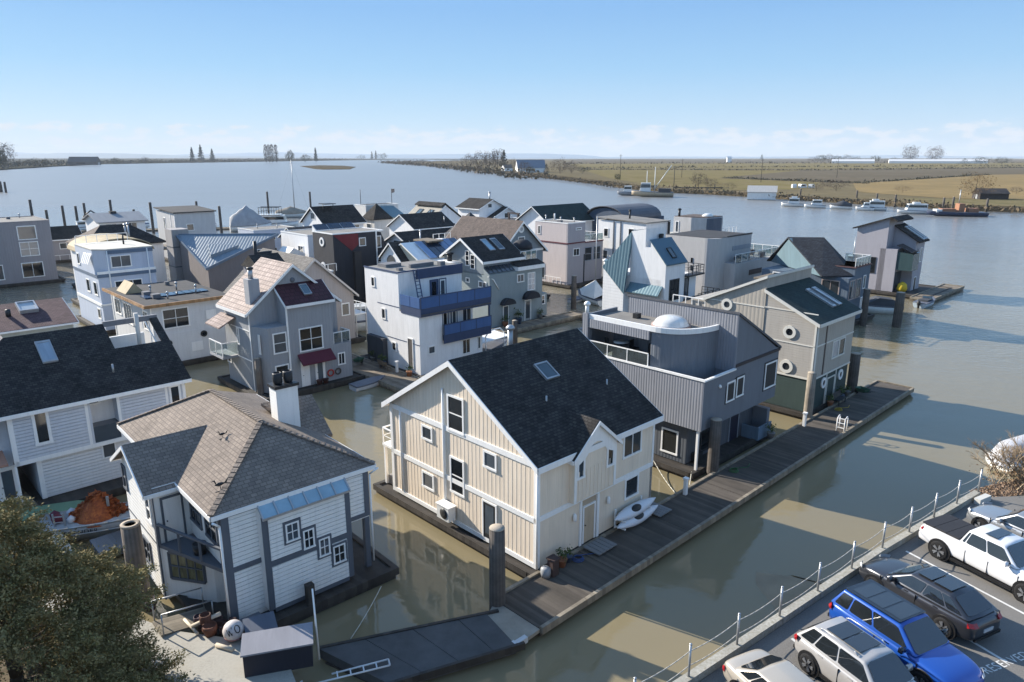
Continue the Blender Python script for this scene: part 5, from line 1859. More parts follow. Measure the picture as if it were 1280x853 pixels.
home(43.2, 49, 'blue-grey gabled float home with round attic window, brown roof and slate turret')
deck(-.5, 9.4, -.6, 14, .5)
wall(GGREEN2, ('prism', 'y', [(0, 5), (8.6, 5), (8.6, 7.4), (4.2, 11.3), (0, 7.4)], 0, 12))
wall(WSTUC, ('box', .2, 8.4, .1, 12, .5, 5), name='lower_wall')
gable('y', 0, 8.6, 7.4, 11.3, 0, 12, BROWNR, ov=.5, fascia=(TRIMWHITE, .3), ur=4.2)
port('y', 0, 4.2, 10.3, .5, TRIMWHITE, glass=GLASSB)
win('y', 0, 3.6, 9.3, 4.9, 8.0)
strips([('y', 0, 0, 8.6, 7.1, 7.4)], TRIMWHITE, .08)
win('y', .1, 6.5, 3.6, 7.4, 1.0)
tq = [(2.0, 9.2, 8.0), (9.4, 9.2, 8.0), (9.4, 15.5, 8.0), (2.0, 15.5, 8.0)]
roof(M('slate_shingle', (.10, .10, .105), .85, 'shingle', .2, .2, 1), *[[tq[i], tq[(i + 1) % 4], (5.6, 12.4, 11.9)] for i in range(4)], name='turret_roof')
wall(GGREEN2, ('box', 2.4, 9, 9.6, 15, .5, 8), name='turret')
MB().box(-2.2, 1.2, 11.5, 14, .5, 8.2).build('side_wing', WSTUC, H)
rail([(-2.2, 11.5, 8.2), (1.0, 11.5, 8.2)], 1, gap=1)

home(60.5, 52, 'tall mauve-pink cube float home with a maroon stripe')
deck(-.5, 9.6, -1.0, 9, .5)
wall(M('mauve_siding_sunlit', (.52, .46, .45), .75, 'lap', .3, .06, bump=.2), ('box', 0, .4, .3, 7.0, .5, 10))  # sunlit face: same siding, the light put into a paler colour
wall(M('mauve_siding_shaded', (.36, .335, .345), .75, 'lap', .3, .06, bump=.2), ('box', .4, 4.1, 0, 7.0, .5, 10), ('box', 0, .4, 0, .3, .5, 10), ('box', 4.1, 9.0, .3, 7, .5, 6.7), name='front_wall')  # shaded faces: shade put into a darker copy of that siding
flat(0, 4.1, 0, 7, 10, GREYFLAT)
strips([('x', 0, 0, 7, 6.85, 7.05)], M('maroon_band', (.12, .035, .045), .6), .07, name='band')
strips([('y', 0, -.05, 4.15, 6.85, 7.05), ('y', .3, 4.15, 9.05, 6.7, 6.9)], MATS['maroon_band'], .07, name='band')
roofbits(.5, 3.6, 1, 6, 10.05, 5, 8)
win('y', 0, 1.3, 6.1, 2.8, 4.9, 2, 1)
win('y', 0, 1.8, 9.3, 3.2, 8.9)
win('y', .3, 4.4, 6.0, 6.2, 3.8, 1, 2, frame=MATS['grey_frame'])
win('y', .3, 6.6, 6.0, 8.4, 3.8, 1, 2, frame=MATS['grey_frame'])
rail([(4.2, .35, 6.9), (8.95, .35, 6.9), (8.95, 6.9, 6.9)], 1.1, gap=1.4, glass=CLEAR)
MB().box(3.9, 4.05, -.1, 0, .5, 5).build('drain_pipe', BLACKMETAL, H)
win('x', 0, 6.4, 9.4, 5.8, 8.0)
MB().tube((4.0, 6.5, 10), (4.0, 6.5, 11), .12).build('flue', WHITE, H)
win('x', 0, 5.6, 3.4, 4.8, 1.0, frame=MATS['grey_frame'])
rail([(-.4, 4.4, .55), (-.4, 1.0, .55)], 1.0, gap=.9)

home(70, 66, 'white gabled float home with dark green roof behind the mauve cube home')
deck(-.4, 15, -.4, 7, .5)
wall(WSTUC, ('prism', 'x', [(-1, .5), (6.6, .5), (6.6, 8.8), (2.7, 11.3), (-1, 8.8)], 0, 13))
gable('x', -1, 6.6, 8.8, 11.3, 0, 13, GREENR, ov=.5, fascia=(TRIMWHITE, .15), ur=2.7)
win('x', 0, 1.0, 9.0, -.2, 7.8)
fr_ = MB()
for y in (6.4, 8.8):
    fr_.box(-.2, .1, y, y + .3, 8, 9.8)
fr_.box(-.2, .1, 6.2, 9.3, 9.8, 10.05)
fr_.build('pergola_frame', MATS['brown_fascia'], H)

home(82, 58, 'dark slate-blue float home with a long barrel-vaulted roof')
deck(-.4, 15, -.4, 9, .5)
SLB = M('slate_blue_siding', (.06, .085, .125), .65)
wall(SLB, ('box', 0, 13, 0, 8, .5, 9.0), ('prism', 'x', [(0, 9), (8, 9)] + [(4 + 4 * math.cos(t), 9 + 1.9 * math.sin(t)) for t in [math.pi * i / 10 for i in range(1, 10)]], 0, 11))
va = MB()
pr = [(4 + 4.4 * math.cos(t), 9.05 + 2.1 * math.sin(t)) for t in [math.pi * i / 12 for i in range(13)]]
for (a, za), (b, zb) in zip(pr, pr[1:]):
    va.extrude([(-.4, a, za), (-.4, b, zb), (11.5, b, zb), (11.5, a, za)], (0, 0, .12))
va.build('roof', M('slate_membrane', (.10, .105, .12), .6), H)
rail([(-3, .2, 7), (0, .2, 7)], 1, gap=1, glass=CLEAR)

home(71, 45, 'white flat-roofed float home with tall dark vertical stripes')
deck(-.4, 12, -.5, 10, .5)
wall(WSTUC, ('box', 0, 6, 0, 9.6, .5, 9.9), ('box', 6, 11, .2, 9, .5, 6.4))
MB().extrude([(-.3, -.3, 9.85), (6.3, -.3, 9.85), (6.3, 9.9, 10.2), (-.3, 9.9, 10.2)], (0, 0, .16)).build('roof', GREYFLAT, H)
strips([('x', 0, 6.2, 6.4, .5, 9.8)], SLATE, .1)
strips([('x', 0, 4.8, 5.0, .5, 9.8)], SLATE, .1)
win('x', 0, 8.4, 8.6, 7.4, 7.2)
win('x', 0, 3.4, 8.9, 2.2, 7.7)
win('x', 0, 8.4, 5.0, 7.4, 3.6)
win('y', 0, 1.8, 8.8, 3.2, 7.4)
door('y', 0, 2.4, 7.3, 3.2, 6.4, m=MATS['grey_frame'])
rail([(6.1, .25, 6.45), (10.9, .25, 6.45), (10.9, 8.8, 6.45)], 1.1, gap=1.2, glass=CLEAR)
MB().box(5.85, 6.1, -.4, -.1, 6.4, 9.8).build('post', BLACKMETAL, H)
vent_pipe(2.4, 5, 10, 11.4, .15, BLACKMETAL)
win('y', .2, 7, 5.4, 10, 3.6, 3, 1)

home(46.5, 24.6, 'angular white float home with steep teal metal roof planes and black-framed windows')
deck(-1.6, 9, -.5, 11, .5)
wall(WSTUC, ('prism', 'x', [(0, .5), (5, .5), (5, 11.5), (2.95, 11.9), (2.95, 9.8), (2.2, 9.8), (2.2, 10.6), (0, 8.0)], 0, 4), ('box', .0, 7.5, .6, 8.8, .5, 6.2))
WLAPB = M('white_lap_bold', (.72, .72, .72), .6, 'lap', .36, .06, bump=.9)
wall(WLAPB, ('prism', 'x', [(4.95, .5), (8.1, .5), (8.1, 7.1), (4.95, 4.3)], -1.2, 2), name='lap_wall')
MB().mesh([(-1.3, 8.2, 7.1), (-1.3, 4.9, 4.2), (.05, 4.9, 11.6), (-1.15, 8.2, 7.05), (-1.1, 4.9, 4.1), (.4, 4.9, 11.6), (3, 8.2, 7.1), (3, 4.9, 11.6)],
          [(0, 1, 2), (1, 4, 5, 2), (0, 2, 7, 6), (4, 3, 6, 7, 5), (0, 6, 3), (0, 3, 4, 1), (2, 5, 7)]).build('roof', TEAL, H)
r = roof(M('teal_dark_metal', (.075, .14, .185), .45, 'rib', .4, .1, metal=.2, bump=.5), [(-.15, -.2, 8.05), (4.2, -.2, 8.05), (4.2, 2.25, 10.75), (-.15, 2.25, 10.75)], th=.14, name='tower_roof')
skylight(r, [(-.15, -.2, 8.05), (4.2, -.2, 8.05), (4.2, 2.25, 10.75), (-.15, 2.25, 10.75)], .42, .2, .62, .6, frame=BLACKMETAL)
MB().extrude([(-.9, .3, 4.4), (.0, .3, 5.4), (.0, 4.9, 5.4), (-.9, 4.9, 4.4)], (0, 0, .1)).build('lower_roof', TEAL, H)
win('y', 0, .9, 6.2, 2.9, 3.7, 2, 1, frame=BLACKMETAL)
win('y', .6, 4.3, 5.9, 5.9, 3.6, 2, 1, frame=BLACKMETAL)
rail([(4.2, -.4, 6.4), (7.5, -.4, 6.4), (7.5, 4, 6.4)], 1, BLACKMETAL, gap=.8, mid=2)
MB().box(4.0, 7.6, -.5, .6, 6.2, 6.4).build('balcony', BLACKMETAL, H)
MB().box(4.0, 9.0, -2.0, .6, 3.2, 3.4).build('balcony', BLACKMETAL, H)
rail([(4.1, -1.9, 3.4), (8.9, -1.9, 3.4), (8.9, .5, 3.4)], 1, BLACKMETAL, gap=.8, mid=2)
MB().box(2.4, 2.8, 2.4, 2.8, 9.8, 11.2).build('flue', BLACKMETAL, H)
vent_pipe(-.6, 8.3, 6.9, 7.7, .2, WHITE)

home(62.3, 27.6, 'stucco-grey float home with a rounded corner tower and roof terraces')
deck(-.5, 16, -.5, 11, .5)
CVG = M('warm_grey_stucco', (.44, .425, .415), .8, var=.1)
wall(CVG, ('prism', 'z', [(0, 8), (0, 1.6)] + [(1.6 - 1.6 * math.cos(t), 1.6 - 1.6 * math.sin(t)) for t in [math.pi / 2 * i / 8 for i in range(1, 8)]] + [(1.6, 0), (9.5, 0), (9.5, 8)], .5, 9.5))
wall(CVG, ('box', 2.6, 16, -1.6, 6, .5, 6.1), name='terrace_wing')
up_ = MB().prism('z', [(.1, 7.9), (.1, 1.65), (1.65, .1), (9.4, .1), (9.4, 7.9)], 9.5, 9.56)
up_.build('flat_roof', DARKFLAT, H)
MB().box(3, 9.6, -.05, .1, 9.5, 9.7).build('parapet_cap', BLACKMETAL, H)
MB().box(4.4, 9.3, -.06, 0, 7.6, 8.2).build('wall_recess', MATS['grey_frame'], H)
rail([(2.7, -1.5, 6.15), (15.9, -1.5, 6.15), (15.9, 5.8, 6.15)], 1.2, gap=1.6, glass=CLEAR)
for x, y in ((4.4, -.9), (11.5, -.7), (12.8, 1.5)):
    MB().lathe([(.25, 6.1), (.5, 6.5), (.5, 6.85), (.2, 6.9)], (x, y, 0), 10).build('patio_chair', M('patio_dark', (.05, .05, .055), .7), H)
MB().tube((13.2, 3, 6.1), (13.2, 3, 8.9), .14).build('flue', M('rusty_flue', (.25, .14, .10), .8), H)
for z in (4.0, 5.0, 6.0):
    win('x', 0, 3.6, z + .7, 3.3, z, w=.03, frame=BLACKMETAL)
rail([(.1, 3.0, 7.6), (.1, 8, 7.6)], 1.1, gap=1)
MB().box(6.5, 10, -1.68, -1.6, 4.2, 4.9).build('dark_panel', MATS['brown_fascia'], H)

home(81, 40.6, 'two-tone grey float home with a dark blue-grey corner and a roof dome')
deck(-.5, 12, -.6, 10, .5)
wall(M('light_grey_panel', (.46, .45, .44), .75), ('prism', 'z', [(0, 6), (0, 2.6), (.9, .3), (6, .3), (6, 6)], 7.2, 10.3), ('box', 0, 11, .3, 8.5, 4.6, 7.3))
wall(M('mid_grey_panel', (.25, .24, .245), .75), ('box', .3, 11, .6, 8.5, .5, 4.6), name='lower_wall')
MB().prism('z', [(.9, .25), (2.2, -.2), (4.8, -.2), (5.2, .25), (5.2, 3), (.9, 3)], 7.3, 10.2).build('corner_tower', M('dark_blue_grey', (.085, .105, .14), .7), H)
MB().prism('z', [(.1, 5.9), (.1, 2.65), (1.0, .4), (5.9, .4), (5.9, 5.9)], 10.3, 10.4).build('flat_roof', BROWNR, H)
MB().lathe([(1.0, 10.35), (.9, 10.6), (.5, 10.85), (0, 10.92)], (3.3, 1.6, 0), 14).build('roof_dome', MATS['dome_acrylic'], H)
vent_pipe(.4, 5.2, 10.3, 11.4, .2, BLACKMETAL)
win('x', 0, 5.6, 9.6, 4.9, 7.7)
win('x', 0, 3.0, 6.4, 1.2, 5.8, 2, 1)
rail([(6, .4, 7.3), (10.9, .4, 7.3)], 1, gap=1.2)

home(64.5, 11, 'blue-grey float home with big black gambrel-like roof and teal gable')
deck(-1, 8, -.5, 12, .5)
BG = M('blue_slate_siding', (.10, .135, .18), .7, 'rib', .3, .1, bump=.2)
wall(BG, ('box', 0, 6.4, 0, 11, .5, 6.0), ('box', 1.6, 6.4, 0, 3.2, 6.0, 7.2))
roof(M('black_shingle_far', (.043, .048, .058), .9, 'shingle', .25, .3, 1), [(-1.6, 2.6, 6.2), (1.4, .2, 6.2), (5.6, 5.8, 10.0), (2.6, 9.2, 10.0)], [(1.4, .2, 6.2), (6.6, 2.8, 6.9), (5.6, 5.8, 10.0)], [(-1.6, 2.6, 6.2), (2.6, 9.2, 10.0), (-.2, 11.6, 6.2), (-1.8, 9.0, 6.2)][:0] or [(2.6, 9.2, 10.0), (5.6, 5.8, 10.0), (9.2, 10.4, 6.2), (6.4, 13.6, 6.2)], th=.16)
MB().mesh([(-1.3, 2.9, 6.1), (6.2, 12.9, 6.1), (2.5, 8.9, 9.9), (-1.0, 2.7, 6.1), (6.5, 12.7, 6.1), (2.9, 8.6, 9.9)], [(0, 1, 2), (3, 5, 4), (0, 2, 5, 3), (1, 4, 5, 2), (0, 3, 4, 1)]).build('gable_wall', M('teal_gable', (.13, .20, .235), .7), H)
wf = win('x', 0, 9.5, 5.8, 7.0, 3.6, 3, 1)
win('y', 0, .3, 5.7, 2.0, 3.3, 2, 1, frame=M('pink_frame', (.42, .34, .31), .6))
win('y', 0, 2.3, 5.7, 3.8, 3.3, 1, 1, frame=MATS['pink_frame'])
win('y', 0, 4.4, 5.9, 5.2, 4.2)
win('y', 0, 4.2, 3.2, 5.2, 1.6, glass=GLASSB)
win('x', 0, 3.2, 5.6, 1.0, 3.3, 2, 1, frame=MATS['pink_frame'])
rail([(1.7, .1, 7.2), (6.3, .1, 7.2), (6.3, 3.1, 7.2)], 1.0, gap=.9, glass=CLEAR)
MB().box(1.5, 6.5, -.1, 3.3, 7.05, 7.2).build('roof_deck', M('maroon_deck', (.12, .07, .07), .8), H)
MB().box(-6, -1.6, 4, 9, 5.6, 5.8).build('roof_deck', OLDWOOD, H)
MB().box(-5.6, -1.0, 4.2, 9, .5, 5.6).build('side_wing', BG, H)
rail([(-6, 4.1, 5.8), (-2, 4.1, 5.8)], 1, BLACKMETAL, gap=1.2, mid=2)
for x, y in ((-4.6, 4.8), (-3.2, 5.2)):
    MB().lathe([(.3, 5.8), (.55, 6.1), (.55, 6.5), (.2, 6.55)], (x, y, 0), 10).build('patio_chair', MATS['patio_dark'], H)

home(91, 12.9, 'lilac-white float home with stepped dark shed roofs standing alone by the channel')
deck(-1.2, 10, -3.5, 9, .5)
LILAC = M('lilac_white_siding', (.36, .345, .375), .7, 'lap', .35, .06, bump=.2)
wall(LILAC, ('prism', 'x', [(3.2, .5), (7.6, .5), (7.6, 9.7), (3.2, 11.2)], 0, 6), ('prism', 'x', [(0, 2.6), (3.4, 2.6), (3.4, 10.0), (0, 8.0)], 2.6, 6.5), ('box', 2.8, 6.4, .0, 3.4, .5, 2.6), ('box', 0, 2.7, 1.6, 4, .5, 6.8))
roof(ROOFDK, [(-.4, 8.2, 9.6), (-.4, 2.9, 11.5), (6.4, 2.9, 11.5), (6.4, 8.2, 9.6)], [(-.4, 2.9, 11.5), (6.4, 2.9, 11.5), (6.4, 2.0, 11.0), (-.4, 2.0, 11.0)], th=.2)
q = [(2.3, -.5, 7.9), (6.9, -.5, 7.9), (6.9, 3.3, 10.2), (2.3, 3.3, 10.2)]
r = roof(ROOFDK, q, th=.2, name='lower_roof')
skylight(r, q, .46, .05, .7, .8, frame=GREYMETAL, glass=GLASSB)
skylight(r, q, .74, .05, .95, .8, frame=GREYMETAL, glass=GLASSB)
MB().prism('x', [(-.6, 3.8), (2.6, 3.8), (2.6, 6.6), (-.6, 6.2)], .1, 2.7).build('sun_room', M('dark_teal_glass', (.05, .085, .09), .1), H)
sg = MB()
for i in range(4):
    sg.extrude([(-.05 + i * .7, -.7, 6.25), (.6 + i * .7, -.7, 6.25), (.6 + i * .7, 1.8, 7.4), (-.05 + i * .7, 1.8, 7.4)], (0, 0, .06))
sg.build('sloping_glazing', GLASS, H)
win('x', 0, 5.6, 5.4, 4.4, 3.0, 1, 2, frame=BLACKMETAL)
win('y', 0, 3.4, 6.8, 4.0, 3.5, frame=MATS['grey_frame'])
win('y', 0, 4.8, 6.8, 5.8, 4.6, glass=GLASSB)
door('y', 0, 3.6, 2.5, 4.6, .55, m=MATS['dark_door'])
MB().box(.2, 2.6, 1.5, 1.62, .6, 3.4).build('dark_carport', MATS['store_dark'], H)
MB().lathe([(.5, .55), (.75, 1.0), (.6, 1.7), (.2, 2.0), (0, 2.05)], (.9, .6, 0), 12).build('yellow_cover', M('yellow_tarp', (.60, .42, .03), .7), H)

# ---------------------------------------------------------------- pilings
PILE = M('piling_wood', (.115, .10, .088), .9, 'plank', .14, .35, 1.5, bump=.5)
PILETOP = M('piling_top', (.36, .31, .25), .9, 'rough', .1, .2)


def piling(x, y, h, r, label, light=None, hollow=False):
    o = MB().lathe([(r * 1.04, -1), (r * 1.02, .5), (r, h * .6), (r * .96, h)], (0, 0, 0), 14).build('piling', light or PILE, None, (x, y, 0))
    tag(o, label, 'piling', 'pilings of the marina')
    if hollow:
        MB().lathe([(r * .97, h - .02), (r, h + .06), (r * .6, h + .06), (r * .58, h - .02)], (0, 0, 0), 14).build('rim', PILETOP, o)
        MB().lathe([(r * .58, h + .005), (0, h + .005)], (0, 0, 0), 14).build('hollow', BLACKMETAL, o)
    else:
        MB().lathe([(r * .98, h), (r * .95, h + .04), (0, h + .05)], (0, 0, 0), 14).build('top', PILETOP, o)
    return o


PALEPILE = M('pale_piling', (.27, .235, .19), .9, 'plank', .14, .3, 1.5, bump=.5)
GREYPILE = M('grey_piling', (.19, .16, .135), .9, 'plank', .14, .35, 1.2, bump=.5)
piling(-.66, 28.15, 4.2, .36, 'thick dark piling at the bend of the dock beside the cream home')
piling(-17.2, 28.9, 3.95, .42, 'brown hollow-topped piling beside the white home with slate trim', GREYPILE, True)
piling(12.85, 42.0, 4.0, .36, 'dark piling in front of the charcoal home entrance')
piling(22.8, 51.6, 4.1, .33, 'pale piling at the corner of the taupe porthole home', PALEPILE)
piling(29.6, 58.9, 3.6, .42, 'dark broad piling behind the green base of the taupe home')
piling(8.35, 94.5, 4.5, .36, 'tall dark piling next to the covered sailboat')
piling(42.9, 84.6, 4.5, .38, 'dark piling at the outer corner of the blue-grey home')
piling(-1.45, 82.6, 3.7, .36, 'dark piling before the door awnings of the grey-green home')
piling(-21.4, 57.4, 3.6, .26, 'slim grey piling in front of the grey gabled home', GREYPILE)
piling(.3, 74.6, 2.9, .3, 'short piling beside the white cube home')
piling(46.7, 84.0, 4.2, .5, 'leaning dark timber post beside the lilac home', None)
for i, (x, y, h) in enumerate(((-128.3, 192.3, 8.9), (-124.4, 192.3, 6.2), (-125.3, 200.9, 6.8), (-125.8, 207.8, 6.2), (-124.7, 210.2, 6.9), (-114.3, 205.4, 8.1), (-110.4, 210.2, 5.1), (-96.4, 192.3, 8.2), (-96.4, 220.5, 6.8), (-92.3, 215.2, 5.2), (-78.1, 192.3, 7.2), (-87.2, 258, 7.9), (-72, 258, 7.9))):
    piling(x, y, h, .35, 'thin dark piling by the outer float, %s counting away from the mauve-grey home' % ('first', 'second', 'third', 'fourth', 'fifth', 'sixth', 'seventh', 'eighth', 'ninth', 'tenth', 'eleventh', 'twelfth', 'thirteenth')[i])
for x, y in ((-299, 425), (-296, 420), (-291, 417)):
    piling(x, y, 6.0, .6, 'dark dolphin post out in the open river')

# ---------------------------------------------------------------- boats
HULLW = M('hull_white', (.72, .72, .70), .3, var=.08, spec=.5, coat=.3)
TARP = M('grey_tarp', (.36, .355, .36), .75, 'rough', .5, .2, .8, bump=.6)
TARPB = M('blue_tarp', (.10, .15, .25), .7, 'rough', .5, .2, .8, bump=.6)
BOATS = 'boats moored in the marina and across the river'


def hull_rings(L, B, z0, z1, n=12):
    rr = []
    for i in range(n + 1):
        t = i / n
        w = B / 2 * (1 - max(0, (t - .45) / .55) ** 2.2) * (.92 + .08 * min(1, t * 4))
        w = max(w, .03)
        x = -L / 2 + L * t
        zs = z1 + (t ** 2) * .28 * (z1 - z0)
        k = z0 + (t ** 4) * .5 * (z1 - z0)
        rr.append([(x, -w, zs), (x, -w * .86, (zs + k) / 2), (x, -w * .35, k), (x, w * .35, k), (x, w * .86, (zs + k) / 2), (x, w, zs)])
    return rr


def boat(loc, rz, L, B, h, label, hull=None, cabin=None, name='motorboat', cover=None, extra=None, cat='boat'):
    b = empty(name, (loc[0], loc[1], 0), rz, label, cat, BOATS)
    rr = hull_rings(L, B, -.35, h)
    MB().loft(rr).build('hull', hull or HULLW, b)
    MB().loft([[(p[0][0], p[0][1] * 1.03, p[0][2] - .1), (p[0][0], p[0][1] * 1.03, p[0][2] + .03), (p[5][0], p[5][1] * 1.03, p[5][2] + .03), (p[5][0], p[5][1] * 1.03, p[5][2] - .1)] for p in rr], smooth=False).build('gunwale', M('boat_trim', (.12, .13, .16), .5), b)
    if cabin:
        x0, x1, ch, w = cabin
        cb = MB().mesh([(x0, -w, h), (x1 + .5, -w * .8, h), (x1 + .5, w * .8, h), (x0, w, h), (x0 + .1, -w * .86, h + ch), (x1 - .25, -w * .72, h + ch), (x1 - .25, w * .72, h + ch), (x0 + .1, w * .86, h + ch)],
                       [(0, 1, 5, 4), (1, 2, 6, 5), (2, 3, 7, 6), (3, 0, 4, 7), (4, 5, 6, 7)]).build('cabin', HULLW, b)
        g = MB()
        for s in (-1, 1):
            g.face([(x0 + .25, s * w * .96, h + ch * .5), (x1 + .0, s * w * .82, h + ch * .5), (x1 - .25, s * w * .79, h + ch * .86), (x0 + .3, s * w * .92, h + ch * .86)])
        g.face([(x1 + .27, -w * .7, h + ch * .45), (x1 + .27, w * .7, h + ch * .45), (x1 - .12, w * .66, h + ch * .9), (x1 - .12, -w * .66, h + ch * .9)])
        g.build('pane', GLASS, cb)
        MB().box(x0 - .1, x1 - .1, -w * .9, w * .9, h + ch, h + ch + .08).build('roof', HULLW, cb)
    if cover:
        m, ch = cover
        MB().loft([[(p[0][0] * .99, p[0][1] * 1.05, p[0][2] - .12), (p[0][0] * .98, p[0][1] * 1.04, p[0][2] + .1), (p[0][0] * .96, p[0][1] * .3, p[0][2] + ch * PEAK(i)), (p[0][0] * .96, -p[0][1] * .3, p[0][2] + ch * PEAK(i)), (p[0][0] * .98, -p[0][1] * 1.04, p[0][2] + .1), (p[0][0] * .99, -p[0][1] * 1.05, p[0][2] - .12)] for i, p in enumerate(rr)]).build('tarp', m, b)
    return b


def PEAK(i):
    t = i / 12
    return max(.12, 1 - abs(t - .42) * (1.35 if t < .42 else 1.7)) * (.95 + .05 * (i % 2))


def outboard(b, L):
    MB().lathe([(.12, -.2), (.14, .3), (.22, .5), (.22, .9), (.1, 1.02), (0, 1.03)], (-L / 2 - .25, 0, 0), 10).build('outboard_motor', BLACKMETAL, b)


def mast(b, x, h, z0=.8, r=.07, stays=True, L=7):
    m = MB().tube((x, 0, z0), (x, 0, h), r, r * .7).build('mast', GREYMETAL, b)
    if stays:
        s = MB()
        for q in ((L / 2, 0, 1), (-L / 2, 0, 1), (x, 1, .9), (x, -1, .9)):
            s.tube(q, (x, 0, h * .97), .012, n=4)
        s.build('stay_wire', BLACKMETAL, m)


b = boat((11.2, 99.2), 118, 6.6, 2.5, .9, 'sailboat under a white tent-like cover with bare mast', name='sailboat')
MB().mesh([(2.9, 0, 1.4), (-2.6, -1.25, 1.0), (-2.6, 1.25, 1.0), (-1.0, -.03, 3.3), (-1.0, .03, 3.3), (.6, -1.2, 1.05), (.6, 1.2, 1.05), (-2.9, 0, 1.5)],
          [(0, 5, 3), (0, 4, 6), (5, 1, 3), (6, 4, 2), (1, 7, 3), (2, 4, 7), (0, 3, 4), (3, 7, 4)]).build('tarp', M('white_tarp', (.70, .68, .63), .7, 'rough', .4, .12, .9, bump=.5), b)
MB().tube((-1.0, 0, 2.6), (-1.0, 0, 12.1), .07).build('mast', GREYMETAL, b)
b = boat((-17.6, 82.5), 20, 8.4, 3.0, 1.25, 'white cabin cruiser between the grey gabled and white cube homes', cabin=(-3.2, .6, 1.7, 1.15), name='cabin_cruiser')
rail_ = MB()
rail_.path([(1.0, -1.2, 1.9), (2.6, -.95, 2.1), (4.0, 0, 2.3), (2.6, .95, 2.1), (1.0, 1.2, 1.9)], .03)
rail_.build('bow_rail', GREYMETAL, b)
MB().box(-4.1, -2.6, -1.2, 1.2, 2.9, 3.0).build('canopy', TARPB, b)
b = boat((47.8, 92.2), 172, 6.8, 2.4, 1.0, 'white speedboat with dark grey canopy beside the blue-grey home', name='speedboat')
MB().mesh([(1.6, -1.0, 1.1), (1.6, 1.0, 1.1), (-.4, -.9, 2.1), (-.4, .9, 2.1), (-3, -1.1, 1.1), (-3, 1.1, 1.1), (-2.2, -.9, 1.9), (-2.2, .9, 1.9)], [(0, 1, 3, 2), (2, 3, 7, 6), (6, 7, 5, 4), (0, 2, 6, 4), (1, 5, 7, 3)]).build('canopy', M('charcoal_canvas', (.06, .065, .075), .8), b)
outboard(b, 6.8)
b = boat((57.3, 96.5), 40, 4.6, 1.9, .7, 'small open runabout tied to the pier of the lilac home', name='runabout', hull=M('hull_pale_blue', (.42, .50, .56), .4))
MB().box(-1.2, .4, -.6, .6, .5, 1.0).build('seat', MATS['charcoal_canvas'], b)
MB().mesh([(.5, -.7, .8), (.5, .7, .8), (.1, -.6, 1.35), (.1, .6, 1.35)], [(0, 1, 3, 2)]).build('windscreen', GLASSG, b)
outboard(b, 4.6)
b = boat((-72.5, 199), 25, 11, 5.0, 1.6, 'large boat shrouded in a peaked grey tarp near the open river', cover=(TARP, 5.4))
b = boat((-67.5, 206.5), 8, 11.5, 4.4, 1.5, 'white two-deck cruiser with open upper rails near the open river', cabin=(-4.6, 2.2, 2.2, 1.9), name='cruiser')
MB().box(-4.8, 1.2, -2, 2, 3.9, 4.05).build('upper_deck', HULLW, b)
up_r = MB()
for x in (-4.6, -3.2, -1.8, -.4, 1.0):
    for y in (-1.9, 1.9):
        up_r.tube((x, y, 4.0), (x, y, 6.0), .08, n=5)
for y in (-1.9, 1.9):
    up_r.bar((-4.7, y, 6.0), (1.1, y, 6.0), .16)
    up_r.bar((-4.7, y, 5.0), (1.1, y, 5.0), .08)
up_r.build('upper_railing', BLACKMETAL, b)
b = boat((-74, 244), 5, 12, 4, 1.3, 'tall-masted sailboat under a tan cover near the open river', cover=(M('tan_tarp', (.30, .26, .21), .8, 'rough', .4, .25), 2.4), name='sailboat')
mast(b, .4, 19, 1.3, .14, True, 11)
b = boat((-118, 198), 40, 7, 2.6, 1.2, 'white motorboat moored at the outer float behind the vaulted home', cabin=(-2, .8, 1.6, 1.0))
b = boat((-88, 203), 20, 8, 2.8, 1.2, 'white motorboat with clutter on deck beside the grey box home', cabin=(-2, .6, 1.8, 1.0))
b = boat((-108, 206), 15, 7, 2.6, 1.0, 'low motorboat under a dark blue tarp at the outer float', cover=(TARPB, 1.4))
b = boat((58.9, 122), 60, 8, 2.8, 1.3, 'small workboat with red wheelhouse glimpsed behind the blue-grey home', cabin=(-1.5, .8, 2.2, 1.0), hull=M('hull_rust', (.22, .10, .07), .7))
mast(b, -1.8, 7, 2, .08, False)
# across the river
for x, y, rz, L, lab, cb, cv in ((116, 298.5, 160, 11, 'white cabin boat moored nearest the boathouse across the river', (-2.5, 1.5, 2.2, 1.3), None),
                               (121.5, 289.5, 165, 10, 'grey-roofed motorboat second along from the far boathouse', (-2.5, 1.0, 2.0, 1.2), None),
                               (129.5, 284, 160, 10, 'boat under a dark tarp midway along the far bank', None, (MATS['charcoal_canvas'], 2.2)),
                               (134.8, 275.5, 165, 8, 'small white boat close behind the larger white cruiser on the far bank', (-1.5, .5, 1.8, 1.1), None),
                               (138.6, 276.5, 165, 11, 'white cruiser with flying bridge on the far bank', (-3.6, 1.6, 2.4, 1.4), None),
                               (144.8, 259.5, 170, 14, 'broad white motor yacht, largest pleasure boat on the far bank', (-4, 2.4, 2.3, 1.6), None)):
    b = boat((x, y), rz, L * .8, L * .25, 1.2, lab, cabin=cb, cover=cv)
    if cb and L > 10:
        MB().box(-1.6, .6, -.8, .8, 1.2 + cb[2], 1.9 + cb[2]).build('flying_bridge', HULLW, b)
b = boat((154.5, 250.5), 172, 19, 6, 1.3, 'rusty workbarge with orange gear on deck by the far bank', hull=M('barge_blue', (.05, .07, .13), .7), name='work_barge')
ORANGE = M('orange_gear', (.30, .15, .09), .8)
for x, w, h in ((-5, 1.6, 1.4), (-1, .9, 3.0), (3, 2.2, 1.2), (6, 1.0, 1.0)):
    MB().box(x - w, x + w, -1.6, 1.6, 1.3, 1.3 + h).build('deck_gear', ORANGE if x < 4 else HULLW, b)
MB().tube((-.5, 0, 4), (-.5, 0, 9), .15).build('mast', GREYMETAL, b)
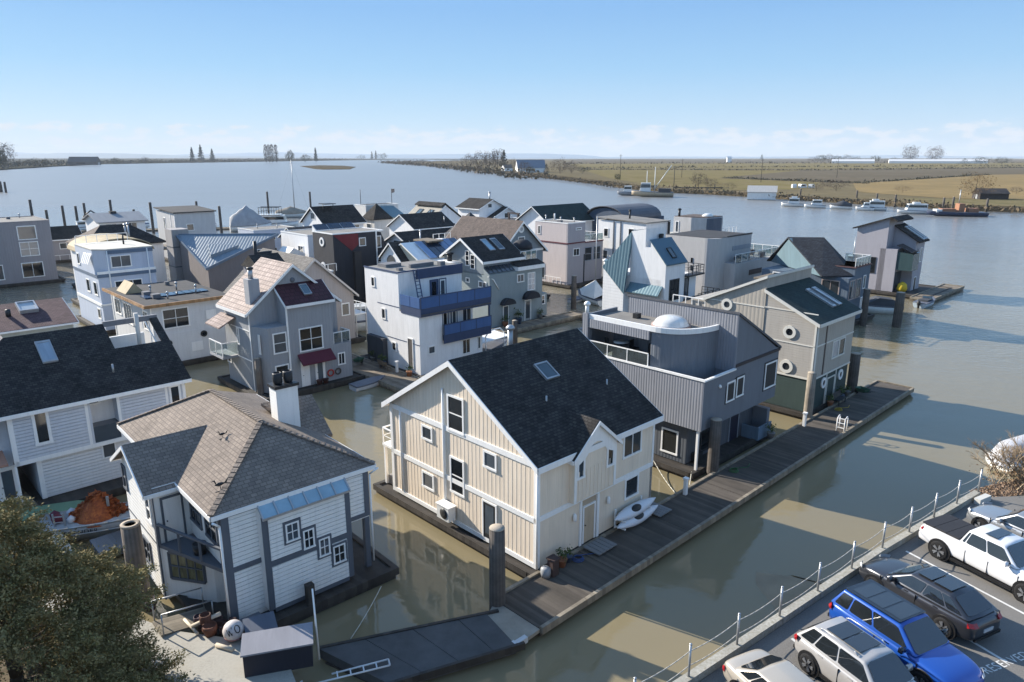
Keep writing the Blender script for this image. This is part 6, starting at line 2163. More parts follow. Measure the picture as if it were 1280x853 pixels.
b = boat((72, 372), 172, 21, 6.4, 2.4, 'fishing boat with white wheelhouse and tall derrick booms by the far bank', hull=M('hull_buff', (.50, .40, .28), .6), cabin=(1, 6, 4.6, 2.2), name='fishing_boat')
for q in ((-1, 0, 2.4, -1, 0, 15), (-1, 0, 4, -9, 1.5, 16), (3, 0, 7, 3, 0, 13)):
    MB().tube(q[:3], q[3:], .22, .14).build('derrick_boom', HULLW, b)
MB().box(-9, -3, -2, 2, 2.4, 4.2).build('net_drum', M('net_dark', (.07, .07, .075), .9), b)
b = boat((61.5, 385), 172, 11, 4, 1.8, 'smaller grey fishing boat rafted beside the derrick boat', cabin=(-2, 2, 3.2, 1.4), hull=M('hull_grey', (.25, .27, .30), .6), name='fishing_boat')

# moored work skiff with heaped orange net by the pale blue home
b = empty('work_skiff', (-21.9, 35.4, 0), 16, 'grey aluminium work skiff heaped with orange net by the pale blue home', 'boat', BOATS)
ALU = M('dull_aluminium', (.33, .34, .35), .55, metal=.3)
rr = hull_rings(7.6, 2.3, -.3, 1.0)
MB().loft(rr).build('hull', ALU, b)
MB().path([p[0] for p in rr], .06).build('gunwale', GREYMETAL, b)
MB().path([(p[0][0], p[0][1] - .02, p[0][2] - .42) for p in rr[:9]], .04).build('rub_rail', GREYMETAL, b)
nm = MB()
nr = random.Random(3)
for i in range(520):
    a, q = nr.uniform(0, 6.28), nr.random() ** .6
    x, y = -.7 + 1.45 * q * math.cos(a), .05 + .8 * q * math.sin(a)
    z = 1.0 + 1.35 * (1 - q) + nr.uniform(-.1, .15)
    d = Vector((nr.uniform(-1, 1), nr.uniform(-1, 1), nr.uniform(-.7, .7))).normalized() * .22
    e2 = d.cross(Vector((nr.uniform(-1, 1), nr.uniform(-1, 1), 1))).normalized() * .1
    p = Vector((x, y, z))
    nm.face([p - d - e2, p + d - e2, p + d + e2, p - d + e2])
nm.lathe([(1.25, .9), (1.0, 1.3), (.6, 1.8), (.2, 2.2), (0, 2.25)], (-.7, .05, 0), 14)
nm.build('net_heap', M('orange_net', (.40, .12, .035), .9, 'rough', .12, .4, 2.5, bump=1, col2=(.20, .05, .025)), b, fix=False)
for i, (x, y, r, c) in enumerate(((-2.6, -.3, .3, (.13, .02, .03)), (-2.1, .35, .26, (.5, .5, .52)), (-2.9, .3, .25, (.10, .02, .035)), (1.3, .2, .34, (.035, .035, .035)), (2.0, -.2, .3, (.05, .05, .05)), (1.7, .45, .3, (.06, .05, .04)), (-1.9, -.5, .22, (.55, .55, .57)))):
    MB().lathe([(0, 1.0 - .1), (r * .8, 1.05), (r, 1.2 + r * .3), (r * .7, 1.1 + r), (0, 1.2 + r * 1.2)], (x, y, 0), 12).build('fishing_float', M('float%d' % i, c, .6), b)
MB().bar((-.1, -.3, 1.0), (-.1, -.3, 2.2), .12).build('post', GREYMETAL, b)
tx = bpy.data.curves.new('boat_name', 'FONT')
tx.body = 'ASCENDER'
tx.size = .34
tx.extrude = .004
tx.space_character = 1.15
tx.materials.append(BLACKMETAL)
to = bpy.data.objects.new('boat_name', tx)
COL.objects.link(to)
to.parent = b
to.location = (-2.4, -1.135, .58)
to.rotation_euler = (R(84), 0, R(1))
text_mesh(to)
lm = MB()
for y in (-.24, .24):
    lm.bar((y, 0, 0), (y, -.25, 1.7), .07)
for z in (.35, .75, 1.15, 1.5):
    lm.bar((-.24, -.15 * z, z), (.24, -.15 * z, z), .05)
o = lm.build('ladder', GREYMETAL, None, (-24.0, 34.15, .1), 14)
tag(o, 'short aluminium ladder leaning on the work skiff', 'ladder')
pl = MB().loft([[(x, -.8 + .1 * s, z + .3), (x, .8 - .1 * s, z + .3), (x, .8 - .1 * s, z), (x, -.8 + .1 * s, z)] for x, z, s in ((-2.2, 0, 2), (-1.6, .1, 0), (1.6, .1, 0), (2.2, .0, 1))], smooth=False)
o = pl.build('dinghy', M('green_hull', (.16, .26, .16), .6), None, (-26.2, 36.0, .45), 20)
tag(o, 'upturned green dinghy beside the work skiff', 'dinghy')
o = MB().box(-1.6, 1.6, -1.0, 1.0, .2, .55).build('mooring_raft', M('blue_grey_raft', (.13, .145, .165), .8, 'plank', .2), None, (-20.3, 33.8, 0), 44)
tag(o, 'small blue-grey raft floating behind the hollow-topped piling', 'raft')
# white-roofed boat canopy seen behind the cream home's ridge
b = boat((-2.6, 70.8), 50, 6.5, 2.5, .9, 'boat with bright white canopy and hoop rail beside the white cube home', name='canopy_boat')
MB().extrude([(-2.6, -1.4, 2.0), (2.0, -1.4, 2.0), (2.4, 1.4, 2.1), (-2.6, 1.4, 2.1)], (0, 0, .1)).build('canopy', M('canopy_white', (.80, .80, .80), .6), b)
MB().path([(-1.6, -1.3, .9), (-1.6, -1.3, 2.6), (-1.0, -1.3, 3.1), (.6, -1.3, 3.1), (1.2, -1.3, 2.6), (1.2, -1.3, .9)], .06).build('hoop_rail', TRIMWHITE, b)
for x, y in ((-2.4, -1.2), (2.0, -1.2), (-2.4, 1.2), (2.0, 1.2)):
    MB().tube((x, y, .8), (x, y, 2.0), .05).build('post', TRIMWHITE, b)
# tarped boat by the bank
b = empty('covered_boat', (34.7, 44.3, 0), 20, 'boat wrapped in pale crinkled tarp by the bare bush on the bank', 'boat', BOATS)
MB().loft(hull_rings(5.4, 2.3, -.2, .7)).build('hull', HULLW, b)
tr = random.Random(8)
MB().loft([[(x + tr.uniform(-.08, .08), 1.2 * w * math.cos(t), .35 + 1.65 * w * math.sin(t) * tr.uniform(.93, 1.05)) for t in [math.pi * i / 12 for i in range(13)]] for x, w in ((-2.9, .3), (-2.6, .72), (-1.8, .93), (-.8, 1.0), (.3, 1.02), (1.4, .9), (2.3, .6), (2.8, .15))], closed=False, caps=True).build('tarp', M('silver_tarp', (.42, .43, .46), .5, 'rough', .5, .2, .8, bump=.9), b)
MB().lathe([(.16, .4), (.2, .9), (.26, 1.2), (.24, 1.7), (.1, 1.85), (0, 1.86)], (-1.9, -1.6, 0), 10).build('outboard_motor', BLACKMETAL, b)

# kayaks and dockside things by the cream home
KAY = M('kayak_white', (.62, .64, .67), .3, coat=.3, var=.05)
for i, (z, lab) in enumerate(((1.38, 'upper white kayak on the rack by the cream home'), (.92, 'lower white kayak on the rack by the cream home'))):
    k = MB()
    ringz = []
    for j in range(15):
        t = j / 14
        w = max(.02, math.sin(math.pi * t) ** .7 * .36)
        ringz.append([(-1.85 + 3.7 * t, w * math.cos(a), w * .62 * math.sin(a) + .14 * (2 * t - 1) ** 2) for a in [2 * math.pi * q / 10 for q in range(10)]])
    k.loft(ringz)
    o = k.build('kayak', KAY, None, dock(7.1 + .1 * i, -.52 - .12 * i, z), 44)
    o.rotation_euler = (R(38), 0, R(44))
    tag(o, lab, 'kayak', 'white kayaks on the rack')
    MB().lathe([(.2, .0), (.19, .03), (0, .03)], (0, 0, .21), 14, sx=2.0).build('cockpit', BLACKMETAL, o)
rk = MB()
for x in (5.9, 8.2):
    rk.bar((x, -.15, .55), (x, -.15, 1.7), .08)
    for z in (.72, 1.16):
        rk.bar((x, -.15, z), (x, -.85, z + .05), .08)
tag(rk.build('kayak_rack', TRIMWHITE, None, dock(0, 0), 44), 'white rack holding two kayaks by the cream home', 'rack')
o = MB().box(.15, .55, -.95, -.55, .52, 1.35).box(.1, .6, -1.0, -.5, 1.35, 1.42).build('utility_pedestal', M('brown_pedestal', (.07, .045, .04), .7), None, dock(0, 0), 44)
tag(o, 'dark brown utility pedestal at the near corner of the cream home', 'pedestal')
o = MB().lathe([(.22, .5), (.26, .7), (.25, .95), (.1, 1.02), (0, 1.02)], (0, 0, 0), 12).build('propane_tank', M('tank_grey', (.3, .31, .32), .5), None, dock(.0, -.6))
tag(o, 'small grey gas tank beside the brown utility pedestal', 'tank')
wl = MB()
for d in (0, .55):
    wl.path([(0, d, .4), (0, d, 1.5), (.35, d, 1.65), (.5, d, 1.5), (.5, d, .55)], .035)
for z in (.8, 1.15, 1.5):
    wl.bar((0, 0, z), (0, .55, z), .05)
o = wl.build('dock_ladder', TRIMWHITE, None, dock(29.0, -3.1), 44)
tag(o, 'white boarding ladder on the dock edge near the taupe home', 'ladder')
lad2 = MB()
lad2.path([(-3.0, .2, .65), (-3.15, .05, .65), (-3.05, -.12, .65), (.3, -.12, .72)], .035)
lad2.path([(-1.9, .22, .65), (.3, .25, .72), (.3, -.12, .72)], .035)
for x in (-1.7, -1.2, -.7, -.2):
    lad2.bar((x, -.12, .69), (x, .24, .69), .05)
o = lad2.build('boarding_ladder', M('pale_metal', (.55, .57, .58), .4), None, (-5.1, 23.75, .0), 19)
tag(o, 'pale metal boarding ladder lying on the dark dock section', 'ladder')
for i, pts in enumerate((((.6, 9.4), (9.8, 8.6)),)):
    pass


def line_(p, q, sag, label, r=.025, m=None):
    p, q = Vector(p), Vector(q)
    pts = [p.lerp(q, t) - Vector((0, 0, sag * 4 * t * (1 - t))) for t in [i / 10 for i in range(11)]]
    o = MB().path(pts, r, 5).build('mooring_line', m or M('rope_white', (.60, .58, .50), .9), None)
    tag(o, label, 'rope', 'mooring lines')


line_(dock(15.1, .9, .55), dock(13.0, -.25, .5), .1, 'white mooring line from the charcoal home to the dock')
line_(dock(15.0, 3.8, .55), dock(12.6, .4, .1), .15, 'longer white mooring line crossing the water beside the charcoal home')
line_((-6.1, 29.2, .6), (-6.9, 26.2, .05), .1, 'thin rope hanging from the slate-trimmed home raft into the water', .02)
line_((-11.6, 25.8, 1.0), (-9.2, 24.9, .95), .05, 'thin line from the painted buoy to the shore path box', .015)

# ---------------------------------------------------------------- the shore path corner
o = MB().box(-1.25, 1.25, -.5, .5, .0, 1.0).build('dock_box', M('dark_navy_box', (.022, .024, .035), .6), None, (-9.05, 23.65, .86), 16)
tag(o, 'long dark dock box with grey lid at the end of the shore path', 'dock box')
MB().extrude([(-1.32, -.58, 1.0), (1.32, -.58, 1.0), (1.32, .56, 1.16), (-1.32, .56, 1.16)], (0, 0, .07)).build('lid', M('grey_lid', (.25, .25, .275), .6), o)
o = MB().box(-.55, .55, -.45, .45, 0, .7).build('dock_box', MATS['dark_navy_box'], None, (-10.35, 25.35, .5), 28)
tag(o, 'smaller dark box with slate lid between the buoy and the long dock box', 'dock box')
MB().extrude([(-.62, -.52, .7), (.62, -.52, .7), (.62, .5, .95), (-.62, .5, .95)], (0, 0, .06)).build('lid', M('slate_lid', (.12, .135, .17), .6), o)
o = MB().tube((0, 0, 0), (0, 0, 3.1), .045, .035).build('flag_pole', TRIMWHITE, None, (-7.72, 24.35, .5))
o.rotation_euler = (R(-3), R(-2), 0)
tag(o, 'slim white pole standing by the long dock box', 'pole')
by = MB().lathe([(.02, -.42)] + [(.42 * math.cos(t), .42 * math.sin(t)) for t in [math.pi * (i / 12 - .5) for i in range(1, 12)]] + [(.02, .42)], (0, 0, 0), 18).build('buoy', M('buoy_white', (.62, .58, .56), .5, 'rough', .3, .2, 2, bump=.1, col2=(.50, .44, .42)), None, (-11.35, 25.05, 1.32))
tag(by, 'round white buoy hand-lettered in black at the end of the path', 'buoy')
MB().lathe([(.03, -.425), (.33, -.28), (.385, -.2)], (0, 0, 0), 18).build('pink_base', M('buoy_pink', (.45, .22, .22), .6), by)


def ball_text(parent, txt, r, size, az, el, roll):
    """Hand lettering: strokes of dots-and-bars laid on the ball."""
    fwd = Vector((math.cos(el) * math.sin(az), math.cos(el) * math.cos(az), math.sin(el)))
    rt = fwd.cross(Vector((0, 0, 1))).normalized() * -1
    u = rt.cross(fwd).normalized()
    if u.z < 0:
        u = -u
    G_ = {'W': [[(-.5, .5), (-.25, -.5), (0, .25), (.25, -.5), (.5, .5)]], 'O': [[(.45 * math.cos(t), .5 * math.sin(t)) for t in [2 * math.pi * i / 12 for i in range(13)]]], '.': [[(-.05, -.4), (.05, -.4)]]}
    mb = MB()
    n = len(txt)
    for k, c in enumerate(txt):
        for st in G_[c]:
            pts = []
            for a, b_ in st:
                a2, b2 = (a * .78 + (k - (n - 1) / 2) * 1.05) * size, b_ * size * 1.05
                a3, b3 = a2 * math.cos(roll) - b2 * math.sin(roll), a2 * math.sin(roll) + b2 * math.cos(roll)
                pts.append((fwd * r + rt * a3 + u * b3).normalized() * r)
            mb.path(pts, .02, 6)
    mb.build('lettering', BLACKMETAL, parent)


ball_text(by, 'WO', .425, .34, math.atan2(11.35, -25.05), R(32), R(12))
# small gangway with pipe rail from the path to the slate-trimmed home, planters and gear
g_ = empty('gangway', (-13.95, 26.3, 0), 42, 'sloping boarding plate with pipe handrails onto the slate-trimmed home raft', 'gangway')
MB().extrude([(-1.1, -.6, .95), (1.0, -.6, .68), (1.0, .6, .68), (-1.1, .6, .95)], (0, 0, .08)).build('plate', PALEWOOD, g_)
for y in (-.62, .62):
    hr_ = MB().path([(-1.0, y, .95), (-1.0, y, 1.95), (1.0, y, 1.7), (1.0, y, .7)], .03)
    hr_.build('handrail', GREYMETAL, g_)
for i, (x, y, r, h, c, lab) in enumerate(((-12.45, 25.35, .3, .45, (.13, .05, .03), 'round rust-brown pot on the path edge beside the buoy'), (-12.75, 25.7, .24, .7, (.10, .04, .025), 'tall rust-brown jug on the path edge'), (-13.2, 26.0, .2, .4, (.05, .03, .04), 'small dark pot near the gangway handrail'), (-15.9, 27.2, .34, .5, (.06, .03, .05), 'purple-brown tub of plants beside the hollow-topped piling'))):
    o = MB().lathe([(r * .7, 0), (r, h * .6), (r * .95, h), (r * .8, h), (r * .75, h * .85), (0, h * .85)], (0, 0, 0), 14).build('plant_pot', M('pot%d' % i, c, .7), None, (x, y, .9 if i != 3 else .78))
    tag(o, lab, 'pot')
for i, (p, q, lab) in enumerate((((-13.3, 25.6, 1.1), (-12.2, 25.9, 1.5), 'pale log lying across the gear at the path edge'), ((-13.9, 26.2, 1.0), (-12.9, 25.2, 1.05), 'weathered plank lying at the path edge'), ((-11.9, 24.6, .98), (-11.1, 24.3, .98), 'short pale timber offcut on the path by the buoy'))):
    o = MB().tube(p, q, .09 if i != 1 else .06, n=9).build('log', M('driftwood', (.50, .44, .35), .9, 'rough', .1, .25), None)
    tag(o, lab, 'log')
q = random.Random(12)
cl = MB()
for i in range(46):
    x, y = -12.3 + q.uniform(-.7, .7), 25.75 + q.uniform(-.35, .35)
    s = q.uniform(.05, .16)
    cl.box(x - s, x + s, y - s * .6, y + s * .6, .9, .9 + q.uniform(.08, .35))
tag(cl.build('gear_heap', M('dark_gear', (.05, .03, .03), .9, 'rough', .1, .5, 3), None), 'dark jumble of rope and gear heaped at the path edge', 'gear', kind='stuff')
pb_ = MB().lathe([(.25, 0), (.3, .5), (.24, .5), (0, .45)], (0, 0, 0), 12).build('planter', BLACKMETAL, None)
c_, s_ = math.cos(R(42)), math.sin(R(42))
hx, hy, _ = dock(-12.39, 6.2)
pb_.location = (hx + -.3 * c_ - 2.2 * s_, hy + -.3 * s_ + 2.2 * c_, 3.12)
tag(pb_, 'black round planter on the slate-trimmed home balcony', 'planter')

# ---------------------------------------------------------------- post and cable fence on the kerb
f_ = empty('cable_fence', (16.4 * LK, 29.2 * LK, LZ + .27), 0, 'galvanised post and cable fence along the parking lot kerb', 'fence')
fp = []
for (x0, y0), (x1, y1), k in ((kerb_line[0], kerb_line[1], 9), (kerb_line[1], kerb_line[2], 5), (kerb_line[2], kerb_line[3], 4)):
    n = Vector((-(y1 - y0), x1 - x0, 0)).normalized() * .17
    for i in range(k):
        fp.append(Vector((x0 + (x1 - x0) * i / k, y0 + (y1 - y0) * i / k, LZ + .27)) + n)
fp.append(Vector((26.15 * LK, 36.45 * LK, LZ + .27)))
o0 = Vector((16.4 * LK, 29.2 * LK, LZ + .27))
for p in fp[6:]:
    o = MB().tube(p - o0, p - o0 + Vector((0, 0, 1.2)), .042, n=10).lathe([(.03, 1.2), (.05, 1.22), (.045, 1.25), (0, 1.26)], p - o0, 10).build('post', GREYMETAL, f_)
for hgt in (.98, .42):
    cb = MB()
    for p, q in zip(fp[6:], fp[7:]):
        pts = [(p - o0).lerp(q - o0, t) + Vector((0, 0, hgt - .10 * 4 * t * (1 - t))) for t in [i / 8 for i in range(9)]]
        cb.path(pts, .016, 5)
    cb.build('cable', M('old_rope', (.42, .40, .36), .9), f_)

# ---------------------------------------------------------------- vehicles
TYRE = M('tyre', (.014, .014, .015), .9)
RIM = M('alloy_rim', (.45, .46, .48), .3, metal=.8)
CARGLASS = glass_mat('car_glass', (.016, .02, .024), .03, rooms=False)
CARGLASS.node_tree.nodes['Principled BSDF'].inputs['Coat Weight'].default_value = 1.0
CARBLACK = M('car_black_trim', (.012, .012, .013), .5)
LAMPR = M('lamp_red', (.30, .012, .015), .2, coat=.5)
LAMPW = M('lamp_clear', (.55, .56, .58), .1, coat=.5)
CARS = 'vehicles in the parking lot'
PV = Vector((.9026, .4305, 0))


def carloc(s, t):
    v = PV * s + STALL * t
    return (v.x * LK, v.y * LK, LZ + .004)


def paint(name, col, metal=.0):
    return M(name, col, .28, var=.04, streak=False, metal=metal, spec=.5, coat=.8)


def subd(o, lv=2):
    m = o.modifiers.new('smooth', 'SUBSURF')
    m.levels = m.render_levels = lv
    return o


def car(loc, fwd, label, Lh, w, prof, cab, body, roofm=None, wheels=(1.42, -1.42), wr=.35, name='parked_car', cat='car', sunroof=None, pillars=(.47, .78), rails=False, bed=None, lampz=.82, vents=False):
    ang = math.degrees(math.atan2(fwd.y, fwd.x))
    c = empty(name, loc, ang, label, cat, CARS)
    # body: sections along the length; prof = (x, deck height, half-width factor, underside)
    rings = []
    for x, zd, k, zb in prof:
        h = w * k
        half = [(0, zd + .015), (h * .5, zd + .01), (h * .82, zd - .02), (h * .94, zd - .07), (h * .99, zd - .22), (h, (zd + zb) * .5), (h * .97, zb + .1), (h * .85, zb), (0, zb)]
        ring = [(x, y, z) for y, z in half] + [(x, -y, z) for y, z in half[-2:0:-1]]
        rings.append(ring)
    bo = MB().loft(rings, smooth=True).build('body', body, c)
    subd(bo, 2)
    # cabin
    xw, zw, xf, zr, xr, xb, zb_, wb, wt = cab
    V = lambda x, y, z: Vector((x, y, z))
    B0, B1 = V(xw, wb, zw), V(xb, wb, zb_)
    T0, T1 = V(xf, wt, zr - .03), V(xr, wt, zr - .03)
    m_ = lambda p: Vector((p.x, -p.y, p.z))
    cb = MB()
    cm = [V(xf - .02, 0, zr + .03), V(xr + .02, 0, zr + .02)]
    wm0 = V(xw + .06, 0, zw)
    bm0 = V(xb - .05, 0, zb_)
    cb.mesh([B0, B1, T0, T1, m_(B0), m_(B1), m_(T0), m_(T1), cm[0], cm[1], wm0, bm0],
            [(0, 2, 3, 1), (4, 5, 7, 6), (2, 8, 9, 3), (8, 6, 7, 9), (0, 10, 8, 2), (10, 4, 6, 8), (1, 3, 9, 11), (11, 9, 7, 5)], True)
    co = cb.build('cabin', body, bo)
    bv = co.modifiers.new('round', 'BEVEL')
    bv.width = .07
    bv.segments = 3
    bv.limit_method = 'NONE'
    # panes
    def quad(pts, u0, u1, v0, v1, off, nm, m, parent, side=0):
        q4 = [on_plane(pts, u, v) for u, v in ((u0, v0), (u1, v0), (u1, v1), (u0, v1))]
        n = (q4[1] - q4[0]).cross(q4[3] - q4[0]).normalized()
        cen = sum(q4, Vector()) / 4 - V((xf + xr) / 2, 0, zw)
        if n.dot(cen) < 0:
            n = -n
        rr_ = []
        for i in range(4):         # clipped corners
            a, b_, d = q4[i], q4[(i + 1) % 4], q4[(i - 1) % 4]
            rr_ += [a + (d - a) * .1, a + (b_ - a) * .06]
        return MB().extrude([p + n * (off - .012) for p in rr_], n * .018).build(nm, m, parent)
    for s in (1, -1):
        f_s = (lambda p: p) if s == 1 else m_
        side = [f_s(B0), f_s(B1), f_s(T1), f_s(T0)]
        us = [.05] + list(pillars) + [.97]
        for u0, u1 in zip(us, us[1:]):
            quad(side, u0 + .012, u1 - .012, .10, .88, .006, 'side_window', CARGLASS, co)
        mo = MB().loft([[(xw - .35 + dx, s * (wb + .04 + .24 * k), zw + .05 + dz) for dx, dz in ((-.07, -.05), (.07, -.05), (.05, .12), (-.05, .12))] for k in (0, .5, 1)]).build('mirror', roofm or body, bo)
        for xx in wheels:          # arch lining, then wheel
            ar = MB().tube((xx, s * (w - .32), wr + .02), (xx, s * (w + .012), wr + .02), wr + .085, n=22).build('wheel_arch', CARBLACK, bo)
            wh = MB().lathe([(0, .02), (.06, .03), (.07, .0), (wr * .62, -.02), (wr * .68, .02), (wr * .7, -.16)], (0, 0, 0), 20).build('wheel', CARBLACK, c, (xx, s * (w + .025), wr))
            wh.rotation_euler = (R(-90 * s), 0, 0)
            sp = MB()
            for i in range(5):
                a = 2 * math.pi * i / 5
                for da in (-.16, .16):
                    sp.bar((.05 * math.cos(a), .05 * math.sin(a), .03), (wr * .64 * math.cos(a + da), wr * .64 * math.sin(a + da), .03), .05, .03)
            sp.build('rim', RIM, wh)
            MB().lathe([(wr * .7, .015), (wr * .92, .03), (wr, -.02), (wr, -.18), (wr * .9, -.22)], (0, 0, 0), 24).build('tyre', TYRE, wh)
        MB().loft([[(Lh - .10 - d, s * (w * (.55 + .33 * k)), lampz - .06 + .0 * k), (Lh - .05 - d, s * (w * (.55 + .33 * k)), lampz - .02), (Lh - .12 - d, s * (w * (.55 + .33 * k)), lampz + .08)] for k, d in ((0, -.05), (.5, 0), (1, .16))], smooth=False).build('headlight', LAMPW, bo)
        MB().loft([[(-Lh + .08 + d, s * (w * (.62 + .33 * k)), lampz + .0), (-Lh - .01 + d, s * (w * (.62 + .33 * k)), lampz + .06), (-Lh + .1 + d, s * (w * (.62 + .33 * k)), lampz + .2)] for k, d in ((0, 0), (.6, .02), (1, .14))], smooth=False).build('tail_light', LAMPR, bo)
        for u in ((pillars[0] + .05) / 2, (pillars[0] + pillars[1]) / 2):
            p = Vector(on_plane(side, u, 0)) + V(-.12, s * .03, -.12)
            MB().bar(p - V(.09, 0, 0), p + V(.09, 0, 0), .03, .035).build('door_handle', roofm or body, bo)
    fr4 = [wm0 * 1, B0, T0, cm[0]]
    for s in (1, -1):
        f_s = (lambda p: p) if s == 1 else m_
    quad([m_(B0) + V(.03, 0, 0), B0 + V(.03, 0, 0), T0 + V(0, 0, .03), m_(T0) + V(0, 0, .03)], .045, .955, .03, .93, .012, 'windscreen', CARGLASS, co)
    quad([m_(B1) - V(.03, 0, 0), B1 - V(.03, 0, 0), T1 + V(0, 0, .03), m_(T1) + V(0, 0, .03)], .08, .92, .12, .86, .012, 'rear_window', CARGLASS, co)
    if roofm:
        MB().extrude([V(xf - .05, -wt + .03, zr + .012), V(xf - .05, wt - .03, zr + .012), V(xr + .03, wt - .03, zr + .012), V(xr + .03, -wt + .03, zr + .012)], (0, 0, .03)).build('roof_panel', roofm, co)
    if sunroof:
        for i, (u0, u1) in enumerate(sunroof):
            x0, x1 = xf + (xr - xf) * u0, xf + (xr - xf) * u1
            MB().extrude([V(x0, -wt * .74, zr + .03), V(x0, wt * .74, zr + .03), V(x1, wt * .74, zr + .03), V(x1, -wt * .74, zr + .03)], (0, 0, .022)).build('sunroof', CARGLASS, co)
    if rails:
        for s in (1, -1):
            MB().path([(xf - .25, s * (wt - .03), zr), (xf - .4, s * (wt - .03), zr + .08), (xr + .35, s * (wt - .03), zr + .08), (xr + .2, s * (wt - .03), zr)], .022).build('roof_rail', GREYMETAL, co)
    gx = Lh - .02
    for s in (1, -1):
        MB().box(wheels[1] + wr + .1, wheels[0] - wr - .1, s * w * .93, s * (w + .012), .23, .36).build('sill_trim', CARBLACK, bo)
    for s in (1, -1):
        for u_ in [0.0] + list(pillars):
            xs = xw + .12 + (xb - xw) * u_
            if wheels[1] + wr + .05 < xs < wheels[0] - wr + .25:
                MB().box(xs - .009, xs + .009, s * (w - .05), s * (w + .003), .38, .97).build('door_seam', CARBLACK, bo)
    MB().box(gx - .06, gx + .025, -w * .5, w * .5, .42, .66).build('grille', CARBLACK, bo)
    MB().box(-Lh - .03, -Lh + .06, -w * .75, w * .75, .34, .46).build('bumper_trim', CARBLACK, bo)
    MB().box(-Lh - .02, -Lh + .05, -.26, .26, .58, .7).build('number_plate', M('plate_blank', (.5, .5, .5), .5), bo)
    return c


SUVP = lambda L, hd, zb, tail, hz: [(L, .62, .62, .32), (L - .05, .80, .80, .24), (L - .35, hd - .10, .93, .22), (L - .9, hd - .03, .99, .22), (L - 1.45, hd, 1, .22), (0, zb, 1, .22), (-L + 1.0, zb + .02, 1, .22), (-L + .4, tail, .97, .24), (-L + .06, tail - .06, .86, .28), (-L, .7, .72, .34)]
car(carloc(23.3, -14.55), STALL, 'bright blue sport utility car with black roof in the parking lot', 2.42, .98, SUVP(2.42, 1.10, 1.12, 1.13, 0), (1.05, 1.10, .28, 1.75, -1.95, -2.28, 1.12, .90, .70), paint('paint_blue', (.012, .075, .36), .2), roofm=M('gloss_black', (.006, .007, .01), .08, coat=1, streak=False), sunroof=((.05, .33), (.36, .62), (.65, .9)), wr=.39, rails=False, name='parked_suv')
for y in (-.36, .36):
    pass
car(carloc(20.5, -13.9), STALL, 'silver-white sport utility car with twin glass sunroof panels', 2.27, .93, SUVP(2.27, 1.04, 1.05, 1.04, 0), (1.05, 1.03, .35, 1.66, -1.6, -2.12, 1.05, .86, .66), paint('paint_pearl', (.40, .385, .37), .25), sunroof=((.16, .48), (.51, .82)), wr=.36, rails=True, name='parked_suv')
car(carloc(27.0, -16.25), -STALL, 'dark grey crossover car facing the water with red tail lamps', 2.4, .95, [(2.4, .58, .6, .3), (2.35, .74, .78, .24), (2.0, .92, .92, .21), (1.5, .99, .98, .2), (1.0, 1.02, 1, .2), (0, 1.0, 1, .2), (-1.4, 1.04, 1, .2), (-2.05, 1.06, .96, .24), (-2.34, .98, .86, .3), (-2.4, .7, .74, .36)], (1.1, 1.01, .2, 1.57, -1.3, -2.15, 1.07, .86, .64), paint('paint_dark_grey', (.045, .047, .055), .5), sunroof=((.08, .45), (.5, .95)), wr=.37, pillars=(.45, .76), name='parked_crossover')
car(carloc(36.35, -17.5), -STALL, 'silver car nose to the kerb beyond the white pickup truck', 2.3, .92, SUVP(2.3, .98, 1.0, 1.0, 0), (.95, .98, .15, 1.58, -1.5, -2.1, 1.0, .85, .66), paint('paint_silver', (.34, .35, .36), .6), wr=.35, pillars=(.45, .76))
car(carloc(17.1, -13.9), STALL, 'beige saloon car at the near end of the parked row', 2.35, .91, [(2.35, .55, .6, .28), (2.28, .7, .8, .22), (1.8, .86, .95, .2), (1.0, .93, 1, .2), (0, .95, 1, .2), (-1.2, .98, 1, .2), (-1.7, 1.0, .99, .21), (-2.2, .97, .93, .25), (-2.33, .85, .82, .3), (-2.35, .6, .7, .34)], (.95, .93, .1, 1.43, -.95, -1.75, .99, .82, .62), paint('paint_beige', (.46, .41, .34), .3), wr=.33, lampz=.6)
tc = car(carloc(32.25, -16.55), STALL, 'white crew-cab pickup truck with black folding bed cover', 2.8, .96, [(2.8, .66, .66, .36), (2.75, .88, .82, .3), (2.5, 1.08, .93, .28), (2.0, 1.15, .99, .28), (1.4, 1.18, 1, .3), (0, 1.2, 1, .32), (-1.1, 1.22, 1, .34), (-2.3, 1.24, 1, .36), (-2.76, 1.22, .95, .4), (-2.8, .8, .88, .44)], (1.3, 1.18, .62, 1.82, -.78, -1.02, 1.2, .88, .70), paint('paint_white', (.66, .66, .67), .05), sunroof=((.3, .62),), wheels=(1.78, -1.72), wr=.41, pillars=(.5, .9), name='parked_pickup', cat='pickup truck', lampz=.92)
bodyo = [o for o in tc.children if o.name.startswith('body')][0]
bc = MB()
for i in range(3):
    x0 = -2.68 + i * .54
    bc.box(x0 + .01, x0 + .53, -.83, .83, 1.22, 1.29)
bc.build('bed_cover', M('black_vinyl', (.03, .03, .034), .7), bodyo)

# ---------------------------------------------------------------- trees, bushes
import numpy as np


